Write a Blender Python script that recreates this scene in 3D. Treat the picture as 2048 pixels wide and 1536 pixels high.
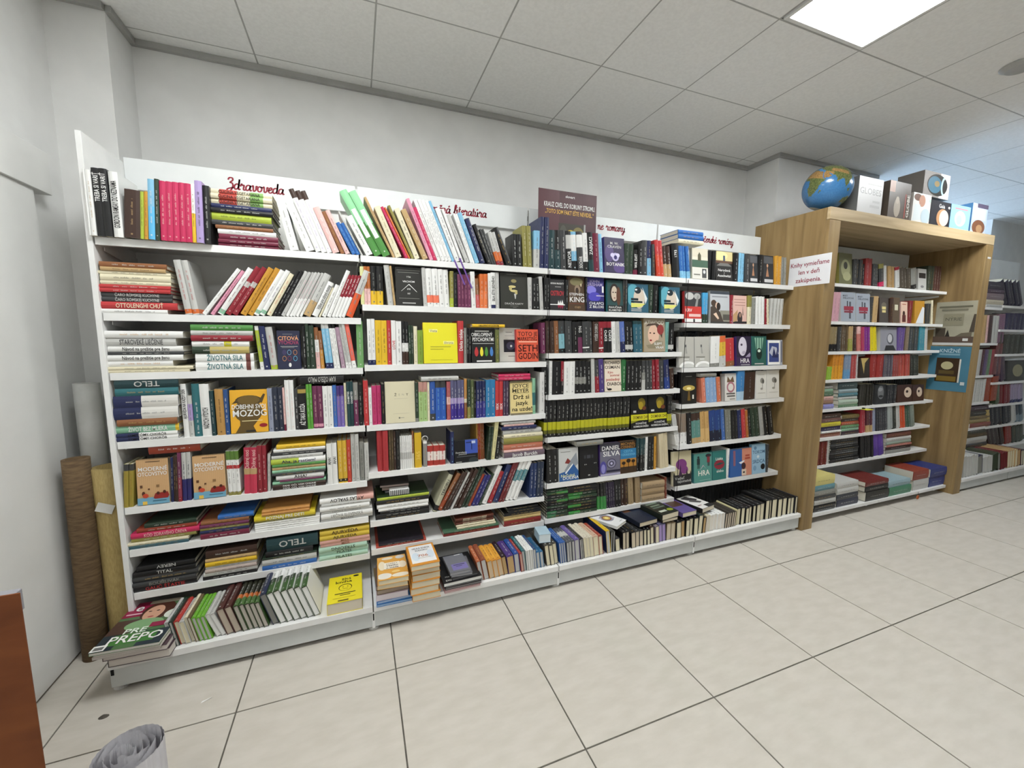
import bpy, bmesh, math, random, json
from mathutils import Matrix, Vector
for o in list(bpy.data.objects): bpy.data.objects.remove(o)
SC=bpy.context.scene; COL=SC.collection
# ---------------------------------------------------------------- camera
CZ=1.4333
cam=bpy.data.cameras.new('camera'); cam.sensor_width=36; cam.lens=815.42/2048*36; cam.clip_start=.02; cam.clip_end=100
co=bpy.data.objects.new('camera',cam); COL.objects.link(co); SC.camera=co
ya,pi_,ro=.3638,-.1177,.0057
fw=Vector((math.sin(ya)*math.cos(pi_),math.cos(ya)*math.cos(pi_),math.sin(pi_))); rt=Vector((math.cos(ya),-math.sin(ya),0)); up=rt.cross(fw)
r2=math.cos(ro)*rt+math.sin(ro)*up; u2=-math.sin(ro)*rt+math.cos(ro)*up
co.matrix_world=Matrix(((r2.x,u2.x,-fw.x,0),(r2.y,u2.y,-fw.y,0),(r2.z,u2.z,-fw.z,CZ),(0,0,0,1)))
# ---------------------------------------------------------------- world, exposure
wd=bpy.data.worlds.new('World'); SC.world=wd; wd.use_nodes=True
bg=wd.node_tree.nodes['Background']; bg.inputs[0].default_value=(.55,.75,1,1); bg.inputs[1].default_value=30.0
vs=SC.view_settings; vs.view_transform='Standard'; vs.look='None'; vs.gamma=1; vs.use_curve_mapping=False; vs.exposure=0.0
PANEL_STRENGTH=38.0
# ---------------------------------------------------------------- helpers
PAL={"W": "#e4e4e1", "LG": "#bdbdb9", "G": "#85857f", "DG": "#3c3d3e", "K": "#161617", "CR": "#ddd5b8", "TN": "#b89a6c", "BR": "#8a5a38", "DB": "#3d2a22", "R": "#b8383a", "DR": "#8a2430", "MA": "#6e2038", "PK": "#d894aa", "LP": "#e2b9b4", "MG": "#bf2c58", "OR": "#cf6a30", "YE": "#dcb42c", "MU": "#c48f34", "OL": "#8a8444", "LI": "#a8b83e", "GN": "#4f8a44", "DN": "#2a3a2c", "MT": "#86b898", "TE": "#2f6a70", "DT": "#1f3c40", "SK": "#7fb6d4", "BL": "#2f64a8", "NV": "#232a52", "PU": "#4a3474", "LV": "#a894c4", "RU": "#8e3a26", "PM": "#6a3050"}
def lin(h):
    if h in PAL: h=PAL[h]
    v=[int(h[i:i+2],16)/255 for i in (1,3,5)]
    return tuple(c/12.92 if c<=.04045 else ((c+.055)/1.055)**2.4 for c in v)
def newmat(name,rough=.5,spec=.4):
    m=bpy.data.materials.new(name); m.use_nodes=True; n=m.node_tree; b=n.nodes['Principled BSDF']
    b.inputs['Roughness'].default_value=rough
    b.inputs['Specular IOR Level'].default_value=spec
    return m,n,b
def N(n,t,**k):
    q=n.nodes.new(t)
    for a,v in k.items(): setattr(q,a,v)
    return q
def mat_noise(name,c1,c2,scale=20,rough=.6,bump=0,detail=4,stretch=None,spec=.4,bscale=None,pos=False):
    m,n,b=newmat(name,rough,spec)
    tc=N(n,'ShaderNodeTexCoord'); mp=N(n,'ShaderNodeMapping'); ns=N(n,'ShaderNodeTexNoise'); cr=N(n,'ShaderNodeValToRGB')
    ns.inputs['Scale'].default_value=scale; ns.inputs['Detail'].default_value=detail
    if stretch: mp.inputs['Scale'].default_value=stretch
    L=n.links.new
    src=N(n,'ShaderNodeNewGeometry').outputs['Position'] if pos else tc.outputs['Object']
    L(src,mp.inputs[0]); L(mp.outputs[0],ns.inputs['Vector']); L(ns.outputs[0],cr.inputs[0])
    cr.color_ramp.elements[0].position=.35; cr.color_ramp.elements[1].position=.65
    cr.color_ramp.elements[0].color=(*lin(c1),1); cr.color_ramp.elements[1].color=(*lin(c2),1)
    L(cr.outputs[0],b.inputs['Base Color'])
    if bump:
        n2=N(n,'ShaderNodeTexNoise'); n2.inputs['Scale'].default_value=bscale or scale*4; n2.inputs['Detail'].default_value=3
        L(mp.outputs[0],n2.inputs['Vector'])
        bp=N(n,'ShaderNodeBump'); bp.inputs['Strength'].default_value=bump; bp.inputs['Distance'].default_value=.002
        L(n2.outputs[0],bp.inputs['Height']); L(bp.outputs[0],b.inputs['Normal'])
    return m
def mat_attr(name,rough,spec=.4,line=0):
    m,n,b=newmat(name,rough,spec); L=n.links.new
    a=N(n,'ShaderNodeAttribute',attribute_name='Col'); L(a.outputs['Color'],b.inputs['Base Color'])
    tc=N(n,'ShaderNodeTexCoord'); ns=N(n,'ShaderNodeTexNoise'); ns.inputs['Scale'].default_value=line or 60
    L(tc.outputs['Object'],ns.inputs['Vector'])
    mr=N(n,'ShaderNodeMapRange'); mr.inputs[3].default_value=rough-.08; mr.inputs[4].default_value=rough+.1
    L(ns.outputs[0],mr.inputs[0]); L(mr.outputs[0],b.inputs['Roughness'])
    return m
M_print=mat_attr('cover_print',.38,.45); M_pages=mat_attr('page_paper',.85,.15,400)
M_wall=mat_noise('wall_plaster','#e4e4e2','#eaeae8',6,.85,.12,3,spec=.15,bscale=160)
M_walll=M_wall
M_tile=mat_noise('floor_tile','#c0baaf','#c8c2b8',9,.46,.12,9,stretch=(1,2.6,1),spec=.35,bscale=45,pos=True)
M_grout=mat_noise('grout','#5a564f','#6a665e',40,.9)
M_ceil=mat_noise('ceiling_tile','#f0f0ee','#f6f6f4',60,.9,.25,4,spec=.1,bscale=120,pos=True)
M_tbar=mat_noise('ceiling_grid','#a8a8a5','#b0b0ad',10,.4)
M_white=mat_noise('white_metal','#e2e2e0','#e9e9e7',9,.35,.02,spec=.45)
M_back=mat_noise('white_backing','#dcdcd9','#e3e3e0',9,.45)
M_dark=mat_noise('slot_dark','#0c0c0c','#141414',10,.8)
M_foot=mat_noise('foot_plastic','#d8d8d4','#e2e2de',20,.5)
M_sign=mat_noise('sign_plate','#e3e7e7','#ebeeee',5,.3)
M_red=mat_noise('letter_red','#8e1f30','#94243a',10,.5)
M_door=mat_noise('white_door','#dededb','#e4e4e1',5,.6,.05)
def mat_wood(name,c1,c2,c3,stretch,rough=.55):
    m,n,b=newmat(name,rough,.3); L=n.links.new
    tc=N(n,'ShaderNodeTexCoord'); mp=N(n,'ShaderNodeMapping'); mp.inputs['Scale'].default_value=stretch
    L(tc.outputs['Object'],mp.inputs[0])
    n1=N(n,'ShaderNodeTexNoise'); n1.inputs['Scale'].default_value=7; n1.inputs['Detail'].default_value=7; n1.inputs['Distortion'].default_value=.6
    L(mp.outputs[0],n1.inputs['Vector'])
    cr=N(n,'ShaderNodeValToRGB'); e=cr.color_ramp.elements; e[0].position=.3; e[0].color=(*lin(c1),1); e[1].position=.72; e[1].color=(*lin(c3),1)
    q=e.new(.5); q.color=(*lin(c2),1)
    L(n1.outputs[0],cr.inputs[0]); L(cr.outputs[0],b.inputs['Base Color'])
    bp=N(n,'ShaderNodeBump'); bp.inputs['Strength'].default_value=.08; bp.inputs['Distance'].default_value=.002; L(n1.outputs[0],bp.inputs['Height']); L(bp.outputs[0],b.inputs['Normal'])
    return m
M_oakv=mat_wood('oak_vertical','#796240','#917850','#a38a60',(2.2,2.2,.16))
M_oakh_lit=mat_wood('oak_horizontal_lit','#a48f6a','#bca682','#cbb692',(.16,2.2,2.2))  # lighter beam copy of the oak; stronger front light is put into its colour
M_brown=mat_wood('brown_panel','#653517','#713d1c','#7c4722',(.5,.5,2.0),.6)
def obj(name,me,m=None,parent=None,loc=None):
    o=bpy.data.objects.new(name,me); COL.objects.link(o)
    if m and not me.materials: me.materials.append(m)
    if parent: o.parent=parent
    if loc: o.location=loc
    return o
def empty(name,loc,label=None,cat=None,group=None,kind=None,rz=0):
    o=bpy.data.objects.new(name,None); COL.objects.link(o); o.location=loc; o.rotation_euler.z=rz; o.empty_display_size=.05
    return tag(o,label,cat,group,kind)
def tag(o,label=None,cat=None,group=None,kind=None):
    if label: o['label']=label
    if cat: o['category']=cat
    if group: o['group']=group
    if kind: o['kind']=kind
    return o
def mesh(name,V,F):
    me=bpy.data.meshes.new(name); me.from_pydata(V,[],F); me.update(); return me
def boxvf(x0,y0,z0,x1,y1,z1):
    V=[(x0,y0,z0),(x1,y0,z0),(x1,y1,z0),(x0,y1,z0),(x0,y0,z1),(x1,y0,z1),(x1,y1,z1),(x0,y1,z1)]
    return V,[(0,3,2,1),(4,5,6,7),(0,1,5,4),(1,2,6,5),(2,3,7,6),(3,0,4,7)]
class MB:
    def __init__(s): s.V=[];s.F=[];s.C=[]
    def add(s,V,F,c=None):
        k=len(s.V); s.V+=list(V); s.F+=[tuple(i+k for i in f) for f in F]
        s.C+=[c]*len(F) if not isinstance(c,list) else c
        return s
    def box(s,*a,c=None): return s.add(*boxvf(*a),c)
    def build(s,name,m,parent=None,loc=None,bev=0,smooth=False):
        me=mesh(name,s.V,s.F)
        if any(c is not None for c in s.C): colour(me,s.C)
        if bev:
            b=bmesh.new(); b.from_mesh(me); bmesh.ops.bevel(b,geom=list(b.edges),offset=bev,segments=1,affect='EDGES',clamp_overlap=True); b.to_mesh(me); b.free()
        if smooth: me.shade_smooth()
        return obj(name,me,m,parent,loc)
def colour(me,C):
    at=me.color_attributes.new('Col','FLOAT_COLOR','CORNER'); buf=[]
    for p,c in zip(me.polygons,C):
        q=(*lin(c),1.0) if isinstance(c,str) else (*c,1.0)
        buf+=list(q)*p.loop_total
    at.data.foreach_set('color',buf)
def bx(name,a,m,parent=None,loc=None,bev=.0015):
    return MB().box(*a).build(name,m,parent,loc,bev)
def cylvf(r0,r1,z0,z1,n=24,cx=0,cy=0):
    V=[];F=[]
    for k in range(n):
        t=2*math.pi*k/n; V.append((cx+r0*math.cos(t),cy+r0*math.sin(t),z0)); V.append((cx+r1*math.cos(t),cy+r1*math.sin(t),z1))
    for k in range(n):
        a=2*k;b=2*((k+1)%n); F.append((a,b,b+1,a+1))
    F.append(tuple(2*k for k in range(n-1,-1,-1))); F.append(tuple(2*k+1 for k in range(n)))
    return V,F
# ---- text meshes (built-in font), normalised: x from 0..w, y cap height 1
_T={}
def prep_text(strings):
    tmp=[]
    for s in strings:
        if s in _T or not s: continue
        cu=bpy.data.curves.new('t','FONT'); cu.body=s; cu.resolution_u=2; cu.size=1; cu.fill_mode='FRONT'; cu.offset=.012
        o=bpy.data.objects.new('t',cu); COL.objects.link(o); tmp.append((s,o,cu))
    bpy.context.view_layer.update(); dg=bpy.context.evaluated_depsgraph_get()
    for s,o,cu in tmp:
        me=o.evaluated_get(dg).to_mesh()
        V=[(v.co.x,v.co.y) for v in me.vertices]; F=[tuple(p.vertices) for p in me.polygons]
        x0=min(v[0] for v in V); x1=max(v[0] for v in V)
        V=[((x-x0)/.7,y/.7) for x,y in V]
        _T[s]=(V,F,(x1-x0)/.7); o.evaluated_get(dg).to_mesh_clear()
    for s,o,cu in tmp: bpy.data.objects.remove(o); bpy.data.curves.remove(cu)
def fit_text(s,cx,cy,h,w=None):
    V,F,tw=_T[s]; sx=h
    if w: sx=min(h*1.15,w/tw)
    return [((x-tw/2)*sx+cx,(y-.5)*h+cy) for x,y in V],F
# ---------------------------------------------------------------- ROOM
CEIL=2.939; rnd=random.Random(3)
fl=MB().box(-1.3,-3.2,-.06,10.2,6.2,-.004).build('floor',M_grout); tag(fl,kind='structure')
tm={}
TS=.5893; gx0=-.4805-TS*2; gy0=1.6775
for i in range(0,18):
    for j in range(-9,3):
        x0=gx0+TS*i;y1=gy0+TS*(j+1);y0=y1-TS;x1=x0+TS
        if y1>2.9 and x0<4: continue
        x0c=max(x0,-1.25);y1c=min(y1,2.86) 
        if x1-x0c<.05 or y1c-y0<.03: continue
        g=.003
        if x0c==x0 and y1c==y1:
            if 'm' not in tm: tm['m']=MB().box(g,g,-.02,TS-g,TS-g,0).build('floor_tile',M_tile,fl); o=tm['m']; o.location=(x0,y0,0)
            else: o=obj('floor_tile',tm['m'].data,None,fl,(x0,y0,0))
        else: MB().box(g+x0c-x0,g,-.02,TS-g,y1c-y0-g,0).build('floor_tile',M_tile,fl,(x0,y0,0))
def wallbox(name,*a,m=None):
    o=MB().box(*a).build(name,m or M_wall); return tag(o,kind='structure')
wallbox('wall_back',-1.3,2.85,0,3.325,3.0,3.05)
wallbox('wall_pillar_left',-1.3,2.605,0,-1.03,2.85,3.05)
wallbox('wall_left',-1.4,-3.2,0,-1.25,2.605,3.05)
wallbox('wall_pillar_right',3.325,2.552,0,4.62,3.0,3.05)
wallbox('wall_right',7.62,2.87,0,10.2,3.0,3.05)
wallbox('wall_far',10.0,-3.2,0,10.2,2.87,3.05)
wallbox('wall_rear',-1.4,-3.3,0,10.2,-3.2,3.05)
wallbox('wall_alcove_left',4.5,3.0,0,4.62,6.2,3.05)
wallbox('wall_alcove_right',7.62,3.0,0,7.74,6.2,3.05)
# alcove window wall: sill, head and jambs around a big window
wallbox('wall_alcove_sill',4.62,6.0,0,7.62,6.2,.9); wallbox('wall_alcove_head',4.62,6.0,2.7,7.62,6.2,3.05)
win=empty('window_1',(4.62,6.05,.9),kind='structure')
for k,(a,b) in enumerate(((0,.06),(.97,1.03),(1.97,2.03),(2.94,3.0))): bx('window_mullion',(a,0,0,b,.06,1.8),M_white,win)
for z in (0,1.74): bx('window_rail',(0,.005,z,3.0,.055,z+.06),M_white,win)
gm,gn,gb=newmat('window_glass',.02); gb.inputs['Transmission Weight'].default_value=1; gb.inputs['IOR'].default_value=1.02
for a,b in ((.06,.97),(1.03,1.97),(2.03,2.94)): bx('pane',(a,.028,.06,b,.032,1.74),gm,win,bev=0)
# left door slab and lintel
d1=empty('door_1',(-1.21,2.33,0),kind='structure')
bx('door_leaf',(-.04,-1.6,.012,0,0,2.02),M_door,d1); bx('door_lintel',(-.045,-1.7,2.02,.012,.09,2.19),M_door,d1)
# ceiling grid
cl=tag(MB().box(-1.4,-3.3,CEIL+.015,10.2,6.2,CEIL+.1).build('ceiling',M_tbar),kind='structure')
CX=.1419;CY=2.7452
LIGHTS={(3,-3),(7,-3),(-1,-3),(-1,-7)}
tp=None; bar=None
for i in range(-3,17):
    x0=CX+.6*i
    for j in range(-10,6):
        y0=CY+.6*j; y1=y0+.6; x1=x0+.6
        a,b,c,d=max(x0,-1.25),max(y0,-3.2),min(x1,10),min(y1,6)
        if x0<3.325-.01 and y0<2.85: d=min(d,2.85)
        elif x0<4.6 and y0>=2.5 and x0>=3.3: d=min(d,2.552)
        if x1<=4.7 and y0>=2.84: continue
        if x0>7.6 and y0>=2.84: continue
        if c-a<.03 or d-b<.02: continue
        if (i,j) in LIGHTS: continue
        full=abs(c-a-.6)<1e-6 and abs(d-b-.6)<1e-6
        if full and tp: obj('ceiling_tile',tp.data,None,cl,(x0,y0,CEIL)); continue
        o=MB().box(a-x0+.003,b-y0+.003,0,c-x0-.003,d-y0-.003,.012).build('ceiling_tile',M_ceil,cl,(x0,y0,CEIL),bev=.0015)
        if full: tp=o
for i in range(-2,17):
    x=CX+.6*i
    y1=2.85 if x<3.325 else (2.552 if x<4.62 else (6 if x<7.62 else 2.87))
    bx('grid_bar',(x-.005,-3.2,CEIL+.0005,x+.005,y1,CEIL+.016),M_tbar,cl,bev=0)
for j in range(-9,6):
    y=CY+.6*j
    xa,xb=(-1.25,10) if y<2.85 else (4.62,7.62)
    bx('grid_bar',(xa,y-.005,CEIL+.0007,xb,y+.005,CEIL+.0158),M_tbar,cl,bev=0)
for k,a in enumerate(((-1.03,2.826,CEIL-.03,3.325,2.85,CEIL),(-1.25,2.581,CEIL-.03,-1.03,2.605,CEIL),(-1.03,2.605,CEIL-.03,-1.006,2.826,CEIL),(3.301,2.528,CEIL-.03,3.325,2.826,CEIL),(3.325,2.528,CEIL-.03,4.62,2.552,CEIL),(-1.25,-3.2,CEIL-.03,-1.226,2.581,CEIL))):
    tag(bx(f'trim_{k+1}',a,M_tbar,bev=.001),kind='structure')
# ceiling lamps
em,en,eb=newmat('lamp_diffuser',.5); eb.inputs['Emission Color'].default_value=(.96,.985,.985,1); eb.inputs['Emission Strength'].default_value=PANEL_STRENGTH; eb.inputs['Base Color'].default_value=(.9,.9,.9,1)
nl=0
for (i,j) in sorted(LIGHTS):
    x0=CX+.6*i;y0=CY+.6*j
    if x0<-1.24 or y0<-3.2: continue
    lab={(3,-3):'square white ceiling light panel glowing at the top of the photo',(7,-3):'ceiling light panel just beyond the right edge, past the glowing one',(-1,-3):'ceiling light panel above the left end, out of the frame',(-1,-7):'ceiling light panel behind the camera, out of the frame'}[(i,j)]
    L_=empty('ceiling_light',(x0,y0,CEIL),lab,'light','square ceiling light panels')
    f=MB()
    for a in ((.012,.012,.588,.03),(.012,.57,.588,.588),(.012,.03,.03,.57),(.57,.03,.588,.57)): f.box(a[0],a[1],-.006,a[2],a[3],.012)
    f.build('frame',M_white,L_); bx('diffuser',(.03,.03,-.002,.57,.57,.01),em,L_,bev=0)
ob=MB().add(*cylvf(.06,.085,-.018,0,28)).build('ceiling_vent',M_tbar,None,(3.5,1.29,CEIL-.003)); tag(ob,'small round grey disc on the ceiling at right edge','vent')
# ---------------------------------------------------------------- SHELVING
YB=2.452
def lip_shelf(name,x0,x1,z,yf,yb,par,px,th=.03):
    # sheet-metal tray: top plate, front lip with return, side flanges
    m=MB(); a=.0015
    x0-=px;x1-=px
    m.box(x0,yf,z-.003,x1,yb,z); m.box(x0,yf,z-th,x1,yf+.003,z-.003); m.box(x0,yf+.003,z-th,x1,yf+.018,z-th+.002)
    m.box(x0,yf+.003,z-th,x0+.002,yb,z-.003); m.box(x1-.002,yf+.003,z-th,x1,yb,z-.003)
    s=m.build(name,M_white,par)
    for xx in (x0+.004,x1-.007):
        V=[(xx,yb,z-.032),(xx,yf+.05,z-.032),(xx,yf+.05,z-.045),(xx,yb,z-.085)]; V+=[(v[0]+.003,v[1],v[2]) for v in V]
        MB().add(V,[(0,1,2,3),(7,6,5,4),(0,4,5,1),(1,5,6,2),(2,6,7,3),(3,7,4,0)]).build('bracket',M_white,s)
    return s
def upright(par,x,z1,z0=.0,y=2.455):
    u=bx('upright',(x-.014,y,z0,x+.014,y+.03,z1),M_white,par)
    s=MB()
    z=z0+.2
    while z<z1-.03:
        s.box(x-.004,y-.0012,z,x+.004,y-.0001,z+.028); z+=.05
    s.build('slots',M_dark,u)
SZ={1:[1.812,1.515,1.272,.982,.695,.503,.304],2:[1.812,1.581,1.285,.981,.733,.473,.318],3:[1.812,1.581,1.333,1.088,.831,.545,.325],4:[1.812,1.525,1.226,.977,.693,.40]}
BX=[-.97,.03,1.03,2.025,3.04]
BL=['white metal shelving bay at the left end, beside the paper rolls','white shelving bay second from left, holding the dragon cover','white shelving bay third from left, full of black novels','white shelving bay beside the oak portal, fourth from left']
BAYS=[]
for b in range(4):
    x0,x1=BX[b],BX[b+1]; e=empty('shelving_bay',(x0,YB,0),BL[b],'shelving','white shelving bays along the wall'); BAYS.append(e)
    W=x1-x0
    P=lambda *a:(a[0]-0,a[1]-YB,a[2],a[3]-0,a[4]-YB,a[5])
    bx('back_panel',P(.016,2.4555,.12,W-.016,2.4605,2.09),M_back,e,bev=0)
    if b==0: upright(e,.002,2.20,y=2.455-YB)
    if b<3: upright(e,W,2.215,y=2.455-YB)
    for z in SZ[b+1]: lip_shelf('shelf',.004 if b else .022,W-.004,z,2.137-YB,2.4545-YB,e,0)
    # bottom tray + plinth
    t=MB(); t.box(.003,1.937-YB,.132,W-.003,2.454-YB,.135); t.box(.003,1.937-YB,.108,W-.003,1.940-YB,.132); t.build('tray',M_white,e,bev=0)
    bx('plinth',P(.003,1.95,.022,W-.003,1.962,.131),mat_noise('plinth_grey','#c3c6c4','#cbcecc',8,.45) if b==0 else bpy.data.materials['plinth_grey'],e,bev=.001)
    if b==0:
        bx('plinth_end',P(.0015,1.9625,.022,.0145,2.45,.131),bpy.data.materials['plinth_grey'],e,bev=.001); bx('slot',P(.006,1.9485,.075,.016,1.9499,.1),M_dark,e,bev=0)
    for fx in ([.02,W] if b==0 else [W]):
        if b==3: fx=W-.02
        V,F=cylvf(.026,.02,0,.012,20,fx,1.985-YB); m=MB().add(V,F); m.add(*cylvf(.008,.008,.012,.034,12,fx,1.985-YB)); m.build('foot',M_foot,e)
    if b<3: bx('plinth_clip',P(W-.006,1.9435,.02,W+.006,1.9495,.1),M_white,e,bev=0); bx('plinth_slot',P(W-.003,1.9425,.06,W+.003,1.9434,.095),M_dark,e,bev=0)
    hp=bx('header_plate',P(.02 if b==0 else .006,2.436,2.087,W-.006 if b<3 else W,2.4395,2.222),M_sign,e,bev=.0008)
bx('side_panel',(-.0005,2.13-YB,.14,.0185,2.449-YB,2.2),M_white,BAYS[0],bev=.001)
# cursive sign lettering: strokes drawn as ribbons
GL={'Z':([[(.1,1.6),(.3,2),(.75,2),(.85,1.6),(.45,1.15),(.8,1.05),(.95,.5),(.6,-.35),(.1,-.45),(.1,-.1),(.6,.15),(1.15,.25)]],1.15),
'a':([[(.75,.85),(.45,1),(.15,.8),(.05,.4),(.2,.03),(.45,.08),(.72,.5),(.78,1)],[(.78,1),(.73,.3),(.85,0),(1.05,.15)]],1.0),
'd':([[(.75,.85),(.45,1),(.15,.8),(.05,.4),(.2,.03),(.45,.08),(.72,.5),(.8,1.9)],[(.8,1.9),(.74,.3),(.86,0),(1.05,.15)]],1.0),
'r':([[(0,.6),(.2,1.1),(.35,.85),(.62,.88),(.56,.2),(.72,0),(.95,.15)]],.9),
'v':([[(0,.75),(.15,1),(.25,.9),(.3,.2),(.45,0),(.72,.3),(.76,.95),(1,.85)]],.95),
'o':([[(.5,1),(.15,.8),(.1,.25),(.4,0),(.7,.25),(.72,.75),(.5,1),(.7,.85),(.95,.88)]],.9),
'e':([[(.05,.4),(.5,.6),(.62,.88),(.42,1),(.15,.7),(.1,.25),(.32,0),(.6,.08),(.85,.35)]],.8),
'l':([[(0,.2),(.4,1.2),(.48,1.85),(.3,1.95),(.2,1.5),(.2,.3),(.38,0),(.6,.15)]],.55),
'i':([[(0,.6),(.2,1),(.2,.2),(.35,0),(.55,.15)],[(.2,1.4),(.26,1.5)]],.5),
't':([[(.22,1.7),(.2,.2),(.38,0),(.6,.15)],[(0,1.1),(.5,1.18)]],.55),
'u':([[(0,.7),(.15,1),(.15,.2),(.35,0),(.62,.25),(.7,1)],[(.7,1),(.7,.2),(.85,0),(1.05,.15)]],1.0),
'n':([[(0,.7),(.17,1),(.17,0)],[(.17,.55),(.45,1),(.64,.8),(.64,.2),(.8,0),(1,.15)]],.95),
'm':([[(0,.7),(.15,1),(.15,0)],[(.15,.55),(.38,1),(.52,.8),(.52,0)],[(.52,.55),(.78,1),(.92,.8),(.92,.2),(1.05,0),(1.25,.15)]],1.2),
'c':([[(.6,.8),(.4,1),(.1,.7),(.1,.25),(.35,0),(.75,.2)]],.75),
'y':([[(0,.8),(.15,1),(.15,.3),(.38,.05),(.64,.3),(.7,1)],[(.7,1),(.65,0),(.5,-.7),(.2,-.75),(.25,-.4),(1,.15)]],1.0),
's':([[(0,.2),(.4,1.05),(.48,.9),(.6,.35),(.35,0),(.05,.12)]],.65),
'k':([[(.12,1.9),(.1,0)],[(.1,.5),(.5,1),(.48,.65),(.2,.5),(.6,.02),(.8,.15)]],.8),
'p':([[(0,.7),(.17,1),(.15,-.7)],[(.17,.6),(.5,1),(.75,.6),(.55,.1),(.2,.15)]],.85),'M':([[(0,0),(.2,1.8),(.6,.4),(1.0,1.8),(1.1,.1),(1.3,.1)]],1.3),'S':([[(.9,1.6),(.6,1.95),(.2,1.6),(.7,.8),(.6,.1),(.1,.1)]],1.0)}
def script_text(s,name,par,x0,x1,z,y,thick=.11,shear=.12,mat=None):
    ACC={'á':('a','/'),'č':('c','v'),'ú':('u','/'),'é':('e','/')}
    st=[];px=0
    for ch in s:
        if ch==' ': px+=.7; continue
        ac=None
        if ch in ACC: ch,ac=ACC[ch]
        g,adv=GL[ch]
        for q in g: st.append([(px+a,b) for a,b in q])
        if ac=='/': st.append([(px+.4,1.3),(px+.65,1.65)])
        if ac=='v': st.append([(px+.2,1.6),(px+.4,1.3),(px+.6,1.6)])
        px+=adv
    k=(x1-x0)/px; m=MB()
    for q in st:
        pts=[]
        for i in range(len(q)-1):
            p0=q[max(i-1,0)];p1=q[i];p2=q[i+1];p3=q[min(i+2,len(q)-1)]
            for t in range(5):
                u=t/5; f=lambda a,b,c,d:.5*(2*b+(c-a)*u+(2*a-5*b+4*c-d)*u*u+(3*b-a-3*c+d)*u**3)
                pts.append((f(p0[0],p1[0],p2[0],p3[0]),f(p0[1],p1[1],p2[1],p3[1])))
        pts.append(q[-1])
        V=[]
        for i,(a,b) in enumerate(pts):
            c=pts[min(i+1,len(pts)-1)];d=pts[max(i-1,0)]
            dx,dy=c[0]-d[0],c[1]-d[1]; l=math.hypot(dx,dy) or 1
            w=thick*(1.0+.35*abs(dy/l)); nx,ny=-dy/l*w,dx/l*w
            for s_ in (1,-1):
                X=a+nx*s_;Z=b+ny*s_; V.append((x0+(X+Z*shear)*k,y,z+Z*k))
        V2=[(v[0],v[1]+.0008,v[2]) for v in V]; n=len(V)
        F=[(2*i,2*i+1,2*i+3,2*i+2) for i in range(len(pts)-1)]
        m.add(V,F)
    return m.build(name,mat or M_red,par)
for b,s,x0,x1,z in ((0,'Zdravoveda',-.56,-.315,2.137),(1,'Motivačná literatúra',.335,.757,2.136),(2,'ne romany',1.53,1.75,2.143),(3,'Spoločenské romány',2.34,2.75,2.137)):
    script_text(s,'sign_lettering',BAYS[b],x0-BX[b],x1-BX[b],z,2.4353-YB)
# ---------------------------------------------------------------- OAK PORTAL and shelving inside and beyond
po=empty('oak_portal',(3.05,1.935,0),'tall oak-coloured portal frame around the middle shelves','portal')
for a,b in ((0,.115),(2.05,2.16)):
    m=MB(); m.box(a,.0225,0,b,.565,2.32); m.box(a,0,0,b,.022,2.2365); m.build('jamb',M_oakv,po,bev=.0015)
m=MB(); m.box(0,0,2.2385,2.16,.0215,2.32); m.box(.116,.0225,2.2385,2.049,.565,2.32); m.build('beam',M_oakh_lit,po,bev=.0015)
bx('light_stop_board',(.1165,.545,0,2.0485,.56,2.2365),M_back,po,bev=0)  # added board that keeps daylight from leaking in behind the portal shelves
bx('maker_label',(2.085,-.001,2.12,2.135,0,2.135),M_white,po,bev=0)
PZ=[1.857,1.562,1.322,1.094,.853,.612,.38]
for k,(x0,x1,lab) in enumerate(((3.17,4.07,'left white shelving bay inside the oak portal'),(4.07,5.09,'right white shelving bay inside the oak portal'))):
    e=empty('shelving_bay',(x0,YB,0),lab,'shelving','white shelving inside the portal'); W=x1-x0
    bx('back_panel',(.004,2.4555-YB,.1,W-.004,2.4605-YB,2.07),M_back,e,bev=0)
    for z in PZ: lip_shelf('shelf',.003,W-.003,z,2.15-YB,2.4545-YB,e,0,.024)
    lip_shelf('bottom_shelf',.003,W-.003,.075,1.985-YB,2.4545-YB,e,0,.024)
    if k==0: upright(e,W,2.08,.0,2.455-YB)
    m=MB(); m.box(W-.04,2.05-YB,0,W-.02,2.4-YB,.043); m.build('foot_rail',M_white,e)
hx=empty('portal_header',(3.2,2.44,1.9),'plain white header plate at the back of the portal','plate'); bx('plate',(0,0,.19,1.85,.004,.33),M_sign,hx)
for k,(x0,x1,zs,lab) in enumerate(((5.215,6.13,[1.741,1.388,1.061,.785,.52,.30],'white shelving bay just right of the oak portal'),(6.135,7.2,[1.768,1.526,1.274,.98,.742,.513,.28],'white shelving bay at the right edge of the photo'))):
    e=empty('shelving_bay',(x0,YB,0),lab,'shelving','white shelving beyond the portal'); W=x1-x0
    bx('back_panel',(.004,2.4555-YB,.02,W-.004,2.4605-YB,2.09),M_back,e,bev=0)  # back panel extended to shut out daylight leaking from the alcove behind
    for z in zs: lip_shelf('shelf',.003,W-.003,z,2.15-YB,2.4545-YB,e,0,.024)
    t=MB(); t.box(.003,1.937-YB,.122,W-.003,2.454-YB,.125); t.box(.003,1.937-YB,.1,W-.003,1.940-YB,.122); t.build('tray',M_white,e)
    bx('plinth',(.003,1.95-YB,.02,W-.003,1.962-YB,.121),bpy.data.materials['plinth_grey'],e,bev=.001)
    for fx in (.06,W-.06): MB().add(*cylvf(.026,.02,0,.024,16,fx,2.0-YB)).build('foot',M_foot,e)
    bx('header_plate',(.006,2.436-YB,2.087,W-.006,2.4395-YB,2.30),M_sign,e,bev=.0008)
    upright(e,W,2.2,y=2.455-YB)
    if k==1: pass
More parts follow.
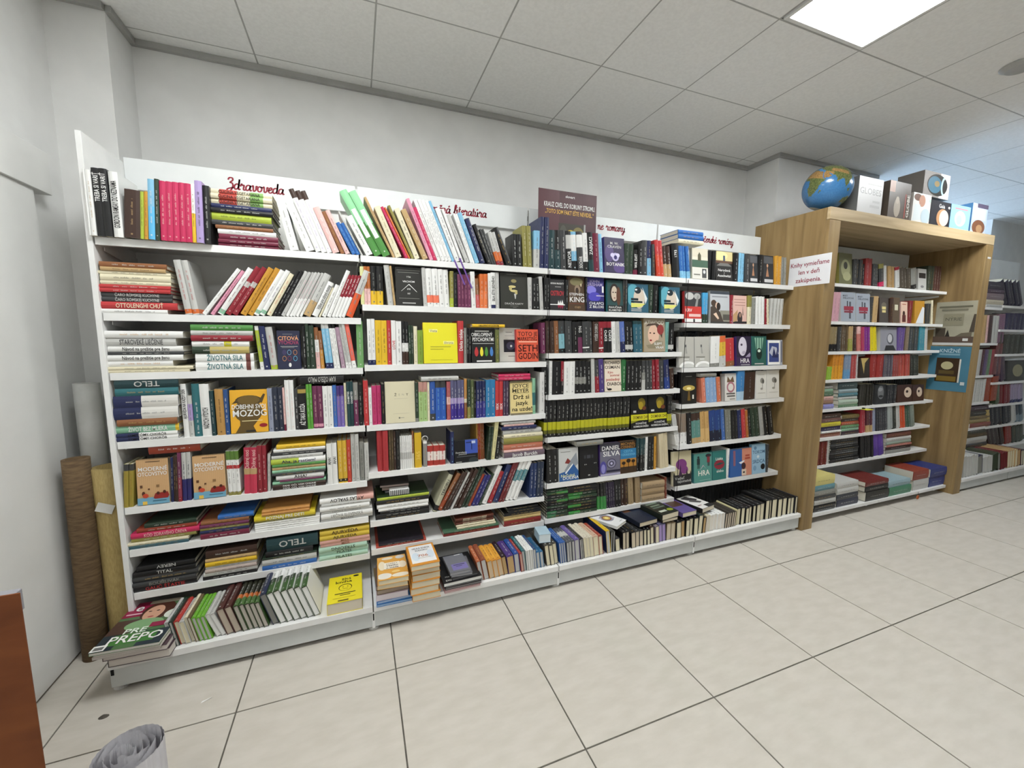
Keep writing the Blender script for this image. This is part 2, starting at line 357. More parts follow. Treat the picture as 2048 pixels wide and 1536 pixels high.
# ---------------------------------------------------------------- BOOKS
# one record per line: kind (S upright, K lying, U spine up, F face out), bay, shelf, x, y, z, thickness, length, lean, colour, options
DATA=r'''
["S",1,1,-0.952,2.112,1.812,0.0054,0.2445,0.0,"W",{"tc":"TN"}]
["S",1,1,-0.9457,2.112,1.812,0.015,0.2442,0.0,"W",{"tc":"TN","L":"slim white book standing second from left on top shelf, leftmost bay"}]
["S",1,1,-0.9288,2.112,1.812,0.0242,0.254,0.0,"K",{"t":"TREBA SI VARIŤ","tc":"W","tp":0.72,"tl":0.42,"L":"black book standing third from left on top shelf, leftmost bay"}]
["S",1,1,-0.9038,2.112,1.812,0.0238,0.2528,0.0,"K",{"t":"TREBA SI VARIŤ","tc":"W","tp":0.72,"tl":0.42,"L":"black book standing fourth from left on top shelf, leftmost bay"}]
["S",1,1,-0.8776,2.112,1.812,0.0286,0.2468,0.0,"W",{"t":"GORDON RAMSAY DO NEZNÁMA","tc":"K","tp":0.5,"tl":0.72,"L":"white book standing fifth from left on top shelf, leftmost bay"}]
["S",1,1,-0.8465,2.112,1.812,0.0502,0.1856,4.34,"DB",{"tc":"TN","L":"thick dark brown book standing sixth from left on top shelf, leftmost bay"}]
["S",1,1,-0.795,2.112,1.812,0.0105,0.1836,4.16,"LI",{}]
["S",1,1,-0.7831,2.112,1.812,0.0121,0.1859,3.89,"MU",{"L":"slim mustard book standing eighth from left on top shelf, leftmost bay"}]
["S",1,1,-0.7684,2.112,1.812,0.021,0.2344,3.26,"SK",{"b":[[0,0.55,"#5fb4e0"]],"tc":"W","L":"sky blue book standing ninth from left on top shelf, leftmost bay"}]
["S",1,1,-0.7463,2.112,1.812,0.0144,0.238,3.11,"DN",{"L":"slim dark green book standing tenth from left on top shelf, leftmost bay"}]
["S",1,1,-0.7299,2.112,1.812,0.0211,0.2332,2.75,"MG",{"tc":"LP","tp":0.55,"tl":0.55,"L":"crimson book standing eleventh from left on top shelf, leftmost bay"}]
["S",1,1,-0.7079,2.112,1.812,0.0207,0.2333,2.65,"MG",{"tc":"LP","tp":0.55,"tl":0.55,"L":"crimson book standing twelfth from left on top shelf, leftmost bay"}]
["S",1,1,-0.6863,2.112,1.812,0.0207,0.2339,2.55,"MG",{"tc":"LP","tp":0.55,"tl":0.55,"L":"crimson book standing thirteenth from left on top shelf, leftmost bay"}]
["S",1,1,-0.6647,2.112,1.812,0.0207,0.2347,2.45,"MG",{"tc":"LP","tp":0.55,"tl":0.55,"L":"crimson book standing fourteenth from left on top shelf, leftmost bay"}]
["S",1,1,-0.6431,2.112,1.812,0.0207,0.2333,2.35,"MG",{"tc":"LP","tp":0.55,"tl":0.55,"L":"crimson book standing fifteenth from left on top shelf, leftmost bay"}]
["S",1,1,-0.6213,2.112,1.812,0.012,0.234,2.2,"YE",{"b":[[0.5,1,"W"]],"L":"slim yellow and white book standing sixteenth from left on top shelf, leftmost bay"}]
["S",1,1,-0.6072,2.112,1.812,0.0248,0.2484,1.82,"LV",{"L":"lavender book standing seventeenth from left on top shelf, leftmost bay"}]
["S",1,1,-0.5809,2.112,1.812,0.0225,0.2346,1.58,"K",{"tc":"LG","L":"black book standing eighteenth from left on top shelf, leftmost bay"}]
["K",1,1,-0.5715,2.142,2.0273,0.0195,0.2475,0,"CR",{"b":[[0.2,0.46,"#b8483c"],[0.66,0.86,"#7fa85a"]],"t":["CUCINA VEGETARIANA","K"],"L":"cream and red book first from top of first stack, top shelf, leftmost bay","d":0.2}]
["K",1,1,-0.5728,2.142,2.0073,0.0196,0.2478,0,"CR",{"b":[[0.2,0.46,"#b8483c"],[0.66,0.86,"#7fa85a"]],"t":["CUCINA VEGETARIANA","K"],"L":"cream and red book second from top of first stack, top shelf, leftmost bay","d":0.2}]
["K",1,1,-0.5742,2.142,1.9873,0.0196,0.2481,0,"CR",{"b":[[0.2,0.46,"#b8483c"],[0.66,0.86,"#7fa85a"]],"t":["CUCINA VEGETARIANA","K"],"L":"cream and red book third from top of first stack, top shelf, leftmost bay","d":0.2}]
["K",1,1,-0.5639,2.142,1.9689,0.018,0.235,0,"NV",{"L":"navy book fourth from top of first stack, top shelf, leftmost bay","d":0.2}]
["K",1,1,-0.5651,2.142,1.9505,0.018,0.2401,0,"K",{"L":"black book fifth from top of first stack, top shelf, leftmost bay","d":0.2}]
["K",1,1,-0.5653,2.142,1.9203,0.0298,0.2325,0,"LI",{"L":"lime green book sixth from top of first stack, top shelf, leftmost bay","d":0.2}]
["K",1,1,-0.5626,2.142,1.9001,0.0198,0.2349,0,"DG",{"L":"dark grey book seventh from top of first stack, top shelf, leftmost bay","d":0.2}]
["K",1,1,-0.5445,2.142,1.8849,0.0148,0.2158,0,"BR",{"L":"brown book eighth from top of first stack, top shelf, leftmost bay","d":0.2}]
["K",1,1,-0.5383,2.142,1.8646,0.0199,0.22,0,"W",{"L":"white book ninth from top of first stack, top shelf, leftmost bay","d":0.2}]
["K",1,1,-0.5352,2.142,1.8409,0.0233,0.2239,0,"MA",{"L":"maroon book tenth from top of first stack, top shelf, leftmost bay","d":0.2}]
["K",1,1,-0.5374,2.142,1.8256,0.0149,0.2267,0,"MA",{"L":"maroon book eleventh from top of first stack, top shelf, leftmost bay","d":0.2}]
["K",1,1,-0.5384,2.142,1.812,0.0132,0.2268,0,"MA",{"L":"maroon book twelfth from top of first stack, top shelf, leftmost bay","d":0.2}]
["S",1,1,-0.2656,2.142,1.812,0.0347,0.2113,-12.07,"W",{"tc":"G","L":"thick white book standing nineteenth from left on top shelf, leftmost bay"}]
["S",1,1,-0.1996,2.142,1.812,0.0367,0.2137,-20.34,"W",{"tc":"G","L":"thick white book standing twentieth from left on top shelf, leftmost bay"}]
["S",1,1,-0.1582,2.142,1.812,0.0215,0.2831,-20.79,"W",{"b":[[0.86,1,"DB"]],"tc":"LV","L":"white book standing twenty-first from left on top shelf, leftmost bay"}]
["S",1,1,-0.1343,2.142,1.812,0.0211,0.281,-20.87,"W",{"b":[[0.86,1,"DB"]],"tc":"LV","L":"white book standing twenty-second from left on top shelf, leftmost bay"}]
["S",1,1,-0.1108,2.142,1.812,0.0211,0.2828,-20.95,"W",{"b":[[0.86,1,"DB"]],"tc":"LV","L":"white book standing twenty-third from left on top shelf, leftmost bay"}]
["S",1,1,-0.0859,2.142,1.812,0.0279,0.2115,-21.42,"LP",{"tc":"W","L":"pale pink book standing twenty-fourth from left on top shelf, leftmost bay"}]
["S",1,1,-0.0517,2.142,1.812,0.0163,0.199,-22.43,"BR",{}]
["S",1,1,-0.031,2.142,1.812,0.019,0.2069,-23.13,"LP",{"tc":"DG","L":"pale pink book standing twenty-sixth from left on top shelf, leftmost bay"}]
["S",1,1,-0.0013,2.142,1.812,0.0166,0.1545,-26.0,"BL",{"tc":"SK"}]
["S",1,1,0.0181,2.142,1.812,0.0162,0.1551,-26.0,"BL",{"tc":"SK"}]
["S",2,1,0.0386,2.142,1.812,0.0071,0.2143,-26.63,"LG",{}]
["S",2,1,0.0624,2.142,1.812,0.0303,0.1929,-26.86,"W",{"tc":"DG","L":"white book standing second from left on top shelf, second bay"}]
["S",2,1,0.1008,2.142,1.812,0.0342,0.3213,-27.69,"GN",{"b":[[0.5,1,"#8fcf9a"]],"tc":"W","tp":0.5,"tl":0.3,"lab":"W","L":"thick green and mint green book standing third from left on top shelf, second bay"}]
["S",2,1,0.1405,2.142,1.812,0.0339,0.3206,-27.69,"GN",{"b":[[0.5,1,"#8fcf9a"]],"tc":"W","tp":0.5,"tl":0.3,"lab":"W","L":"thick green and mint green book standing fourth from left on top shelf, second bay"}]
["S",2,1,0.1843,2.142,1.812,0.0113,0.2971,-25.07,"TN",{}]
["S",2,1,0.1993,2.142,1.812,0.0283,0.2494,-22.51,"CR",{"tc":"OL","L":"cream book standing sixth from left on top shelf, second bay"}]
["S",2,1,0.2457,2.142,1.812,0.0124,0.2585,-25.79,"MG",{}]
["S",2,1,0.2605,2.142,1.812,0.0074,0.2575,-25.55,"OR",{}]
["S",2,1,0.2744,2.142,1.812,0.0127,0.2667,-24.13,"OL",{}]
["S",2,1,0.2919,2.142,1.812,0.0245,0.2505,-22.35,"CR",{"L":"cream book standing tenth from left on top shelf, second bay"}]
["S",2,1,0.3315,2.142,1.812,0.0254,0.2522,-24.24,"TN",{"tc":"CR","L":"tan book standing eleventh from left on top shelf, second bay"}]
["S",2,1,0.3669,2.142,1.812,0.0168,0.3078,-21.59,"PK",{"L":"pink book standing twelfth from left on top shelf, second bay"}]
["S",2,1,0.3866,2.142,1.812,0.0164,0.2676,-21.8,"MG",{"tc":"LP","L":"crimson book standing thirteenth from left on top shelf, second bay"}]
["S",2,1,0.4069,2.142,1.812,0.0164,0.3094,-22.23,"W",{"tc":"DG","L":"white book standing fourteenth from left on top shelf, second bay"}]
["S",2,1,0.4256,2.142,1.812,0.016,0.3106,-22.26,"W",{"tc":"DG","L":"white book standing fifteenth from left on top shelf, second bay"}]
["S",2,1,0.4438,2.142,1.812,0.016,0.3104,-22.26,"W",{"tc":"DG","L":"white book standing sixteenth from left on top shelf, second bay"}]
["S",2,1,0.4621,2.142,1.812,0.016,0.3092,-22.26,"W",{"tc":"DG","L":"white book standing seventeenth from left on top shelf, second bay"}]
["S",2,1,0.481,2.142,1.812,0.0128,0.31,-22.38,"SK",{"ribbon":2}]
["S",2,1,0.4987,2.142,1.812,0.0243,0.2765,-22.02,"W",{"tc":"K","L":"white book standing nineteenth from left on top shelf, second bay"}]
["S",2,1,0.5277,2.142,1.812,0.0131,0.2745,-21.38,"W",{"tc":"G"}]
["S",2,1,0.5536,2.142,1.812,0.0203,0.2509,-23.6,"LG",{"L":"light grey book standing twenty-first from left on top shelf, second bay"}]
["S",2,1,0.5786,2.142,1.812,0.0113,0.2571,-20.81,"W",{}]
["S",2,1,0.5916,2.142,1.812,0.0109,0.2585,-20.81,"W",{}]
["S",2,1,0.6061,2.142,1.812,0.0221,0.2643,-21.08,"SK",{"tc":"W","L":"sky blue book standing twenty-fourth from left on top shelf, second bay"}]
["S",2,1,0.635,2.142,1.812,0.0234,0.2372,-21.18,"NV",{"tc":"W","L":"navy book standing twenty-fifth from left on top shelf, second bay"}]
["S",2,1,0.6759,2.142,1.812,0.018,0.2142,-23.01,"K",{"tc":"CR"}]
["S",2,1,0.6995,2.142,1.812,0.0111,0.1921,-21.74,"DG",{}]
["S",2,1,0.7124,2.142,1.812,0.0107,0.1927,-21.74,"DG",{}]
["S",2,1,0.7257,2.142,1.812,0.0196,0.1747,-17.63,"LG",{"b":[[0,0.12,"DR"],[0.12,0.4,"OR"]]}]
["S",2,1,0.7471,2.142,1.812,0.0192,0.1756,-17.63,"LG",{"b":[[0,0.12,"DR"],[0.12,0.4,"OR"]]}]
["S",2,1,0.7848,2.142,1.812,0.0288,0.2064,-23.05,"K",{"L":"black book standing thirty-first from left on top shelf, second bay"}]
["S",2,1,0.8191,2.142,1.812,0.0255,0.1708,-2.62,"K",{"tc":"W"}]
["S",2,1,0.8456,2.142,1.812,0.0251,0.1712,-2.62,"K",{"tc":"W"}]
["S",2,1,0.8813,2.142,1.812,0.0254,0.2211,-2.81,"OL",{"tc":"CR","L":"olive book standing thirty-fourth from left on top shelf, second bay"}]
["S",2,1,0.9076,2.142,1.812,0.025,0.2218,-2.81,"OL",{"tc":"CR"}]
["S",2,1,0.9421,2.142,1.812,0.0342,0.2012,0.0,"LG",{"b":[[0.5,1,"SK"]],"L":"thick light grey and sky blue book standing thirty-sixth from left on top shelf, second bay"}]
["S",2,1,0.9803,2.142,1.812,0.0258,0.2783,0.0,"NV",{"tc":"LG","L":"navy book standing thirty-seventh from left on top shelf, second bay"}]
["S",2,1,1.007,2.142,1.812,0.0254,0.2781,0.0,"NV",{"tc":"LG","L":"navy book standing thirty-eighth from left on top shelf, second bay"}]
["S",3,1,1.037,2.142,1.812,0.0365,0.2131,-1.1,"DT",{"tc":"W","L":"thick dark teal book standing first from left on top shelf, third bay"}]
["S",3,1,1.0794,2.142,1.812,0.0344,0.2161,-2.55,"DT",{"b":[[0.5,1,"K"]],"tc":"W","L":"thick dark teal and black book standing second from left on top shelf, third bay"}]
["S",3,1,1.1177,2.142,1.812,0.0331,0.2189,-3.44,"DG",{"tc":"W","L":"thick dark grey book standing third from left on top shelf, third bay"}]
["S",3,1,1.1547,2.142,1.812,0.0322,0.2174,-4.34,"K",{"b":[[0.55,0.9,"LG"]],"t":"NETVOR","tc":"W","tp":0.28,"tl":0.42,"L":"thick black and light grey book standing fourth from left on top shelf, third bay"}]
["S",3,1,1.1884,2.142,1.812,0.0359,0.2176,-4.56,"SK",{"b":[[0,0.25,"K"],[0.5,0.92,"W"]],"tc":"W","L":"thick white and sky blue book standing fifth from left on top shelf, third bay"}]
["S",3,1,1.2262,2.142,1.812,0.0355,0.2204,-4.84,"DG",{"b":[[0.6,0.92,"W"]],"t":"SOCHÁR","tc":"W","tp":0.22,"tl":0.3,"L":"thick dark grey and white book standing sixth from left on top shelf, third bay"}]
["S",3,1,1.2641,2.142,1.812,0.0328,0.2166,-4.71,"W",{"b":[[0,0.25,"K"]],"tc":"DG","L":"thick white and black book standing seventh from left on top shelf, third bay"}]
["S",3,1,1.2993,2.142,1.812,0.0322,0.2222,-5.18,"K",{"b":[[0,0.3,"DT"]],"t":"ZABIJACI","tc":"W","tp":0.65,"tl":0.45,"L":"thick black and dark teal book standing eighth from left on top shelf, third bay"}]
["S",3,1,1.3339,2.142,1.812,0.038,0.2214,-4.81,"MA",{"tc":"LP","L":"thick maroon book standing ninth from left on top shelf, third bay"}]
["S",3,1,1.3743,2.142,1.812,0.023,0.2204,-5.28,"SK",{}]
["F",3,1,1.4043,2.142,1.812,0.045,0.2114,0,"PU",{"art":[["r",0,0,1,1,"#3a3350"],["e",0.25,0.55,0.22,0.25,"#574a78"],["e",0.75,0.15,0.3,0.16,"#5b4a80"],["t","M. W.",0.5,0.84,0.07,"LG"],["t","CRAVEN",0.5,0.74,0.075,"LG"],["e",0.55,0.45,0.17,0.12,"#b9b2d6"],["e",0.4,0.5,0.1,0.06,"#cfc9e6"],["e",0.66,0.5,0.1,0.06,"#cfc9e6"],["e",0.55,0.44,0.08,0.06,"#2b2460"],["t","BOTANIK",0.55,0.24,0.09,"W"]],"L":"purple thriller with a pale flower above white lettering, top shelf, third bay","w":0.1421}]
["S",3,1,1.5479,2.142,1.812,0.0322,0.1832,-0.48,"DN",{"tc":"G"}]
["S",3,1,1.581,2.142,1.812,0.0318,0.1836,-0.61,"DN",{"tc":"G"}]
["S",3,1,1.6152,2.142,1.812,0.0324,0.1511,-1.33,"K",{"b":[[0.02,0.2,"MA"]],"t":"WA EVIT","tc":"W"}]
["S",3,1,1.6497,2.142,1.812,0.0298,0.1893,-1.94,"K",{"tc":"W"}]
["S",3,1,1.6832,2.142,1.812,0.0356,0.2117,-2.91,"DG",{"tc":"W"}]
["S",3,1,1.7219,2.142,1.812,0.0326,0.2137,-3.62,"NV",{"b":[[0,0.5,"SK"]]}]
["S",3,1,1.7577,2.142,1.812,0.0191,0.1928,-4.4,"DG",{}]
["S",3,1,1.7946,2.142,1.812,0.0288,0.2225,-8.58,"R",{"b":[[0,0.6,"#c8452f"]],"tc":"LP"}]
["S",3,1,1.8247,2.142,1.812,0.0284,0.2214,-8.58,"R",{"b":[[0,0.6,"#c8452f"]],"tc":"LP"}]
["S",3,1,1.8546,2.142,1.812,0.0293,0.191,-8.78,"DB",{"b":[[0,0.42,"TN"]],"tc":"W"}]
["S",3,1,1.8852,2.142,1.812,0.0289,0.1912,-8.89,"DB",{"b":[[0,0.42,"TN"]],"tc":"W"}]
["S",3,1,1.9234,2.142,1.812,0.0545,0.2121,-7.13,"K",{"t":"1793","tc":"W","tp":0.7,"tl":0.2,"L":"thick black book standing twenty-third from left on top shelf, third bay"}]
["S",3,1,1.9823,2.142,1.812,0.0263,0.2026,-8.11,"BL",{"b":[[0,0.22,"SK"]],"tc":"SK"}]
["S",3,1,2.0098,2.142,1.812,0.0259,0.2032,-8.23,"BL",{"b":[[0,0.22,"SK"]],"tc":"SK"}]
["S",4,1,2.0369,2.142,1.812,0.0259,0.2034,-8.34,"BL",{"b":[[0,0.22,"SK"]],"tc":"SK"}]
["F",4,1,2.0773,2.142,1.812,0.024,0.2011,0,"CR",{"art":[["r",0,0,1,1,"#d9d2bf"],["r",0,0.38,1,0.62,"#45604f"],["r",0,0.72,1,1,"#cfc8b4"],["r",0.36,0.6,0.56,0.78,"#54523f"],["p",[[0.36,0.78],[0.46,0.88],[0.56,0.78]],"#54523f"],["r",0,0,1,0.37,"#d8d5cc"],["r",0.62,0.04,0.9,0.34,"#4a4a4a"],["e",0.76,0.24,0.08,0.06,"#cfcfcf"],["r",0.1,0.12,0.5,0.16,"#7a7a70"]],"L":"cream novel with a green watchtower cover, top shelf, fourth bay","w":0.1355}]
["K",4,1,1.9424,2.142,2.086,0.0264,0.2076,0,"BL",{"d":0.17}]
["K",4,1,1.9443,2.142,2.0565,0.0291,0.2079,0,"BL",{"d":0.17}]
["K",4,1,1.9462,2.142,2.0304,0.0257,0.2082,0,"CR",{"d":0.17}]
["S",4,1,2.2153,2.142,1.812,0.0307,0.1914,-0.74,"K",{"tc":"DG"}]
["S",4,1,2.2469,2.142,1.812,0.0303,0.1913,-0.86,"K",{"tc":"DG"}]
["F",4,1,2.2802,2.142,1.812,0.024,0.1974,0,"K",{"art":[["r",0,0,1,1,"#1e1c1a"],["r",0,0.68,1,1,"#cfc08a"],["e",0.3,0.85,0.4,0.14,"#efe29a"],["r",0.44,0.55,0.56,0.86,"#3a4a66"],["p",[[0.05,0.5],[0.45,0.68],[0.55,0.68],[0.95,0.5]],"#6b6a66"],["r",0.0,0.6,1,0.68,"#5a3d2c"],["t","Narodená",0.5,0.36,0.085,"W"],["t","v",0.5,0.27,0.06,"W"],["t","Auschwitzi",0.5,0.17,0.085,"W"]],"L":"black novel with railway tracks below a yellow sky, top shelf, fourth bay","w":0.1534}]
["S",4,1,2.4369,2.142,1.812,0.0443,0.1924,-0.98,"K",{"tc":"W"}]
["S",4,1,2.4864,2.142,1.812,0.0285,0.195,-2.38,"SK",{}]
["S",4,1,2.5158,2.142,1.812,0.0281,0.1952,-2.5,"SK",{}]
["S",4,1,2.5472,2.142,1.812,0.0428,0.1931,-3.31,"DG",{"tc":"W"}]
["F",4,1,2.5946,2.142,1.812,0.024,0.1945,0,"DG",{"art":[["r",0,0,1,1,"#2b2d30"],["r",0.05,0.72,0.95,0.96,"#54565a"],["p",[[0.3,0.25],[0.45,0.62],[0.6,0.25]],"#a9795a"],["e",0.45,0.64,0.08,0.06,"#c99a78"],["r",0.1,0.05,0.95,0.16,"#c9c9c9"]],"L":"dark novel showing a dancer, left of a pair, top shelf, fourth bay","w":0.0784}]
["S",4,1,2.6772,2.142,1.812,0.0485,0.199,-1.23,"K",{}]
["F",4,1,2.729,2.142,1.812,0.024,0.2011,0,"DG",{"art":[["r",0,0,1,1,"#2b2d30"],["r",0.05,0.72,0.95,0.96,"#54565a"],["p",[[0.25,0.25],[0.4,0.62],[0.55,0.25]],"#a9795a"],["e",0.4,0.64,0.08,0.06,"#c99a78"],["r",0.1,0.05,0.95,0.16,"#c9c9c9"]],"L":"dark novel showing a dancer, right of a pair, top shelf, fourth bay","w":0.1012}]
["S",4,1,2.8418,2.142,1.812,0.0337,0.2017,-3.29,"MU",{"tc":"CR"}]
["S",4,1,2.8765,2.142,1.812,0.0333,0.2004,-3.41,"MU",{"tc":"CR"}]
["S",4,1,2.9119,2.142,1.812,0.0261,0.1971,-3.85,"G",{"tc":"LG"}]
["S",4,1,2.9389,2.142,1.812,0.0257,0.1972,-3.97,"G",{"tc":"LG"}]
["K",1,2,-0.9452,2.142,1.6991,0.0202,0.2184,0,"BR",{"L":"brown book first from top of first stack, second shelf, leftmost bay","d":0.2}]
["K",1,2,-0.9419,2.142,1.6839,0.0148,0.2114,0,"TN",{"L":"tan book second from top of first stack, second shelf, leftmost bay","d":0.2}]
["K",1,2,-0.9519,2.142,1.6709,0.0126,0.2359,0,"CR",{"L":"cream book third from top of first stack, second shelf, leftmost bay","d":0.2}]
["K",1,2,-0.9459,2.142,1.6463,0.0242,0.2297,0,"CR",{"L":"cream book fourth from top of first stack, second shelf, leftmost bay","d":0.2}]
["K",1,2,-0.9477,2.142,1.6307,0.0152,0.2299,0,"CR",{"L":"cream book fifth from top of first stack, second shelf, leftmost bay","d":0.2}]
["K",1,2,-0.952,2.142,1.615,0.0152,0.2331,0,"R",{"L":"red book sixth from top of first stack, second shelf, leftmost bay","d":0.2}]
["K",1,2,-0.952,2.142,1.6,0.0147,0.2307,0,"R",{"L":"red book seventh from top of first stack, second shelf, leftmost bay","d":0.2}]
["K",1,2,-0.952,2.142,1.5809,0.0187,0.2343,0,"DG",{"t":["ČARO RÓMSKEJ KUCHYNE","LG"],"L":"dark grey book eighth from top of first stack, second shelf, leftmost bay","d":0.2}]
["K",1,2,-0.952,2.142,1.5617,0.0187,0.2328,0,"DG",{"t":["ČARO RÓMSKEJ KUCHYNE","LG"],"L":"dark grey book ninth from top of first stack, second shelf, leftmost bay","d":0.2}]
["K",1,2,-0.952,2.142,1.5331,0.0282,0.2506,0,"R",{"t":["OTTOLENGHI CHUŤ","CR"],"L":"red book tenth from top of first stack, second shelf, leftmost bay","d":0.2}]
["K",1,2,-0.952,2.142,1.515,0.0177,0.2148,0,"W",{"L":"white book eleventh from top of first stack, second shelf, leftmost bay","d":0.2}]
["S",1,2,-0.6767,2.142,1.515,0.0234,0.2273,-6.89,"LG",{"b":[[0.02,0.1,"OR"]],"tc":"R","L":"light grey book standing first from left on second shelf, leftmost bay"}]
["S",1,2,-0.6523,2.142,1.515,0.023,0.2277,-6.99,"LG",{"b":[[0.02,0.1,"OR"]],"tc":"R","L":"light grey book standing second from left on second shelf, leftmost bay"}]
["S",1,2,-0.6239,2.142,1.515,0.0153,0.2436,35.44,"W",{"tc":"G","L":"slim white book standing third from left on second shelf, leftmost bay"}]
["S",1,2,-0.594,2.142,1.515,0.0133,0.2317,33.68,"PK",{"L":"slim pink book standing fourth from left on second shelf, leftmost bay"}]
["S",1,2,-0.5683,2.142,1.515,0.0215,0.239,32.1,"W",{"b":[[0.02,0.1,"MT"]],"tc":"MA","L":"white book standing fifth from left on second shelf, leftmost bay"}]
["S",1,2,-0.5393,2.142,1.515,0.0202,0.2465,31.57,"DR",{"b":[[0.58,0.68,"LG"]],"tc":"LP","tp":0.45,"tl":0.5,"L":"dark red book standing sixth from left on second shelf, leftmost bay"}]
["S",1,2,-0.5145,2.142,1.515,0.0199,0.2464,31.5,"DR",{"b":[[0.58,0.68,"LG"]],"tc":"LP","tp":0.45,"tl":0.5,"L":"dark red book standing seventh from left on second shelf, leftmost bay"}]
["S",1,2,-0.4818,2.142,1.515,0.0218,0.2411,29.96,"MU",{"tc":"DB","tp":0.55,"tl":0.5,"L":"mustard book standing eighth from left on second shelf, leftmost bay"}]
["S",1,2,-0.4557,2.142,1.515,0.0214,0.2418,29.88,"MU",{"tc":"DB","tp":0.55,"tl":0.5,"L":"mustard book standing ninth from left on second shelf, leftmost bay"}]
["S",1,2,-0.4297,2.142,1.515,0.0189,0.2334,29.77,"W",{"b":[[0.04,0.11,"MT"]],"tc":"PU","tp":0.5,"tl":0.4,"L":"white book standing tenth from left on second shelf, leftmost bay"}]
["S",1,2,-0.407,2.142,1.515,0.0185,0.2331,29.69,"W",{"b":[[0.04,0.11,"MT"]],"tc":"PU","tp":0.5,"tl":0.4,"L":"white book standing eleventh from left on second shelf, leftmost bay"}]
["S",1,2,-0.3792,2.142,1.515,0.0185,0.2156,28.5,"CR",{"tc":"OR","L":"cream book standing twelfth from left on second shelf, leftmost bay"}]
["S",1,2,-0.3555,2.142,1.515,0.0139,0.2334,28.09,"K",{"tc":"LG","L":"slim black book standing thirteenth from left on second shelf, leftmost bay"}]
["S",1,2,-0.3389,2.142,1.515,0.0135,0.2323,28.01,"K",{"tc":"LG","L":"slim black book standing fourteenth from left on second shelf, leftmost bay"}]
["S",1,2,-0.3213,2.142,1.515,0.0158,0.2309,27.69,"LG",{"L":"slim light grey book standing fifteenth from left on second shelf, leftmost bay"}]
["S",1,2,-0.3012,2.142,1.515,0.0116,0.2284,27.36,"LG",{"b":[[0,0.4,"W"]],"tc":"PK"}]
["S",1,2,-0.2872,2.142,1.515,0.0113,0.2286,27.28,"LG",{"b":[[0,0.4,"W"]],"tc":"PK"}]
["S",1,2,-0.2735,2.142,1.515,0.0113,0.2284,27.2,"LG",{"b":[[0,0.4,"W"]],"tc":"PK"}]
["S",1,2,-0.2599,2.142,1.515,0.0113,0.2277,27.12,"LG",{"b":[[0,0.4,"W"]],"tc":"PK"}]
["S",1,2,-0.2462,2.142,1.515,0.0113,0.2277,27.04,"LG",{"b":[[0,0.4,"W"]],"tc":"PK"}]
["S",1,2,-0.2312,2.142,1.515,0.029,0.2184,26.68,"LG",{"b":[[0,0.35,"TN"]],"L":"light grey and tan book standing twenty-first from left on second shelf, leftmost bay"}]
["S",1,2,-0.1947,2.142,1.515,0.0249,0.1776,25.77,"W",{"t":"Výživa pre zdravý mozog","tc":"DG","tl":0.7,"L":"white book standing twenty-second from left on second shelf, leftmost bay"}]
["S",1,2,-0.163,2.142,1.515,0.0082,0.1533,24.69,"CR",{}]
["S",1,2,-0.1512,2.142,1.515,0.0178,0.1647,24.02,"W",{}]
["S",1,2,-0.129,2.142,1.515,0.0174,0.2387,23.4,"W",{"tc":"G","L":"white book standing twenty-fifth from left on second shelf, leftmost bay"}]
["S",1,2,-0.1074,2.142,1.515,0.0131,0.2167,22.91,"W",{"b":[[0.48,1,"DR"]],"tc":"W","tp":0.75,"tl":0.4}]
["S",1,2,-0.0922,2.142,1.515,0.0128,0.217,22.82,"W",{"b":[[0.48,1,"DR"]],"tc":"W","tp":0.75,"tl":0.4}]
["S",1,2,-0.0774,2.142,1.515,0.0128,0.2165,22.73,"W",{"b":[[0.48,1,"DR"]],"tc":"W","tp":0.75,"tl":0.4}]
["S",1,2,-0.0626,2.142,1.515,0.0128,0.2164,22.64,"W",{"b":[[0.48,1,"DR"]],"tc":"W","tp":0.75,"tl":0.4}]
["S",1,2,-0.0467,2.142,1.515,0.0305,0.2384,22.31,"LG",{"b":[[0,0.5,"#d4582f"]],"L":"orange and light grey book standing thirtieth from left on second shelf, leftmost bay"}]
["S",2,2,0.0285,2.142,1.581,0.0164,0.1809,0.0,"CR",{"b":[[0,1,"#d3d49a"]],"tc":"LI"}]
["S",2,2,0.0458,2.142,1.581,0.0137,0.1824,0.0,"LP",{"b":[[0.42,1,"#b0642e"]]}]
["S",2,2,0.0604,2.142,1.581,0.0133,0.1819,0.0,"LP",{"b":[[0.42,1,"#b0642e"]]}]
["S",2,2,0.0751,2.142,1.581,0.0283,0.1862,0.0,"K",{"b":[[0,0.36,"YE"]],"tc":"G","L":"black and yellow book standing fourth from left on second shelf, second bay"}]
["S",2,2,0.1043,2.142,1.581,0.0279,0.1859,0.0,"K",{"b":[[0,0.36,"YE"]],"tc":"G","L":"black and yellow book standing fifth from left on second shelf, second bay"}]
["S",2,2,0.1556,2.142,1.581,0.0254,0.1944,-5.02,"LG",{"tc":"G","L":"light grey book standing sixth from left on second shelf, second bay"}]
["S",2,2,0.1826,2.142,1.581,0.0093,0.1914,-5.14,"TN",{}]
["F",2,2,0.1935,2.142,1.581,0.02,0.1908,0,"K",{"art":[["r",0,0,1,1,"#23231f"],["r",0.05,0.92,0.95,0.93,"G"],["r",0.1,0.86,0.9,0.87,"G"],["t","TÝM",0.5,0.75,0.04,"LG"],["t","VRCHOM",0.5,0.63,0.045,"W"],["p",[[0.2,0.37],[0.5,0.56],[0.53,0.56],[0.23,0.38]],"W"],["p",[[0.49,0.56],[0.8,0.36],[0.82,0.36],[0.53,0.56]],"W"],["t","STE",0.5,0.43,0.04,"W"],["t","VY",0.5,0.31,0.045,"W"],["r",0.12,0.18,0.9,0.19,"G"],["r",0.25,0.05,0.75,0.075,"LG"]],"L":"black cover with a white mountain outline, second shelf, second bay","w":0.1286}]
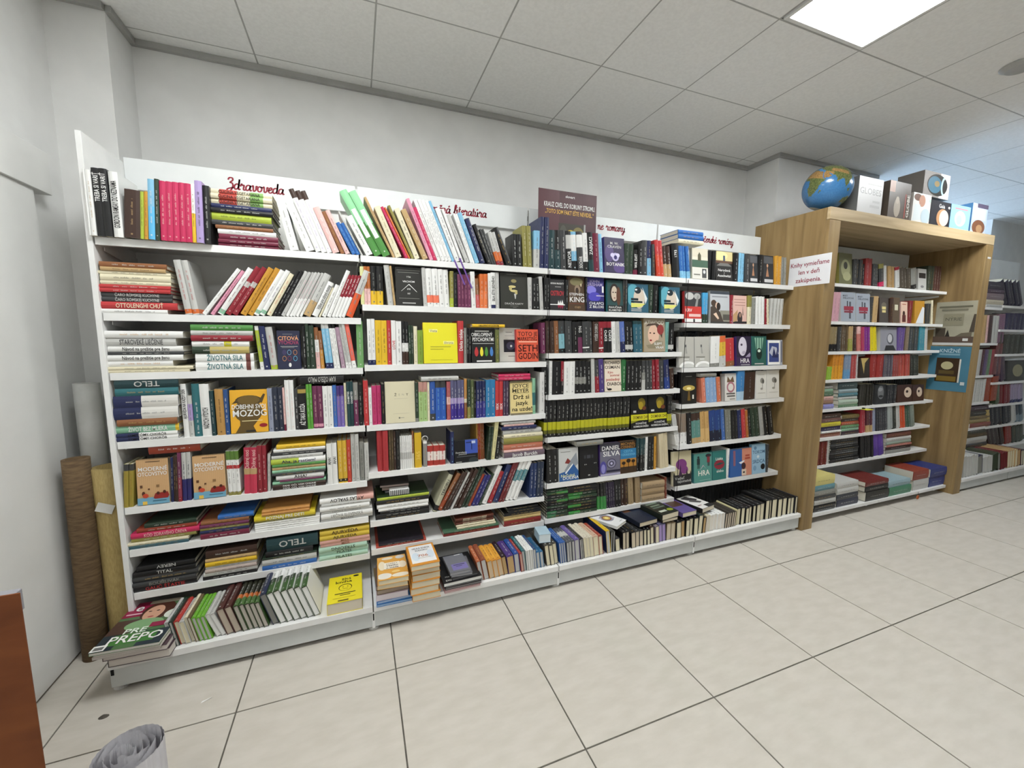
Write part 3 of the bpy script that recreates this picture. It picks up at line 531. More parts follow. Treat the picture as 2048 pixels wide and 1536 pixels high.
["S",2,2,0.3307,2.142,1.581,0.018,0.1934,-2.57,"LG",{"tc":"G"}]
["S",2,2,0.3503,2.142,1.581,0.0301,0.1909,-2.82,"W",{"b":[[0.1,0.3,"#e8785a"]],"tc":"DG","L":"white and orange book standing tenth from left on second shelf, second bay"}]
["S",2,2,0.3813,2.142,1.581,0.0297,0.1905,-2.82,"W",{"b":[[0.1,0.3,"#e8785a"]],"tc":"DG","L":"white and orange book standing eleventh from left on second shelf, second bay"}]
["S",2,2,0.4126,2.142,1.581,0.0264,0.1904,-2.79,"W",{"tc":"K","tp":0.6,"tl":0.5,"L":"white book standing twelfth from left on second shelf, second bay"}]
["S",2,2,0.4399,2.142,1.581,0.026,0.1906,-2.79,"W",{"tc":"K","tp":0.6,"tl":0.5,"L":"white book standing thirteenth from left on second shelf, second bay"}]
["S",2,2,0.467,2.142,1.581,0.0186,0.1842,0.0,"OL",{"b":[[0,0.25,"LI"]]}]
["S",2,2,0.4866,2.142,1.581,0.0187,0.175,0.0,"K",{"tc":"G"}]
["S",2,2,0.5094,2.142,1.581,0.0175,0.1706,-1.21,"PM",{"tc":"PK"}]
["S",2,2,0.5278,2.142,1.581,0.0171,0.1706,-1.35,"PM",{"tc":"PK"}]
["S",2,2,0.5458,2.142,1.581,0.0171,0.1709,-1.48,"PM",{"tc":"PK"}]
["S",2,2,0.5637,2.142,1.581,0.0171,0.1708,-1.61,"PM",{"tc":"PK"}]
["S",2,2,0.5836,2.142,1.581,0.0238,0.1883,-2.41,"W",{"tc":"G"}]
["S",2,2,0.6104,2.142,1.581,0.018,0.1543,-3.29,"BR",{"b":[[0,0.45,"#c65a5a"]]}]
["S",2,2,0.6295,2.142,1.581,0.0219,0.1803,0.0,"OR",{"b":[[0,0.5,"#df7a45"]]}]
["S",2,2,0.6523,2.142,1.581,0.0215,0.1816,0.0,"OR",{"b":[[0,0.5,"#df7a45"]]}]
["S",2,2,0.6782,2.142,1.581,0.0145,0.1851,-1.25,"W",{}]
["S",2,2,0.6938,2.142,1.581,0.0241,0.1896,-1.44,"W",{"b":[[0,0.1,"NV"]],"t":"SILA EŠTE JEDNÉHO","tc":"K","tp":0.55,"tl":0.7}]
["S",2,2,0.7191,2.142,1.581,0.0237,0.1931,-1.63,"LG",{"tc":"W"}]
["F",2,2,0.7457,2.142,1.581,0.02,0.1959,0,"K",{"art":[["r",0,0,1,1,"#33342f"],["r",0.25,0.96,0.6,0.97,"G"],["e",0.5,0.78,0.1,0.05,"#8f8558"],["e",0.44,0.62,0.13,0.035,"#c9bb80"],["e",0.38,0.56,0.05,0.06,"#b5a86e"],["e",0.5,0.5,0.13,0.035,"#c9bb80"],["e",0.58,0.45,0.05,0.05,"#b5a86e"],["p",[[0.5,0.42],[0.58,0.42],[0.56,0.28],[0.53,0.28]],"LG"],["t","DRAČIE KARTY",0.5,0.14,0.05,"LG"],["r",0.35,0.07,0.65,0.08,"G"],["r",0.45,0.03,0.58,0.04,"G"]],"L":"dark cover with a coiled golden dragon, second shelf, second bay","w":0.1623}]
["S",2,2,0.9114,2.142,1.581,0.0225,0.1761,-1.07,"LG",{}]
["S",2,2,0.939,2.142,1.581,0.0205,0.1724,-2.25,"K",{"tc":"W"}]
["S",2,2,0.9604,2.142,1.581,0.0201,0.1731,-2.25,"K",{"tc":"W"}]
["S",2,2,0.9857,2.142,1.581,0.0203,0.1844,-3.81,"LG",{"tc":"G"}]
["S",2,2,1.0107,2.142,1.581,0.0159,0.1813,0.0,"K",{"tc":"LG"}]
["S",3,2,1.0275,2.142,1.581,0.0155,0.1806,0.0,"K",{"tc":"LG"}]
["F",3,2,1.0478,2.142,1.581,0.024,0.1764,0,"K",{"art":[["r",0,0,1,1,"#2c2b2d"],["t","ADRIAN McKINTY",0.5,0.87,0.055,"W"],["r",0.35,0.75,0.75,0.765,"LG"],["t","OSTROV",0.5,0.55,0.16,"#c03038"],["r",0,0.16,1,0.19,"W"],["p",[[0.5,0.19],[0.55,0.32],[0.62,0.22],[0.68,0.33],[0.74,0.22],[0.82,0.34],[0.9,0.19]],"W"],["p",[[0.5,0.16],[0.55,0.05],[0.62,0.12],[0.68,0.03],[0.74,0.12],[0.82,0.02],[0.9,0.16]],"#8e2440"]],"L":"black thriller with red title and white waterline figures, second shelf, third bay","w":0.0959}]
["S",3,2,1.1457,2.142,1.581,0.018,0.176,0.0,"K",{"tc":"LG"}]
["F",3,2,1.1683,2.142,1.581,0.024,0.1986,0,"BR",{"art":[["r",0,0,1,1,"#4d3a2a"],["e",0.5,0.85,0.4,0.12,"#7a7350"],["e",0.55,0.62,0.18,0.14,"#8d7a66"],["e",0.53,0.58,0.1,0.1,"#3a2b22"],["r",0.75,0.72,0.8,0.8,"#f2e6c0"],["t","STEPHEN",0.5,0.48,0.075,"W"],["t","KING",0.52,0.33,0.15,"W"],["r",0.05,0.2,0.95,0.21,"#8a3a2a"],["t","CUJO",0.55,0.1,0.05,"TN"]],"L":"brown horror novel with a rocking-chair cover and white capitals, second shelf, third bay","w":0.1079}]
["S",3,2,1.2773,2.142,1.581,0.0113,0.1927,0.0,"K",{"tc":"LG"}]
["F",3,2,1.2901,2.142,1.581,0.024,0.2034,0,"PU",{"art":[["r",0,0,1,1,"#2e2a6e"],["e",0.25,0.62,0.3,0.12,"#7f7ad0"],["e",0.45,0.42,0.35,0.14,"#4b46b0"],["r",0.55,0.44,1,0.47,"#b7b0c8"],["r",0.88,0.55,0.98,0.74,"W"],["t","JOHN",0.45,0.88,0.08,"#a79cc0"],["t","GRISHAM",0.45,0.78,0.09,"#a79cc0"],["r",0,0,1,0.3,"#262750"],["t","CHLAPCI",0.55,0.23,0.075,"W"],["t","Z BILOXI",0.55,0.13,0.075,"W"]],"L":"violet novel with a floodlit night scene, second shelf, third bay","w":0.1205}]
["F",3,2,1.4342,2.142,1.581,0.024,0.1911,0,"TE",{"art":[["r",0,0,1,1,"#2c4a4a"],["e",0.45,0.6,0.3,0.3,"#2a1f1a"],["e",0.45,0.58,0.2,0.24,"#c7b7a4"],["e",0.72,0.5,0.14,0.3,"#5a3a2a"],["e",0.37,0.62,0.05,0.02,"#3a2a26"],["e",0.53,0.62,0.05,0.02,"#3a2a26"],["e",0.46,0.44,0.06,0.02,"#8a5a50"],["r",0,0,1,0.2,"#191a1c"],["t","PAVUČINA",0.5,0.14,0.06,"W"],["t","KLAMSTIEV",0.5,0.05,0.06,"W"]],"L":"teal thriller with a woman's face, second shelf, third bay","w":0.1115}]
["S",3,2,1.5495,2.142,1.581,0.0125,0.1956,-1.12,"DG",{}]
["S",3,2,1.5629,2.142,1.581,0.0121,0.1952,-1.24,"DG",{}]
["F",3,2,1.5833,2.142,1.581,0.024,0.1777,0,"TE",{"art":[["r",0,0,1,1,"#2f5a6e"],["e",0.25,0.6,0.3,0.4,"#5aa0b0"],["e",0.55,0.5,0.28,0.36,"#cdbfae"],["e",0.48,0.78,0.16,0.12,"#1e2a30"],["e",0.4,0.8,0.06,0.03,"W"],["p",[[0.7,0.9],[0.95,0.5],[0.85,0.3],[0.8,0.6]],"#dfe4e2"],["r",0.15,0.42,0.5,0.5,"#1a2a30"],["r",0.15,0.34,0.7,0.4,"#1a2a30"],["p",[[0.15,0.33],[0.85,0.31],[0.6,0.2],[0.15,0.17]],"#d8d870"],["r",0.15,0.04,0.65,0.07,"LG"],["r",0.15,0.1,0.65,0.13,"LG"]],"L":"teal thriller with a masked face, left copy of two, second shelf, third bay","w":0.1553}]
["S",3,2,1.7396,2.142,1.581,0.0372,0.178,-0.32,"DN",{}]
["S",3,2,1.7798,2.142,1.581,0.0328,0.1757,-1.12,"K",{"tc":"LG"}]
["F",3,2,1.8391,2.142,1.581,0.024,0.1722,0,"TE",{"art":[["r",0,0,1,1,"#2f5a6e"],["e",0.25,0.6,0.3,0.4,"#5aa0b0"],["e",0.55,0.5,0.28,0.36,"#cdbfae"],["e",0.48,0.78,0.16,0.12,"#1e2a30"],["e",0.4,0.8,0.06,0.03,"W"],["p",[[0.7,0.9],[0.95,0.5],[0.85,0.3],[0.8,0.6]],"#dfe4e2"],["r",0.15,0.42,0.5,0.5,"#1a2a30"],["r",0.15,0.34,0.7,0.4,"#1a2a30"],["p",[[0.15,0.33],[0.85,0.31],[0.6,0.2],[0.15,0.17]],"#d8d870"],["r",0.15,0.04,0.65,0.07,"LG"],["r",0.15,0.1,0.65,0.13,"LG"]],"L":"teal thriller with a masked face, right copy of two, second shelf, third bay","w":0.1527}]
["F",4,2,2.0347,2.142,1.525,0.024,0.2082,0,"R",{"art":[["r",0,0,1,1,"#3a3a3c"],["e",0.3,0.85,0.25,0.12,"#b9b9b6"],["e",0.75,0.85,0.2,0.1,"#a9a9a6"],["p",[[0.6,0.5],[0.75,0.88],[0.85,0.88],[0.75,0.5]],"#8f8f8c"],["r",0,0.13,1,0.52,"#c53a34"],["t","KRV",0.25,0.4,0.1,"W"],["r",0.25,0.19,0.95,0.28,"LP"],["r",0,0.02,1,0.13,"#e5e5e2"],["r",0.5,0.02,0.6,0.12,"#333333"]],"L":"red and grey novel with a photo of soldiers, second shelf, fourth bay","w":0.1446}]
["S",4,2,2.1881,2.142,1.525,0.0247,0.202,-2.51,"BL",{"b":[[0,0.3,"DN"],[0.3,1,"#4aa0d0"]]}]
["S",4,2,2.2138,2.142,1.525,0.0243,0.203,-2.62,"BL",{"b":[[0,0.3,"DN"],[0.3,1,"#4aa0d0"]]}]
["F",4,2,2.2566,2.142,1.525,0.024,0.2213,0,"LG",{"art":[["r",0,0,1,1,"#b9bcc0"],["r",0,0.9,1,1,"#3a4048"],["r",0.1,0.8,0.9,0.84,"#8a8d92"],["r",0.5,0.0,1,0.4,"#8d8a7c"],["r",0.65,0.1,1,0.28,"#55524a"],["p",[[0,0],[0.02,0.5],[0.2,0.55],[0.5,0.35],[0.7,0]],"#4a4038"],["e",0.18,0.62,0.14,0.1,"#4a3a30"],["e",0.36,0.55,0.1,0.1,"#d9b8a0"],["e",0.42,0.52,0.1,0.12,"#2c2420"],["p",[[0.15,0.28],[0.3,0.33],[0.45,0.15],[0.38,0.12]],"#e0c2aa"],["r",0,0,1,0.05,"#3a3a38"]],"L":"grey romance novel showing an embracing couple, second shelf, fourth bay","w":0.1762}]
["S",4,2,2.4359,2.142,1.525,0.0226,0.1983,-0.91,"DR",{"tc":"W"}]
["F",4,2,2.4633,2.142,1.525,0.024,0.1979,0,"PK",{"art":[["r",0,0,1,1,"#d9b3a6"],["r",0.1,0.84,0.9,0.87,"#b58a80"],["r",0.1,0.74,0.9,0.77,"#b58a80"],["r",0.15,0.64,0.9,0.67,"#b58a80"],["p",[[0.68,0.3],[0.72,0.65],[0.76,0.3]],"#7a6a60"],["e",0.5,0.2,0.18,0.22,"#3a3436"],["e",0.52,0.3,0.08,0.08,"#9a7a6a"],["r",0,0,1,0.08,"#2c2a2c"],["p",[[0,0.3],[0.35,0.5],[0.3,0.1],[0,0.05]],"#b8946a"]],"L":"pink novel with a tower at dusk, second shelf, fourth bay","w":0.1314}]
["S",4,2,2.6028,2.142,1.525,0.039,0.2007,-2.37,"CR",{"b":[[0.6,1,"OL"]]}]
["S",4,2,2.6445,2.142,1.525,0.036,0.1843,-3.06,"G",{}]
["S",4,2,2.6867,2.142,1.525,0.0294,0.1977,-4.81,"W",{"tc":"LG"}]
["S",4,2,2.7171,2.142,1.525,0.029,0.1976,-4.92,"W",{"tc":"LG"}]
["S",4,2,2.7472,2.142,1.525,0.029,0.1968,-5.04,"W",{"tc":"LG"}]
["S",4,2,2.7825,2.142,1.525,0.0188,0.1834,-6.83,"DR",{"tc":"W"}]
["S",4,2,2.8042,2.142,1.525,0.0234,0.1857,-7.54,"CR",{"tc":"DN"}]
["S",4,2,2.8295,2.142,1.525,0.0314,0.1898,0.0,"LG",{"tc":"G"}]
["S",4,2,2.8618,2.142,1.525,0.031,0.1898,0.0,"LG",{"tc":"G"}]
["S",4,2,2.8937,2.142,1.525,0.031,0.1902,0.0,"LG",{"tc":"G"}]
["S",4,2,2.9256,2.142,1.525,0.031,0.1902,0.0,"LG",{"tc":"G"}]
["K",1,3,-0.952,2.142,1.4159,0.0285,0.2609,0,"W",{"t":["","MU"],"L":"white book first from top of first stack, third shelf, leftmost bay","d":0.17}]
["K",1,3,-0.9515,2.142,1.3823,0.0332,0.2321,0,"LG",{"t":["STAROVEKÉ LIEČENIE","DG"],"L":"light grey book second from top of first stack, third shelf, leftmost bay","d":0.17}]
["K",1,3,-0.9495,2.142,1.3589,0.023,0.2528,0,"W",{"t":["Návod na prežitie pre ženu","K"],"L":"white book third from top of first stack, third shelf, leftmost bay","d":0.17}]
["K",1,3,-0.95,2.142,1.3452,0.0133,0.2544,0,"DG",{"L":"dark grey book fourth from top of first stack, third shelf, leftmost bay","d":0.17}]
["K",1,3,-0.9509,2.142,1.3217,0.0231,0.2535,0,"W",{"t":["Návod na prežitie pre ženu","K"],"L":"white book fifth from top of first stack, third shelf, leftmost bay","d":0.17}]
["K",1,3,-0.952,2.142,1.297,0.0243,0.2161,0,"W",{"t":["","MU"],"L":"white book sixth from top of first stack, third shelf, leftmost bay","d":0.17}]
["K",1,3,-0.952,2.142,1.2835,0.0131,0.2872,0,"CR",{"L":"cream book seventh from top of first stack, third shelf, leftmost bay","d":0.17}]
["K",1,3,-0.952,2.142,1.272,0.0111,0.2737,0,"CR",{"L":"cream book eighth from top of first stack, third shelf, leftmost bay","d":0.17}]
["K",1,3,-0.6638,2.142,1.4486,0.0257,0.2319,0,"GN",{"L":"green book first from top of second stack, third shelf, leftmost bay","d":0.16}]
["K",1,3,-0.6638,2.142,1.428,0.0202,0.2305,0,"LG",{"L":"light grey book second from top of second stack, third shelf, leftmost bay","d":0.16}]
["K",1,3,-0.6638,2.142,1.4034,0.0242,0.2292,0,"DR",{"L":"dark red book third from top of second stack, third shelf, leftmost bay","d":0.16}]
["K",1,3,-0.6638,2.142,1.3787,0.0243,0.2139,0,"W",{"b":[[0.55,0.68,"#c8c030"]],"L":"white book fourth from top of second stack, third shelf, leftmost bay","d":0.16}]
["K",1,3,-0.6638,2.142,1.3483,0.03,0.2123,0,"DN",{"b":[[0.3,1,"#b8a868"]],"L":"tan and dark green book fifth from top of second stack, third shelf, leftmost bay","d":0.16}]
["K",1,3,-0.6557,2.142,1.3104,0.0375,0.2187,0,"W",{"b":[[0.86,0.94,"#6a3a34"]],"t":["ŽIVOTNÁ SILA","TE"],"L":"white book sixth from top of second stack, third shelf, leftmost bay","d":0.16}]
["K",1,3,-0.6571,2.142,1.272,0.038,0.2206,0,"W",{"b":[[0.86,0.94,"#6a3a34"]],"t":["ŽIVOTNÁ SILA","TE"],"L":"white book seventh from top of second stack, third shelf, leftmost bay","d":0.16}]
["S",1,3,-0.4136,2.142,1.272,0.0152,0.1995,-4.24,"W",{"b":[[0.18,0.9,"LI"]]}]
["S",1,3,-0.3967,2.142,1.272,0.0227,0.1979,-4.01,"NV",{"tc":"W","L":"navy book standing second from left on third shelf, leftmost bay"}]
["S",1,3,-0.3712,2.142,1.272,0.0275,0.195,-4.57,"LG",{"b":[[0,0.1,"LI"]],"tc":"R","L":"light grey book standing third from left on third shelf, leftmost bay"}]
["F",1,3,-0.3421,2.142,1.272,0.03,0.1795,0,"NV",{"art":[["r",0,0,1,1,"#232741"],["r",0.25,0.9,0.68,0.91,"G"],["t","CITOVÁ",0.5,0.8,0.1,"#e0a070"],["t","VÝCHOVA",0.5,0.69,0.1,"#a0365a"],["r",0.15,0.58,0.9,0.59,"LG"],["r",0.2,0.55,0.75,0.56,"G"],["e",0.3,0.43,0.09,0.07,"#3a3358"],["e",0.52,0.43,0.09,0.07,"#6f9dba"],["e",0.52,0.43,0.07,0.055,"#232741"],["e",0.78,0.43,0.09,0.07,"#b07a50"],["e",0.78,0.43,0.07,0.055,"#232741"],["e",0.3,0.27,0.09,0.07,"#b07a50"],["e",0.3,0.27,0.07,0.055,"#232741"],["e",0.52,0.27,0.09,0.07,"#7a3348"],["e",0.52,0.27,0.07,0.055,"#232741"],["e",0.78,0.27,0.09,0.07,"#5fa0c0"],["e",0.78,0.27,0.07,0.055,"#232741"],["e",0.54,0.1,0.06,0.055,"W"]],"L":"navy cover with six small round emblems, third shelf, leftmost bay","w":0.0939}]
["S",1,3,-0.2363,2.142,1.272,0.0139,0.202,0.0,"K",{"tc":"W"}]
["S",1,3,-0.2207,2.142,1.272,0.014,0.2138,-0.34,"DN",{"tc":"W"}]
["S",1,3,-0.2049,2.142,1.272,0.0205,0.2045,-0.68,"DN",{"tc":"LG","L":"dark green book standing seventh from left on third shelf, leftmost bay"}]
["S",1,3,-0.1818,2.142,1.272,0.0179,0.1964,-1.31,"W",{"b":[[0,0.4,"LP"],[0.4,0.7,"W"],[0.7,1,"BR"]],"L":"pale pink and brown book standing eighth from left on third shelf, leftmost bay"}]
["S",1,3,-0.1616,2.142,1.272,0.0149,0.1801,-1.9,"BR",{"b":[[0,0.5,"#c08a40"]]}]
["S",1,3,-0.1387,2.142,1.272,0.0155,0.2236,-4.28,"SK",{"b":[[0,0.12,"NV"],[0.85,1,"LG"]],"tc":"W"}]
["S",1,3,-0.1222,2.142,1.272,0.0151,0.2235,-4.39,"SK",{"b":[[0,0.12,"NV"],[0.85,1,"LG"]],"tc":"W"}]
["S",1,3,-0.1044,2.142,1.272,0.0137,0.2234,-4.95,"W",{"b":[[0.86,0.96,"K"]],"tc":"K"}]
["S",1,3,-0.0898,2.142,1.272,0.0133,0.2241,-5.06,"W",{"b":[[0.86,0.96,"K"]],"tc":"K"}]
["S",1,3,-0.0709,2.142,1.272,0.0179,0.1978,-6.53,"#a58a9a",{"tc":"W"}]
["S",1,3,-0.0504,2.142,1.272,0.0129,0.2289,-7.09,"LG",{"b":[[0,0.12,"W"]],"tc":"DG"}]
["S",1,3,-0.0365,2.142,1.272,0.0125,0.2283,-7.19,"LG",{"b":[[0,0.12,"W"]],"tc":"DG"}]
["S",1,3,-0.0221,2.142,1.272,0.0188,0.2302,-7.51,"W",{"b":[[0.15,1,"#e06a5a"]],"L":"orange book standing seventeenth from left on third shelf, leftmost bay"}]
["S",1,3,0.0013,2.142,1.272,0.0303,0.2274,0.0,"GN",{"b":[[0,1,"#6f9e62"]],"L":"grey book standing eighteenth from left on third shelf, leftmost bay"}]
["S",2,3,0.0523,2.142,1.285,0.0174,0.2264,0.0,"W",{"b":[[0,0.11,"NV"]],"tc":"DG"}]
["S",2,3,0.0706,2.142,1.285,0.017,0.2275,0.0,"W",{"b":[[0,0.11,"NV"]],"tc":"DG"}]
["S",2,3,0.0893,2.142,1.285,0.0274,0.2212,0.0,"YE",{"tc":"DB","L":"yellow book standing third from left on third shelf, second bay"}]
["S",2,3,0.1176,2.142,1.285,0.027,0.2209,0.0,"YE",{"tc":"DB","L":"yellow book standing fourth from left on third shelf, second bay"}]
["S",2,3,0.1461,2.142,1.285,0.0184,0.2219,0.0,"R",{"tc":"W"}]
["S",2,3,0.1661,2.142,1.285,0.0211,0.2218,0.0,"W",{"t":"LOVE","tc":"R","tp":0.45,"tl":0.2,"L":"white book standing sixth from left on third shelf, second bay"}]
["S",2,3,0.1886,2.142,1.285,0.0263,0.2179,0.0,"W",{"tc":"DG","L":"white book standing seventh from left on third shelf, second bay"}]
["S",2,3,0.2175,2.142,1.285,0.0151,0.2182,0.0,"K",{"b":[[0.3,0.5,"W"],[0,0.3,"DB"]],"tc":"LG"}]
["S",2,3,0.2335,2.142,1.285,0.0147,0.2174,0.0,"K",{"b":[[0.3,0.5,"W"],[0,0.3,"DB"]],"tc":"LG"}]
["S",2,3,0.2497,2.142,1.285,0.0111,0.1982,0.0,"DN",{"tc":"W"}]
["S",2,3,0.2617,2.142,1.285,0.0107,0.1984,0.0,"DN",{"tc":"W"}]
["S",2,3,0.2755,2.142,1.285,0.0177,0.194,0.0,"CR",{"tc":"OL"}]
["S",2,3,0.2948,2.142,1.285,0.0278,0.1748,0.0,"LI",{"b":[[0,1,"#7f9a3a"]],"L":"olive book standing thirteenth from left on third shelf, second bay"}]
["F",2,3,0.325,2.142,1.285,0.03,0.2146,0,"YE",{"art":[["r",0,0,1,1,"#e3da2c"],["r",0.17,0.76,0.42,0.84,"#efe98a"],["t","Veta",0.3,0.8,0.06,"G"],["r",0.58,0.47,0.9,0.55,"#efe98a"],["t","života",0.74,0.51,0.06,"G"],["r",0.2,0.4,0.8,0.415,"#9a9430"],["r",0.2,0.34,0.58,0.355,"#9a9430"],["r",0.2,0.08,0.85,0.09,"#bdb52c"]],"L":"bright yellow cover with two pale word boxes, third shelf, second bay","w":0.1801}]
["S",2,3,0.5076,2.142,1.285,0.0296,0.2256,0.0,"R",{"t":"Dávka nádeje","tc":"W","tp":0.55,"tl":0.5,"L":"red book standing fifteenth from left on third shelf, second bay"}]
["S",2,3,0.5389,2.142,1.285,0.0141,0.1889,0.0,"G",{"tc":"LG"}]
["S",2,3,0.5549,2.142,1.285,0.0112,0.1868,0.0,"K",{"tc":"W"}]
["S",2,3,0.567,2.142,1.285,0.0108,0.1868,0.0,"K",{"tc":"W"}]
["F",2,3,0.5824,2.142,1.285,0.03,0.187,0,"K",{"art":[["r",0,0,1,1,"#1f1f1f"],["r",0.15,0.9,0.75,0.94,"LG"],["t","OBKLOPENÝ",0.45,0.82,0.1,"W"],["t","PSYCHOPATMI",0.5,0.68,0.11,"W"],["r",0.05,0.55,0.95,0.565,"LG"],["e",0.2,0.3,0.08,0.12,"#b8383a"],["e",0.2,0.42,0.04,0.03,"#b8383a"],["e",0.42,0.3,0.07,0.12,"#e6d840"],["e",0.42,0.42,0.04,0.03,"#e6d840"],["e",0.62,0.3,0.07,0.12,"#4f8a3a"],["e",0.62,0.42,0.04,0.03,"#4f8a3a"],["e",0.84,0.3,0.07,0.12,"#4a7fc0"],["e",0.84,0.42,0.04,0.03,"#4a7fc0"],["r",0.2,0.02,0.85,0.06,"W"]],"L":"black cover with red, yellow, green and blue figures, third shelf, second bay","w":0.1344}]
["S",2,3,0.7188,2.142,1.285,0.0212,0.1817,-0.59,"OL",{"b":[[0,1,"#62693a"]]}]
["K",2,3,0.5845,2.142,1.4788,0.0162,0.1854,0,"YE",{"t":["OBKLOPENÝ PSYCHOPATMI","K"],"d":0.13}]
["F",2,3,0.7594,2.192,1.285,0.02,0.1928,0,"W",{"art":[["r",0,0,1,1,"#d9d8d0"],["r",0.3,0.86,0.6,0.88,"G"],["r",0.25,0.76,0.7,0.78,"LG"],["r",0.2,0.28,0.85,0.65,"#2a2a33"],["e",0.52,0.47,0.2,0.12,"#4a4a60"],["e",0.54,0.46,0.05,0.035,"W"],["r",0.4,0.15,0.7,0.17,"G"]],"L":"white cover with a dark square photograph, third shelf, second bay","w":0.1319}]
["F",2,3,0.8448,2.142,1.285,0.03,0.1852,0,"R",{"art":[["r",0,0,1,1,"#d2583e"],["t","TOTO JE",0.52,0.86,0.13,"#3a1512"],["t","MARKETING",0.5,0.71,0.11,"#3a1512"],["r",0.1,0.6,0.95,0.63,"#f0b9a0"],["t","SETH",0.52,0.42,0.21,"#3a1512"],["t","GODIN",0.52,0.18,0.19,"#3a1512"]],"L":"coral red cover with four lines of black capitals, third shelf, second bay","w":0.1338}]
["S",2,3,1.0004,2.142,1.333,0.0239,0.1757,-2.36,"PM",{}]
["S",3,3,1.0312,2.142,1.333,0.0239,0.1861,-2.38,"DB",{"tc":"G"}]
["S",3,3,1.056,2.142,1.333,0.0235,0.1851,-2.38,"DB",{"tc":"G"}]
["S",3,3,1.0833,2.142,1.333,0.0272,0.1871,-3.11,"BR",{"tc":"LG"}]
["S",3,3,1.1148,2.142,1.333,0.0378,0.1879,-3.22,"#7fb0ba",{"b":[[0,0.14,"K"],[0.6,1,"DG"]],"L":"thick sky blue and dark grey book standing fourth from left on third shelf, third bay"}]
["S",3,3,1.156,2.142,1.333,0.044,0.1882,-3.08,"DG",{"tc":"LG","L":"thick dark grey book standing fifth from left on third shelf, third bay"}]
["S",3,3,1.2025,2.142,1.333,0.0359,0.1824,-3.14,"K",{}]
["S",3,3,1.2404,2.142,1.333,0.03,0.1861,-3.6,"K",{"b":[[0,0.5,"PM"]],"t":"SYN","tc":"W","tp":0.75,"tl":0.2}]
["S",3,3,1.2729,2.142,1.333,0.0436,0.1875,-3.48,"DG",{"b":[[0.15,0.19,"W"]],"tc":"LG","L":"thick dark grey book standing eighth from left on third shelf, third bay"}]
["S",3,3,1.3185,2.142,1.333,0.0227,0.1861,-3.94,"DG",{"tc":"LG"}]
["S",3,3,1.3438,2.142,1.333,0.0405,0.1878,-2.84,"DB",{"t":"VYSŠIE DOBRO","tc":"LG","tp":0.65,"tl":0.55,"L":"thick dark brown book standing tenth from left on third shelf, third bay"}]
["S",3,3,1.3858,2.142,1.333,0.0338,0.1883,-3.14,"DR",{"b":[[0.13,0.17,"W"]],"tc":"W"}]
["S",3,3,1.4222,2.142,1.333,0.0287,0.1894,-3.77,"K",{"b":[[0.8,1,"DR"]],"t":"EXPO","tc":"W","tp":0.55,"tl":0.35}]
["S",3,3,1.4518,2.142,1.333,0.0283,0.1901,-3.89,"K",{"b":[[0.8,1,"DR"]],"t":"EXPO","tc":"W","tp":0.55,"tl":0.35}]
["S",3,3,1.4827,2.142,1.333,0.0285,0.1908,-4.51,"W",{"tc":"G"}]
["S",3,3,1.5139,2.142,1.333,0.0287,0.1916,-5.14,"LG",{"tc":"G"}]
["S",3,3,1.5453,2.142,1.333,0.0321,0.1918,-5.77,"NV",{"b":[[0.35,1,"#5a70b0"]]}]
["S",3,3,1.5803,2.142,1.333,0.03,0.191,-4.37,"K",{"b":[[0.1,0.25,"LG"]],"tc":"W"}]
["S",3,3,1.6112,2.142,1.333,0.0296,0.191,-4.37,"K",{"b":[[0.1,0.25,"LG"]],"tc":"W"}]
["S",3,3,1.6446,2.142,1.333,0.0332,0.1969,-5.34,"DT",{"b":[[0,0.9,"#2f5e6e"]]}]
["S",3,3,1.6788,2.142,1.333,0.0328,0.1968,-5.46,"DT",{"b":[[0,0.9,"#2f5e6e"]]}]
["F",3,3,1.7167,2.142,1.333,0.035,0.2184,0,"TN",{"art":[["r",0,0,1,1,"#a3957f"],["t","ATWOOD",0.5,0.87,0.11,"#efeae0"],["e",0.45,0.5,0.26,0.3,"#d8b49c"],["p",[[0.1,0.75],[0.55,0.8],[0.85,0.4],[0.9,0.75],[0.6,0.85],[0.2,0.83]],"#4a3a30"],["e",0.78,0.66,0.16,0.15,"#8f3a38"],["e",0.48,0.55,0.05,0.02,"#3a2a26"],["e",0.3,0.56,0.04,0.02,"#3a2a26"],["e",0.32,0.34,0.06,0.025,"#8a2a30"],["p",[[0.1,0.2],[0.35,0.22],[0.6,0.35],[0.9,0.3],[0.8,0.1],[0.2,0.1]],"#8a8068"],["t","SLEPÝ",0.66,0.24,0.07,"W"],["t","VRAH",0.72,0.13,0.07,"W"]],"L":"taupe novel with a woman in a red flower headpiece, third shelf, third bay","w":0.1693}]
["S",3,3,1.8883,2.142,1.333,0.025,0.1951,-0.68,"MT",{"b":[[0,1,"#6f9f98"]]}]
["S",3,3,1.9161,2.142,1.333,0.044,0.1881,-1.39,"K",{"b":[[0.1,0.25,"LG"]],"tc":"W"}]
["F",3,3,2.0059,2.142,1.226,0.024,0.2076,0,"LG",{"art":[["r",0,0,1,1,"#b5b3ab"],["e",0.6,0.02,0.55,0.18,"#efefec"],["e",0.62,-0.02,0.45,0.15,"#c9c9c4"],["r",0.4,0.66,0.5,0.74,"#555555"],["p",[[0.45,0.45],[0.42,0.66],[0.5,0.66],[0.56,0.45]],"#9a9a94"],["r",0.1,0.32,0.7,0.35,"#77756c"],["r",0.35,0.25,0.65,0.28,"#d9d9d4"]],"L":"pale grey novel with a perfume bottle, left copy of two, third shelf, third bay","w":0.1319}]
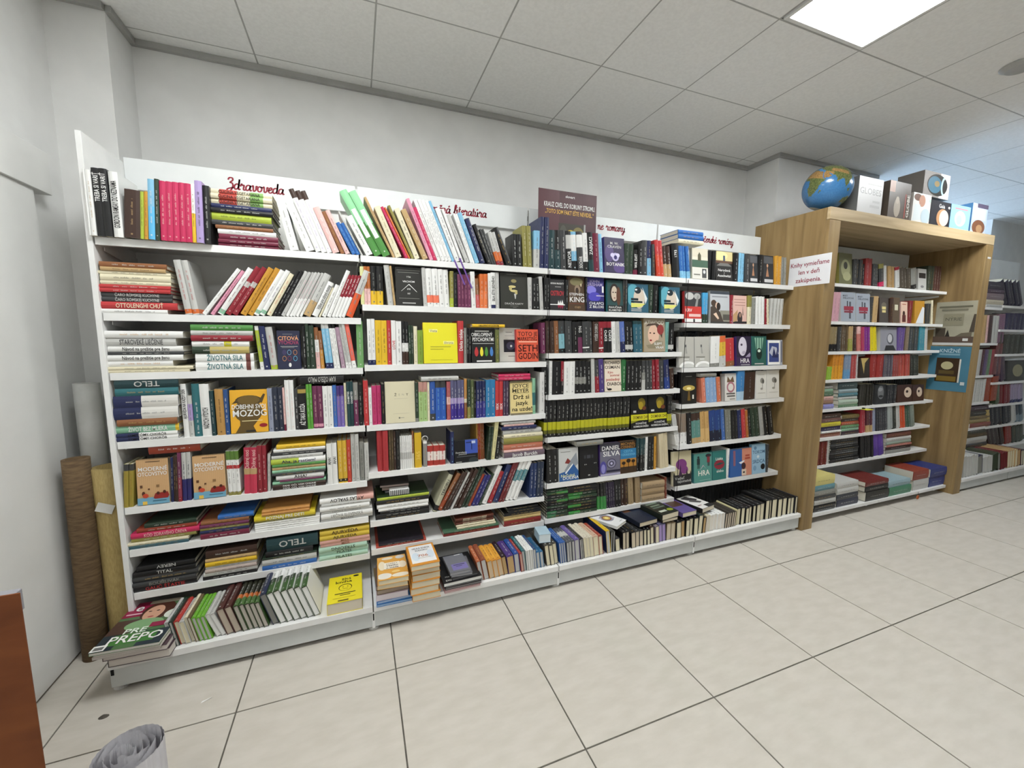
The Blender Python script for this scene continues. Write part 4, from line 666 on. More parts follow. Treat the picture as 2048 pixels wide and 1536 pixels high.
["F",4,3,2.1419,2.142,1.226,0.024,0.2082,0,"LG",{"art":[["r",0,0,1,1,"#b5b3ab"],["e",0.6,0.02,0.55,0.18,"#efefec"],["e",0.62,-0.02,0.45,0.15,"#c9c9c4"],["r",0.4,0.66,0.5,0.74,"#555555"],["p",[[0.45,0.45],[0.42,0.66],[0.5,0.66],[0.56,0.45]],"#9a9a94"],["r",0.1,0.32,0.7,0.35,"#77756c"],["r",0.35,0.25,0.65,0.28,"#d9d9d4"]],"L":"pale grey novel with a perfume bottle, right copy of two, third shelf, fourth bay","w":0.1313}]
["S",4,3,2.2828,2.142,1.226,0.0788,0.2109,-2.63,"W",{"b":[[0,0.12,"G"]],"tc":"G","L":"thick white book standing second from left on third shelf, fourth bay"}]
["S",4,3,2.373,2.142,1.226,0.0605,0.2129,-5.59,"MU",{"b":[[0,0.35,"LG"],[0.35,0.8,"#d8b040"],[0.8,1,"#d4683a"]],"L":"thick yellow and light grey book standing third from left on third shelf, fourth bay"}]
["S",4,3,2.4387,2.142,1.226,0.077,0.1956,-6.89,"R",{"b":[[0,0.18,"BR"]],"tc":"CR","L":"thick red and brown book standing fourth from left on third shelf, fourth bay"}]
["F",4,3,2.5246,2.142,1.226,0.024,0.212,0,"PU",{"art":[["r",0,0,1,1,"#2c2438"],["e",0.42,0.66,0.28,0.32,"#cfc8d4"],["e",0.35,0.72,0.07,0.04,"#4a4050"],["e",0.5,0.45,0.12,0.06,"#b0a6b8"],["p",[[0.6,0.3],[0.9,0.45],[0.95,0.35],[0.7,0.1]],"#9a90a8"],["r",0,0,1,0.3,"#3a2a4a"],["t","HRA",0.58,0.18,0.15,"W"],["r",0.3,0.03,0.9,0.05,"LG"]],"L":"purple novel with a pale woman's face and three white capitals, third shelf, fourth bay","w":0.1452}]
["F",4,3,2.6739,2.142,1.226,0.024,0.214,0,"TE",{"art":[["r",0,0,1,1,"#2c5e55"],["p",[[0.2,0.95],[0.3,0.55],[0.7,0.55],[0.8,0.95]],"#8fb8a0"],["r",0.3,0.55,0.36,0.95,"#2c5e55"],["r",0.48,0.6,0.53,0.97,"#2c5e55"],["r",0.64,0.55,0.7,0.95,"#2c5e55"],["e",0.5,0.4,0.2,0.2,"#1a302c"],["e",0.5,0.5,0.1,0.05,"#cfe0d0"],["r",0.2,0.04,0.8,0.08,"LG"]],"L":"dark green novel with a raised hand, third shelf, fourth bay","w":0.1505}]
["F",4,3,2.8347,2.142,1.226,0.024,0.1877,0,"BL",{"art":[["r",0,0,1,1,"#a9adb8"],["r",0.05,0.02,0.82,0.98,"#f2f2f0"],["r",0.1,0.12,0.76,0.88,"#3a4a86"],["p",[[0.12,0.5],[0.3,0.75],[0.6,0.7],[0.74,0.45],[0.4,0.3]],"#b8bccc"],["p",[[0.3,0.3],[0.42,0.7],[0.56,0.4],[0.66,0.7],[0.7,0.3]],"#26305e"],["r",0.9,0.1,0.96,0.95,"#55586a"]],"L":"blue book framed like a white telephone screen, third shelf, fourth bay","w":0.1583}]
["K",1,4,-0.9382,2.142,1.2059,0.0357,0.2161,0,"DT",{"t":["TELO","LG",180],"L":"dark teal book first from top of first stack, fourth shelf, leftmost bay","d":0.17}]
["K",1,4,-0.9382,2.142,1.1743,0.0313,0.2136,0,"TE",{"L":"teal book second from top of first stack, fourth shelf, leftmost bay","d":0.17}]
["K",1,4,-0.9472,2.142,1.126,0.0479,0.2195,0,"NV",{"b":[[0.42,1,"#d8d6d0"]],"L":"cream and navy book third from top of first stack, fourth shelf, leftmost bay","d":0.17}]
["K",1,4,-0.952,2.142,1.0752,0.0504,0.2207,0,"NV",{"b":[[0.42,1,"#dcdad4"]],"L":"white and navy book fourth from top of first stack, fourth shelf, leftmost bay","d":0.17}]
["K",1,4,-0.9436,2.142,1.0465,0.0283,0.2046,0,"BR",{"L":"brown book fifth from top of first stack, fourth shelf, leftmost bay","d":0.17}]
["K",1,4,-0.952,2.142,1.0158,0.0304,0.2156,0,"MT",{"b":[[0.94,1,"YE"]],"t":["ŽIVOT BEZ MLIEKA","W"],"L":"mint green book sixth from top of first stack, fourth shelf, leftmost bay","d":0.17}]
["K",1,4,-0.952,2.142,0.999,0.0163,0.2114,0,"NV",{"b":[[0.36,1,"W"]],"t":["SYMPTÓMY CHORÔB","K"],"L":"white and navy book seventh from top of first stack, fourth shelf, leftmost bay","d":0.17}]
["K",1,4,-0.952,2.142,0.982,0.0166,0.2126,0,"NV",{"b":[[0.36,1,"W"]],"t":["SYMPTÓMY CHORÔB","K"],"L":"white and navy book eighth from top of first stack, fourth shelf, leftmost bay","d":0.17}]
["S",1,4,-0.7212,2.142,0.982,0.0195,0.2363,0.0,"W",{"t":"AJURVÉDA NA KAŽDÝ DEŇ","tc":"K","tp":0.62,"tl":0.55,"L":"white book standing first from left on fourth shelf, leftmost bay"}]
["S",1,4,-0.7002,2.142,0.982,0.0164,0.1832,0.0,"LG",{"b":[[0.4,0.8,"LV"]],"L":"light grey and lavender book standing second from left on fourth shelf, leftmost bay"}]
["S",1,4,-0.6818,2.142,0.982,0.0281,0.2351,0.0,"TE",{"tc":"W","tp":0.4,"L":"teal book standing third from left on fourth shelf, leftmost bay"}]
["S",1,4,-0.652,2.142,0.982,0.0338,0.2331,0.0,"W",{"t":"NÁDYCH VÝDYCH","tc":"K","tp":0.35,"tl":0.4,"L":"thick white book standing fourth from left on fourth shelf, leftmost bay"}]
["S",1,4,-0.6164,2.142,0.982,0.0146,0.202,0.0,"DT",{"tc":"LG","L":"slim dark teal book standing fifth from left on fourth shelf, leftmost bay"}]
["S",1,4,-0.5976,2.142,0.982,0.0317,0.2082,0.0,"#b58a4c",{"tc":"DB","L":"mustard book standing sixth from left on fourth shelf, leftmost bay"}]
["S",1,4,-0.5644,2.142,0.982,0.0163,0.2061,0.0,"NV",{"b":[[0,1,"#2a4c80"]],"tc":"W","L":"teal book standing seventh from left on fourth shelf, leftmost bay"}]
["F",1,4,-0.5451,2.142,0.982,0.03,0.1993,0,"YE",{"art":[["r",0,0,1,1,"#e3a92c"],["e",0.5,0.75,0.36,0.12,"#4a3a1c"],["p",[[0.05,0.68],[0.2,0.8],[0.3,0.72]],"#4a3a1c"],["p",[[0.75,0.72],[0.9,0.9],[0.95,0.88],[0.85,0.68]],"#4a3a1c"],["e",0.48,0.5,0.38,0.27,"#5c4820"],["p",[[0.84,0.52],[0.92,0.44],[0.82,0.4]],"#5c4820"],["p",[[0.25,0.35],[0.75,0.3],[0.6,0.15],[0.68,0],[0.12,0],[0.25,0.18]],"#5c4820"],["e",0.5,0.76,0.3,0.1,"#6b5526"],["t","DOBEHNI SVOJ",0.5,0.61,0.1,"W"],["t","MOZOG",0.52,0.46,0.15,"W"],["r",0.3,0.27,0.85,0.285,"#e8d8a0"],["e",0.87,0.16,0.11,0.045,"#8e1c22"],["r",0.4,0.02,0.65,0.06,"#222222"]],"L":"yellow cover with an elephant over a head silhouette, fourth shelf, leftmost bay","w":0.1484}]
["S",1,4,-0.3941,2.142,0.982,0.0193,0.2039,0.0,"#8f95a8",{"tc":"NV","L":"lavender book standing ninth from left on fourth shelf, leftmost bay"}]
["S",1,4,-0.3731,2.142,0.982,0.0201,0.2083,0.0,"#2a3040",{"tc":"LG","L":"dark teal book standing tenth from left on fourth shelf, leftmost bay"}]
["S",1,4,-0.3521,2.142,0.982,0.0197,0.2074,0.0,"#2a3040",{"tc":"LG","L":"dark teal book standing eleventh from left on fourth shelf, leftmost bay"}]
["S",1,4,-0.331,2.142,0.982,0.0078,0.2047,0.0,"LP",{"b":[[0,0.15,"MA"]]}]
["S",1,4,-0.3215,2.142,0.982,0.018,0.2399,0.0,"W",{"tc":"LP","L":"white book standing thirteenth from left on fourth shelf, leftmost bay"}]
["S",1,4,-0.3026,2.142,0.982,0.0176,0.2396,0.0,"W",{"tc":"LP","L":"white book standing fourteenth from left on fourth shelf, leftmost bay"}]
["S",1,4,-0.2838,2.142,0.982,0.0145,0.1964,0.0,"DG",{"tc":"W"}]
["S",1,4,-0.2683,2.142,0.982,0.0347,0.2086,0.0,"K",{"b":[[0.84,0.93,"#a8904a"]],"t":"AŽ TAKÁ KOŽA","tc":"W","tp":0.35,"tl":0.5,"L":"thick black book standing sixteenth from left on fourth shelf, leftmost bay"}]
["S",1,4,-0.2324,2.142,0.982,0.0119,0.2166,0.0,"GN",{"b":[[0,1,"#5a9a3a"]],"tc":"W"}]
["S",1,4,-0.2196,2.142,0.982,0.0115,0.217,0.0,"GN",{"b":[[0,1,"#5a9a3a"]],"tc":"W"}]
["S",1,4,-0.2063,2.142,0.982,0.0214,0.2069,0.0,"PM",{"b":[[0.04,0.11,"PK"]],"tc":"LP","L":"plum book standing nineteenth from left on fourth shelf, leftmost bay"}]
["S",1,4,-0.184,2.142,0.982,0.021,0.2065,0.0,"PM",{"b":[[0.04,0.11,"PK"]],"tc":"LP","L":"plum book standing twentieth from left on fourth shelf, leftmost bay"}]
["S",1,4,-0.1612,2.142,0.982,0.0211,0.2051,0.0,"W",{"tc":"DG","L":"white book standing twenty-first from left on fourth shelf, leftmost bay"}]
["S",1,4,-0.1392,2.142,0.982,0.0207,0.2052,0.0,"W",{"tc":"DG","L":"white book standing twenty-second from left on fourth shelf, leftmost bay"}]
["S",1,4,-0.1174,2.142,0.982,0.0167,0.2074,0.0,"BL",{"b":[[0,1,"#3f6ab0"]]}]
["S",1,4,-0.0995,2.142,0.982,0.0159,0.2038,0.0,"PU",{"b":[[0,0.75,"#7a68b0"]]}]
["S",1,4,-0.0828,2.142,0.982,0.0155,0.2046,0.0,"PU",{"b":[[0,0.75,"#7a68b0"]]}]
["S",1,4,-0.0655,2.142,0.982,0.0103,0.2172,0.0,"CR",{"tc":"GN"}]
["S",1,4,-0.0534,2.142,0.982,0.0141,0.2222,0.0,"DT",{"t":"DIABETES","tc":"W","tp":0.65,"tl":0.3}]
["S",1,4,-0.0384,2.142,0.982,0.0137,0.2231,0.0,"DT",{"t":"DIABETES","tc":"W","tp":0.65,"tl":0.3}]
["S",1,4,-0.0235,2.142,0.982,0.0214,0.2179,0.0,"PM",{"b":[[0.6,1,"G"]],"tc":"W","L":"plum and grey book standing twenty-ninth from left on fourth shelf, leftmost bay"}]
["S",1,4,0.0004,2.142,0.982,0.0167,0.2062,0.0,"K",{"tc":"LG"}]
["K",1,4,-0.2566,2.142,1.2,0.0391,0.1922,0,"K",{"t":["KAM OŽELO MÁLO","LG",180],"L":"black book lying flat on top of upright books, fourth shelf, leftmost bay","d":0.16}]
["S",2,4,0.0234,2.142,0.981,0.0222,0.2269,0.0,"R",{"tc":"LP","L":"red book standing first from left on fourth shelf, second bay"}]
["S",2,4,0.0475,2.142,0.981,0.0144,0.1907,0.0,"W",{}]
["S",2,4,0.0629,2.142,0.981,0.0217,0.1992,0.0,"MG",{"b":[[0,1,"#b8386a"]],"tc":"DR","L":"crimson book standing third from left on fourth shelf, second bay"}]
["S",2,4,0.0855,2.142,0.981,0.0213,0.1994,0.0,"MG",{"b":[[0,1,"#b8386a"]],"tc":"DR"}]
["S",2,4,0.1087,2.142,0.981,0.0148,0.2063,0.0,"K",{"tc":"TN"}]
["F",2,4,0.1264,2.142,0.981,0.025,0.2153,0,"CR",{"art":[["r",0,0,1,1,"#d3ccae"],["t","Ž",0.35,0.68,0.06,"#4a463a"],["t","E",0.48,0.68,0.05,"#aaa58e"],["t","N",0.6,0.68,0.05,"#aaa58e"],["t","Y",0.74,0.68,0.06,"#4a463a"],["r",0.3,0.58,0.75,0.585,"#aaa58e"],["r",0.25,0.22,0.8,0.225,"#aaa58e"],["e",0.46,0.12,0.03,0.02,"#6a6a60"],["r",0.5,0.115,0.62,0.125,"#8a8a80"]],"L":"plain cream cover with four spaced letters, fourth shelf, second bay","w":0.1491}]
["S",2,4,0.2765,2.142,0.981,0.0161,0.2078,0.0,"DN",{"b":[[0,0.1,"G"]],"tc":"LG"}]
["S",2,4,0.2942,2.142,0.981,0.0222,0.2102,0.0,"LI",{"b":[[0,0.75,"#a3c080"],[0.75,1,"#b88a80"]],"tc":"DG"}]
["S",2,4,0.3173,2.142,0.981,0.0218,0.2098,0.0,"LI",{"b":[[0,0.75,"#a3c080"],[0.75,1,"#b88a80"]],"tc":"DG"}]
["S",2,4,0.3406,2.142,0.981,0.0113,0.2082,0.0,"CR",{"tc":"BR"}]
["S",2,4,0.354,2.142,0.981,0.028,0.2101,0.0,"BL",{"b":[[0,0.18,"DG"],[0.18,1,"#3056a0"]],"tc":"W","L":"blue and dark grey book standing eleventh from left on fourth shelf, second bay"}]
["S",2,4,0.3835,2.142,0.981,0.0274,0.2099,0.0,"BL",{"b":[[0,0.84,"#2f5cb0"],[0.84,1,"DG"]],"tc":"SK","L":"blue and dark grey book standing twelfth from left on fourth shelf, second bay"}]
["S",2,4,0.4118,2.142,0.981,0.027,0.2095,0.0,"BL",{"b":[[0,0.84,"#2f5cb0"],[0.84,1,"DG"]],"tc":"SK","L":"blue and dark grey book standing thirteenth from left on fourth shelf, second bay"}]
["S",2,4,0.443,2.142,0.981,0.0198,0.2078,0.0,"#a8585e",{"b":[[0.4,0.6,"LP"]]}]
["K",2,4,0.3089,2.142,1.1953,0.0218,0.1978,0,"LG",{"d":0.13}]
["S",2,4,0.4636,2.142,0.981,0.0169,0.2133,0.0,"PU",{"b":[[0,0.4,"#40308a"],[0.4,0.55,"#a898c8"],[0.55,1,"#5a5a7a"]],"tc":"W"}]
["S",2,4,0.4814,2.142,0.981,0.0181,0.2122,0.0,"PU",{"b":[[0,0.4,"#40308a"],[0.4,0.55,"#a898c8"],[0.55,1,"#5a5a7a"]],"tc":"W"}]
["S",2,4,0.5005,2.142,0.981,0.0181,0.2127,0.0,"PU",{"b":[[0,0.4,"#40308a"],[0.4,0.55,"#a898c8"],[0.55,1,"#5a5a7a"]],"tc":"W"}]
["S",2,4,0.5195,2.142,0.981,0.0181,0.2133,0.0,"PU",{"b":[[0,0.4,"#40308a"],[0.4,0.55,"#a898c8"],[0.55,1,"#5a5a7a"]],"tc":"W"}]
["S",2,4,0.54,2.142,0.981,0.0146,0.2195,0.0,"CR",{"b":[[0,0.4,"BR"],[0.5,1,"#c08a4a"]]}]
["S",2,4,0.5563,2.142,0.981,0.0171,0.2133,0.0,"DN",{"b":[[0,0.3,"OL"]]}]
["S",2,4,0.5751,2.142,0.981,0.0184,0.2112,0.0,"OL",{"b":[[0,1,"#55603e"]]}]
["S",2,4,0.5953,2.142,0.981,0.0093,0.2051,0.0,"K",{}]
["S",2,4,0.6064,2.142,0.981,0.0171,0.2041,0.0,"NV",{"b":[[0,0.45,"#3c3a88"]],"tc":"W"}]
["S",2,4,0.6243,2.142,0.981,0.0167,0.2044,0.0,"NV",{"b":[[0,0.45,"#3c3a88"]],"tc":"W"}]
["S",2,4,0.6419,2.142,0.981,0.0167,0.2041,0.0,"NV",{"b":[[0,0.45,"#3c3a88"]],"tc":"W"}]
["S",2,4,0.6616,2.142,0.981,0.0273,0.2093,0.0,"BL",{"b":[[0,1,"#2f78a8"]],"tc":"W","L":"blue book standing twenty-sixth from left on fourth shelf, second bay"}]
["S",2,4,0.6898,2.142,0.981,0.0269,0.2095,0.0,"BL",{"b":[[0,1,"#2f78a8"]],"tc":"W"}]
["S",2,4,0.7191,2.142,0.981,0.022,0.2018,0.0,"R",{"t":"SEX","tc":"W","tp":0.28,"tl":0.2}]
["S",2,4,0.7419,2.142,0.981,0.0216,0.2006,0.0,"R",{"t":"SEX","tc":"W","tp":0.28,"tl":0.2}]
["S",2,4,0.7653,2.142,0.981,0.0148,0.1984,0.0,"PM",{"b":[[0,1,"#4c3a50"]],"tc":"W"}]
["S",2,4,0.781,2.142,0.981,0.0144,0.1983,0.0,"PM",{"b":[[0,1,"#4c3a50"]],"tc":"W"}]
["F",2,4,0.8082,2.142,0.981,0.025,0.1941,0,"CR",{"art":[["r",0,0,1,1,"#dcc98c"],["r",0,0,1,0.05,"#7a705a"],["r",0,0.95,1,1,"#8a8060"],["t","JOYCE",0.47,0.86,0.11,"#3a3526"],["t","MEYER",0.48,0.72,0.11,"#3a3526"],["r",0.15,0.64,0.85,0.65,"#6a6040"],["t","Drž si",0.5,0.53,0.13,"#26241c"],["t","jazyk",0.52,0.35,0.12,"#26241c"],["t","na uzde!",0.53,0.17,0.12,"#26241c"]],"L":"cream yellow cover with black italic lettering, fourth shelf, second bay","w":0.1371}]
["S",2,4,0.948,2.142,0.981,0.0173,0.2081,-0.81,"MT",{"b":[[0.25,0.6,"TE"]]}]
["S",2,4,0.992,2.142,0.981,0.0322,0.2429,0.0,"W",{"b":[[0,1,"#d6d4d2"]],"tc":"DG","L":"thick white book standing thirty-fourth from left on fourth shelf, second bay"}]
["K",2,4,0.7359,2.142,1.2012,0.0167,0.1923,0,"MG",{"d":0.14}]
["K",2,4,0.7359,2.142,1.1838,0.0171,0.1925,0,"MG",{"d":0.14}]
["S",2,4,1.0112,2.142,1.088,0.0385,0.1755,-3.15,"K",{"tc":"LG","L":"thick black book standing thirty-fifth from left on fourth shelf, second bay"}]
["S",3,4,1.0529,2.142,1.088,0.0162,0.2014,0.0,"W",{}]
["S",3,4,1.0705,2.142,1.088,0.0548,0.1975,-0.27,"K",{"tc":"LG","L":"thick black book standing second from left on fourth shelf, third bay"}]
["S",3,4,1.1277,2.142,1.088,0.0175,0.1972,0.0,"DR",{"b":[[0,0.4,"K"]],"tc":"W"}]
["S",3,4,1.1476,2.142,1.088,0.0365,0.1953,-0.56,"W",{"tc":"DG","L":"thick white book standing fourth from left on fourth shelf, third bay"}]
["S",3,4,1.185,2.142,1.088,0.0361,0.1961,-0.68,"W",{"tc":"DG"}]
["S",3,4,1.2254,2.142,1.088,0.026,0.1988,-1.81,"K",{"b":[[0.3,0.5,"G"]],"tc":"W"}]
["S",3,4,1.2523,2.142,1.088,0.0256,0.1977,-1.93,"K",{"b":[[0.3,0.5,"G"]],"tc":"W"}]
["S",3,4,1.2789,2.142,1.088,0.0256,0.1982,-2.05,"K",{"b":[[0.3,0.5,"G"]],"tc":"W"}]
["S",3,4,1.307,2.142,1.088,0.0324,0.1946,-2.63,"K",{"tc":"W"}]
["S",3,4,1.342,2.142,1.088,0.0226,0.2096,-3.22,"LG",{"tc":"W"}]
["S",3,4,1.3682,2.142,1.088,0.0269,0.202,-4.08,"DR",{"b":[[0.5,1,"DG"]]}]
["S",3,4,1.3977,2.142,1.088,0.0332,0.2065,-4.66,"PU",{"b":[[0,1,"#4a3a78"]],"tc":"W"}]
["F",3,4,1.4336,2.142,1.088,0.03,0.202,0,"CR",{"art":[["r",0,0,1,1,"#e3d6c4"],["t","RICHARD",0.48,0.9,0.1,"#201a16"],["t","OSMAN",0.47,0.76,0.1,"#201a16"],["t","Kým",0.35,0.6,0.075,"#b03a34"],["t","zomrel",0.6,0.51,0.075,"#b03a34"],["t","posledný",0.5,0.38,0.085,"#b03a34"],["t","DIABOL",0.6,0.24,0.1,"#201a16"],["e",0.28,0.07,0.14,0.035,"#201a16"],["p",[[0.12,0.1],[0.1,0.17],[0.2,0.08]],"#201a16"]],"L":"pale cover with black and red lettering and a fox, fourth shelf, third bay","w":0.1216}]
["S",3,4,1.5573,2.142,1.088,0.0338,0.201,-0.61,"GN",{"b":[[0,1,"#2f6a3c"]],"tc":"W"}]
["S",3,4,1.5937,2.142,1.088,0.0296,0.1917,-1.25,"K",{"tc":"W"}]
["S",3,4,1.6242,2.142,1.088,0.0292,0.1925,-1.37,"K",{"tc":"W"}]
["S",3,4,1.6543,2.142,1.088,0.0292,0.1924,-1.49,"K",{"tc":"W"}]
["S",3,4,1.6844,2.142,1.088,0.0292,0.1917,-1.61,"K",{"tc":"W"}]
["S",3,4,1.7164,2.142,1.088,0.0308,0.1906,-2.29,"G",{"b":[[0,0.35,"LG"],[0.6,1,"DG"]]}]
["S",3,4,1.7522,2.142,1.088,0.0232,0.1927,-3.64,"DG",{"tc":"W"}]
["S",3,4,1.7763,2.142,1.088,0.0228,0.1925,-3.76,"DG",{"tc":"W"}]
["S",3,4,1.8042,2.142,1.088,0.0258,0.1964,-5.12,"DR",{"tc":"W"}]
["S",3,4,1.831,2.142,1.088,0.0254,0.1979,-5.24,"DR",{"tc":"W"}]
["S",3,4,1.8593,2.142,1.088,0.0366,0.1906,-4.46,"DG",{"tc":"W"}]
["S",3,4,1.9059,2.142,1.088,0.0415,0.1945,-7.28,"NV",{"b":[[0,0.4,"#2a4080"]],"tc":"W"}]
["S",3,4,1.9506,2.142,1.088,0.0309,0.1367,-5.41,"DB",{}]
["F",4,4,2.044,2.142,0.977,0.024,0.2157,0,"K",{"art":[["r",0,0,1,1,"#22201c"],["r",0.3,0.86,0.7,0.88,"G"],["e",0.5,0.5,0.4,0.09,"#b8a050"],["e",0.5,0.49,0.15,0.04,"#f0e0a0"],["p",[[0.4,0.1],[0.45,0.42],[0.55,0.42],[0.6,0.1]],"#6a5220"],["r",0.72,0.15,0.82,0.28,"#dcdcd0"]],"L":"black novel with a golden glow on its cover, fourth shelf, fourth bay","w":0.1333}]
["S",4,4,2.2339,2.142,0.977,0.0337,0.176,-8.75,"#cf7a60",{"tc":"W"}]
["S",4,4,2.2689,2.142,0.977,0.0333,0.1757,-8.75,"#7fa4cc",{"tc":"W"}]
["S",4,4,2.3035,2.142,0.977,0.0333,0.1768,-8.75,"#8aa8cc",{"tc":"W"}]
["S",4,4,2.3381,2.142,0.977,0.0333,0.1761,-8.75,"#86a6cc",{"tc":"W"}]
["S",4,4,2.3726,2.142,0.977,0.0333,0.1759,-8.75,"#c8704e",{"tc":"W"}]
["K",4,4,2.1982,2.142,1.158,0.0259,0.1475,0,"G",{"d":0.12}]
["F",4,4,2.4206,2.142,0.977,0.024,0.1983,0,"LG",{"art":[["r",0,0,1,1,"#d6d2cc"],["r",0.0,0,0.14,1,"#8f8a86"],["p",[[0.3,0.68],[0.35,0.9],[0.55,0.75],[0.75,0.9],[0.85,0.68]],"#6a5238"],["e",0.58,0.5,0.3,0.2,"#a8707a"],["e",0.58,0.5,0.2,0.13,"#d9d4cc"],["r",0.25,0.24,0.9,0.29,"#55504a"],["r",0.3,0.15,0.9,0.2,"#55504a"],["r",0.5,0.05,0.9,0.08,"#77726a"]],"L":"spiral-bound pale book with a wreath of ornaments, fourth shelf, fourth bay","w":0.1265}]
["S",4,4,2.5528,2.142,0.977,0.0698,0.2138,-1.65,"#3f7fb8",{"b":[[0,0.3,"#a8c4d8"]],"L":"thick blue and light grey book standing eighth from left on fourth shelf, fourth bay"}]
["S",4,4,2.629,2.142,0.977,0.1102,0.2014,-3.32,"DB",{"tc":"LG","L":"thick dark brown book standing ninth from left on fourth shelf, fourth bay"}]
["F",4,4,2.7423,2.142,0.977,0.024,0.2084,0,"W",{"art":[["r",0,0,1,1,"#d9d7d0"],["e",0.6,0.65,0.18,0.1,"#8a8780"],["e",0.7,0.62,0.1,0.08,"#5a5852"],["p",[[0.6,0.35],[0.62,0.58],[0.66,0.58],[0.65,0.35]],"#8a8780"],["e",0.55,0.36,0.12,0.04,"#9a978e"],["r",0.2,0.85,0.8,0.87,"#bab7ae"],["r",0.2,0.2,0.9,0.22,"#bab7ae"]],"L":"off-white novel with a grey flower, left copy of two, fourth shelf, fourth bay","w":0.1078}]
["F",4,4,2.8525,2.142,0.977,0.024,0.2119,0,"W",{"art":[["r",0,0,1,1,"#d9d7d0"],["e",0.6,0.65,0.18,0.1,"#8a8780"],["e",0.7,0.62,0.1,0.08,"#5a5852"],["p",[[0.6,0.35],[0.62,0.58],[0.66,0.58],[0.65,0.35]],"#8a8780"],["e",0.55,0.36,0.12,0.04,"#9a978e"],["r",0.2,0.85,0.8,0.87,"#bab7ae"],["r",0.2,0.2,0.9,0.22,"#bab7ae"]],"L":"off-white novel with a grey flower, right copy of two, fourth shelf, fourth bay","w":0.1346}]
["S",1,5,-0.9519,2.142,0.695,0.0157,0.1889,4.45,"OL",{"b":[[0,0.85,"#9a8a3a"],[0.85,1,"DG"]],"tc":"MU","L":"slim olive and dark grey book standing first from left on fifth shelf, leftmost bay"}]
["S",1,5,-0.9352,2.142,0.695,0.0153,0.188,4.45,"OL",{"b":[[0,0.85,"#9a8a3a"],[0.85,1,"DG"]],"tc":"MU","L":"slim olive and dark grey book standing second from left on fifth shelf, leftmost bay"}]
["F",1,5,-0.9037,2.142,0.695,0.025,0.1983,0,"TN",{"art":[["r",0,0,1,1,"#cda678"],["r",0.03,0.17,0.035,1,"#b8905f"],["r",0.09,0.17,0.095,1,"#b8905f"],["r",0.15,0.17,0.155,1,"#b8905f"],["r",0.21,0.17,0.215,1,"#b8905f"],["r",0.27,0.17,0.275,1,"#b8905f"],["r",0.32999999999999996,0.17,0.33499999999999996,1,"#b8905f"],["r",0.39,0.17,0.395,1,"#b8905f"],["r",0.44999999999999996,0.17,0.45499999999999996,1,"#b8905f"],["r",0.51,0.17,0.515,1,"#b8905f"],["r",0.5700000000000001,0.17,0.5750000000000001,1,"#b8905f"],["r",0.63,0.17,0.635,1,"#b8905f"],["r",0.69,0.17,0.695,1,"#b8905f"],["r",0.75,0.17,0.755,1,"#b8905f"],["r",0.81,0.17,0.8150000000000001,1,"#b8905f"],["r",0.87,0.17,0.875,1,"#b8905f"],["r",0.9299999999999999,0.17,0.9349999999999999,1,"#b8905f"],["r",0.3,0.94,0.75,0.955,"#5a4530"],["t","MODERNÉ",0.52,0.79,0.085,"W"],["t","OTCOVSTVO",0.5,0.68,0.085,"W"],["r",0,0,1,0.16,"#6fa3bc"],["r",0.16,0,0.3,0.08,"#e0bb50"],["r",0.1,0.38,0.18,0.44,"#5a3a26"],["r",0.34,0.33,0.4,0.36,"#5a3a26"],["r",0.6,0.38,0.7,0.43,"#8a6a46"],["e",0.2,0.25,0.05,0.05,"#4a2418"],["e",0.26,0.2,0.09,0.05,"#c04a30"],["p",[[0.5,0.14],[0.56,0.24],[0.95,0.26],[1,0.18],[0.95,0.12],[0.55,0.12]],"#8e2a26"],["e",0.65,0.24,0.05,0.035,"#4a2418"],["e",0.85,0.26,0.05,0.035,"#4a2418"],["r",0.48,0.07,0.9,0.085,"#3a6478"]],"L":"tan cover with family on red sofa, left copy of two, fifth shelf, leftmost bay","w":0.1127}]
["S",1,5,-0.7892,2.142,0.695,0.009,0.2015,3.03,"NV",{}]
["S",1,5,-0.7787,2.142,0.695,0.0082,0.2075,2.77,"DB",{"tc":"TN"}]
["S",1,5,-0.7696,2.142,0.695,0.0078,0.207,2.66,"DB",{"tc":"TN"}]
["S",1,5,-0.7604,2.142,0.695,0.0124,0.221,2.41,"MA",{"b":[[0,0.1,"DR"],[0.1,0.5,"#8a3a4a"],[0.5,1,"PM"]]}]
["S",1,5,-0.7465,2.142,0.695,0.0156,0.2199,2.41,"NV",{"b":[[0,0.45,"#2e2c66"],[0.45,1,"LG"]],"tc":"DG","L":"slim light grey and navy book standing eighth from left on fifth shelf, leftmost bay"}]
["S",1,5,-0.73,2.142,0.695,0.0152,0.2198,2.41,"NV",{"b":[[0,0.45,"#2e2c66"],[0.45,1,"LG"]],"tc":"DG","L":"slim light grey and navy book standing ninth from left on fifth shelf, leftmost bay"}]
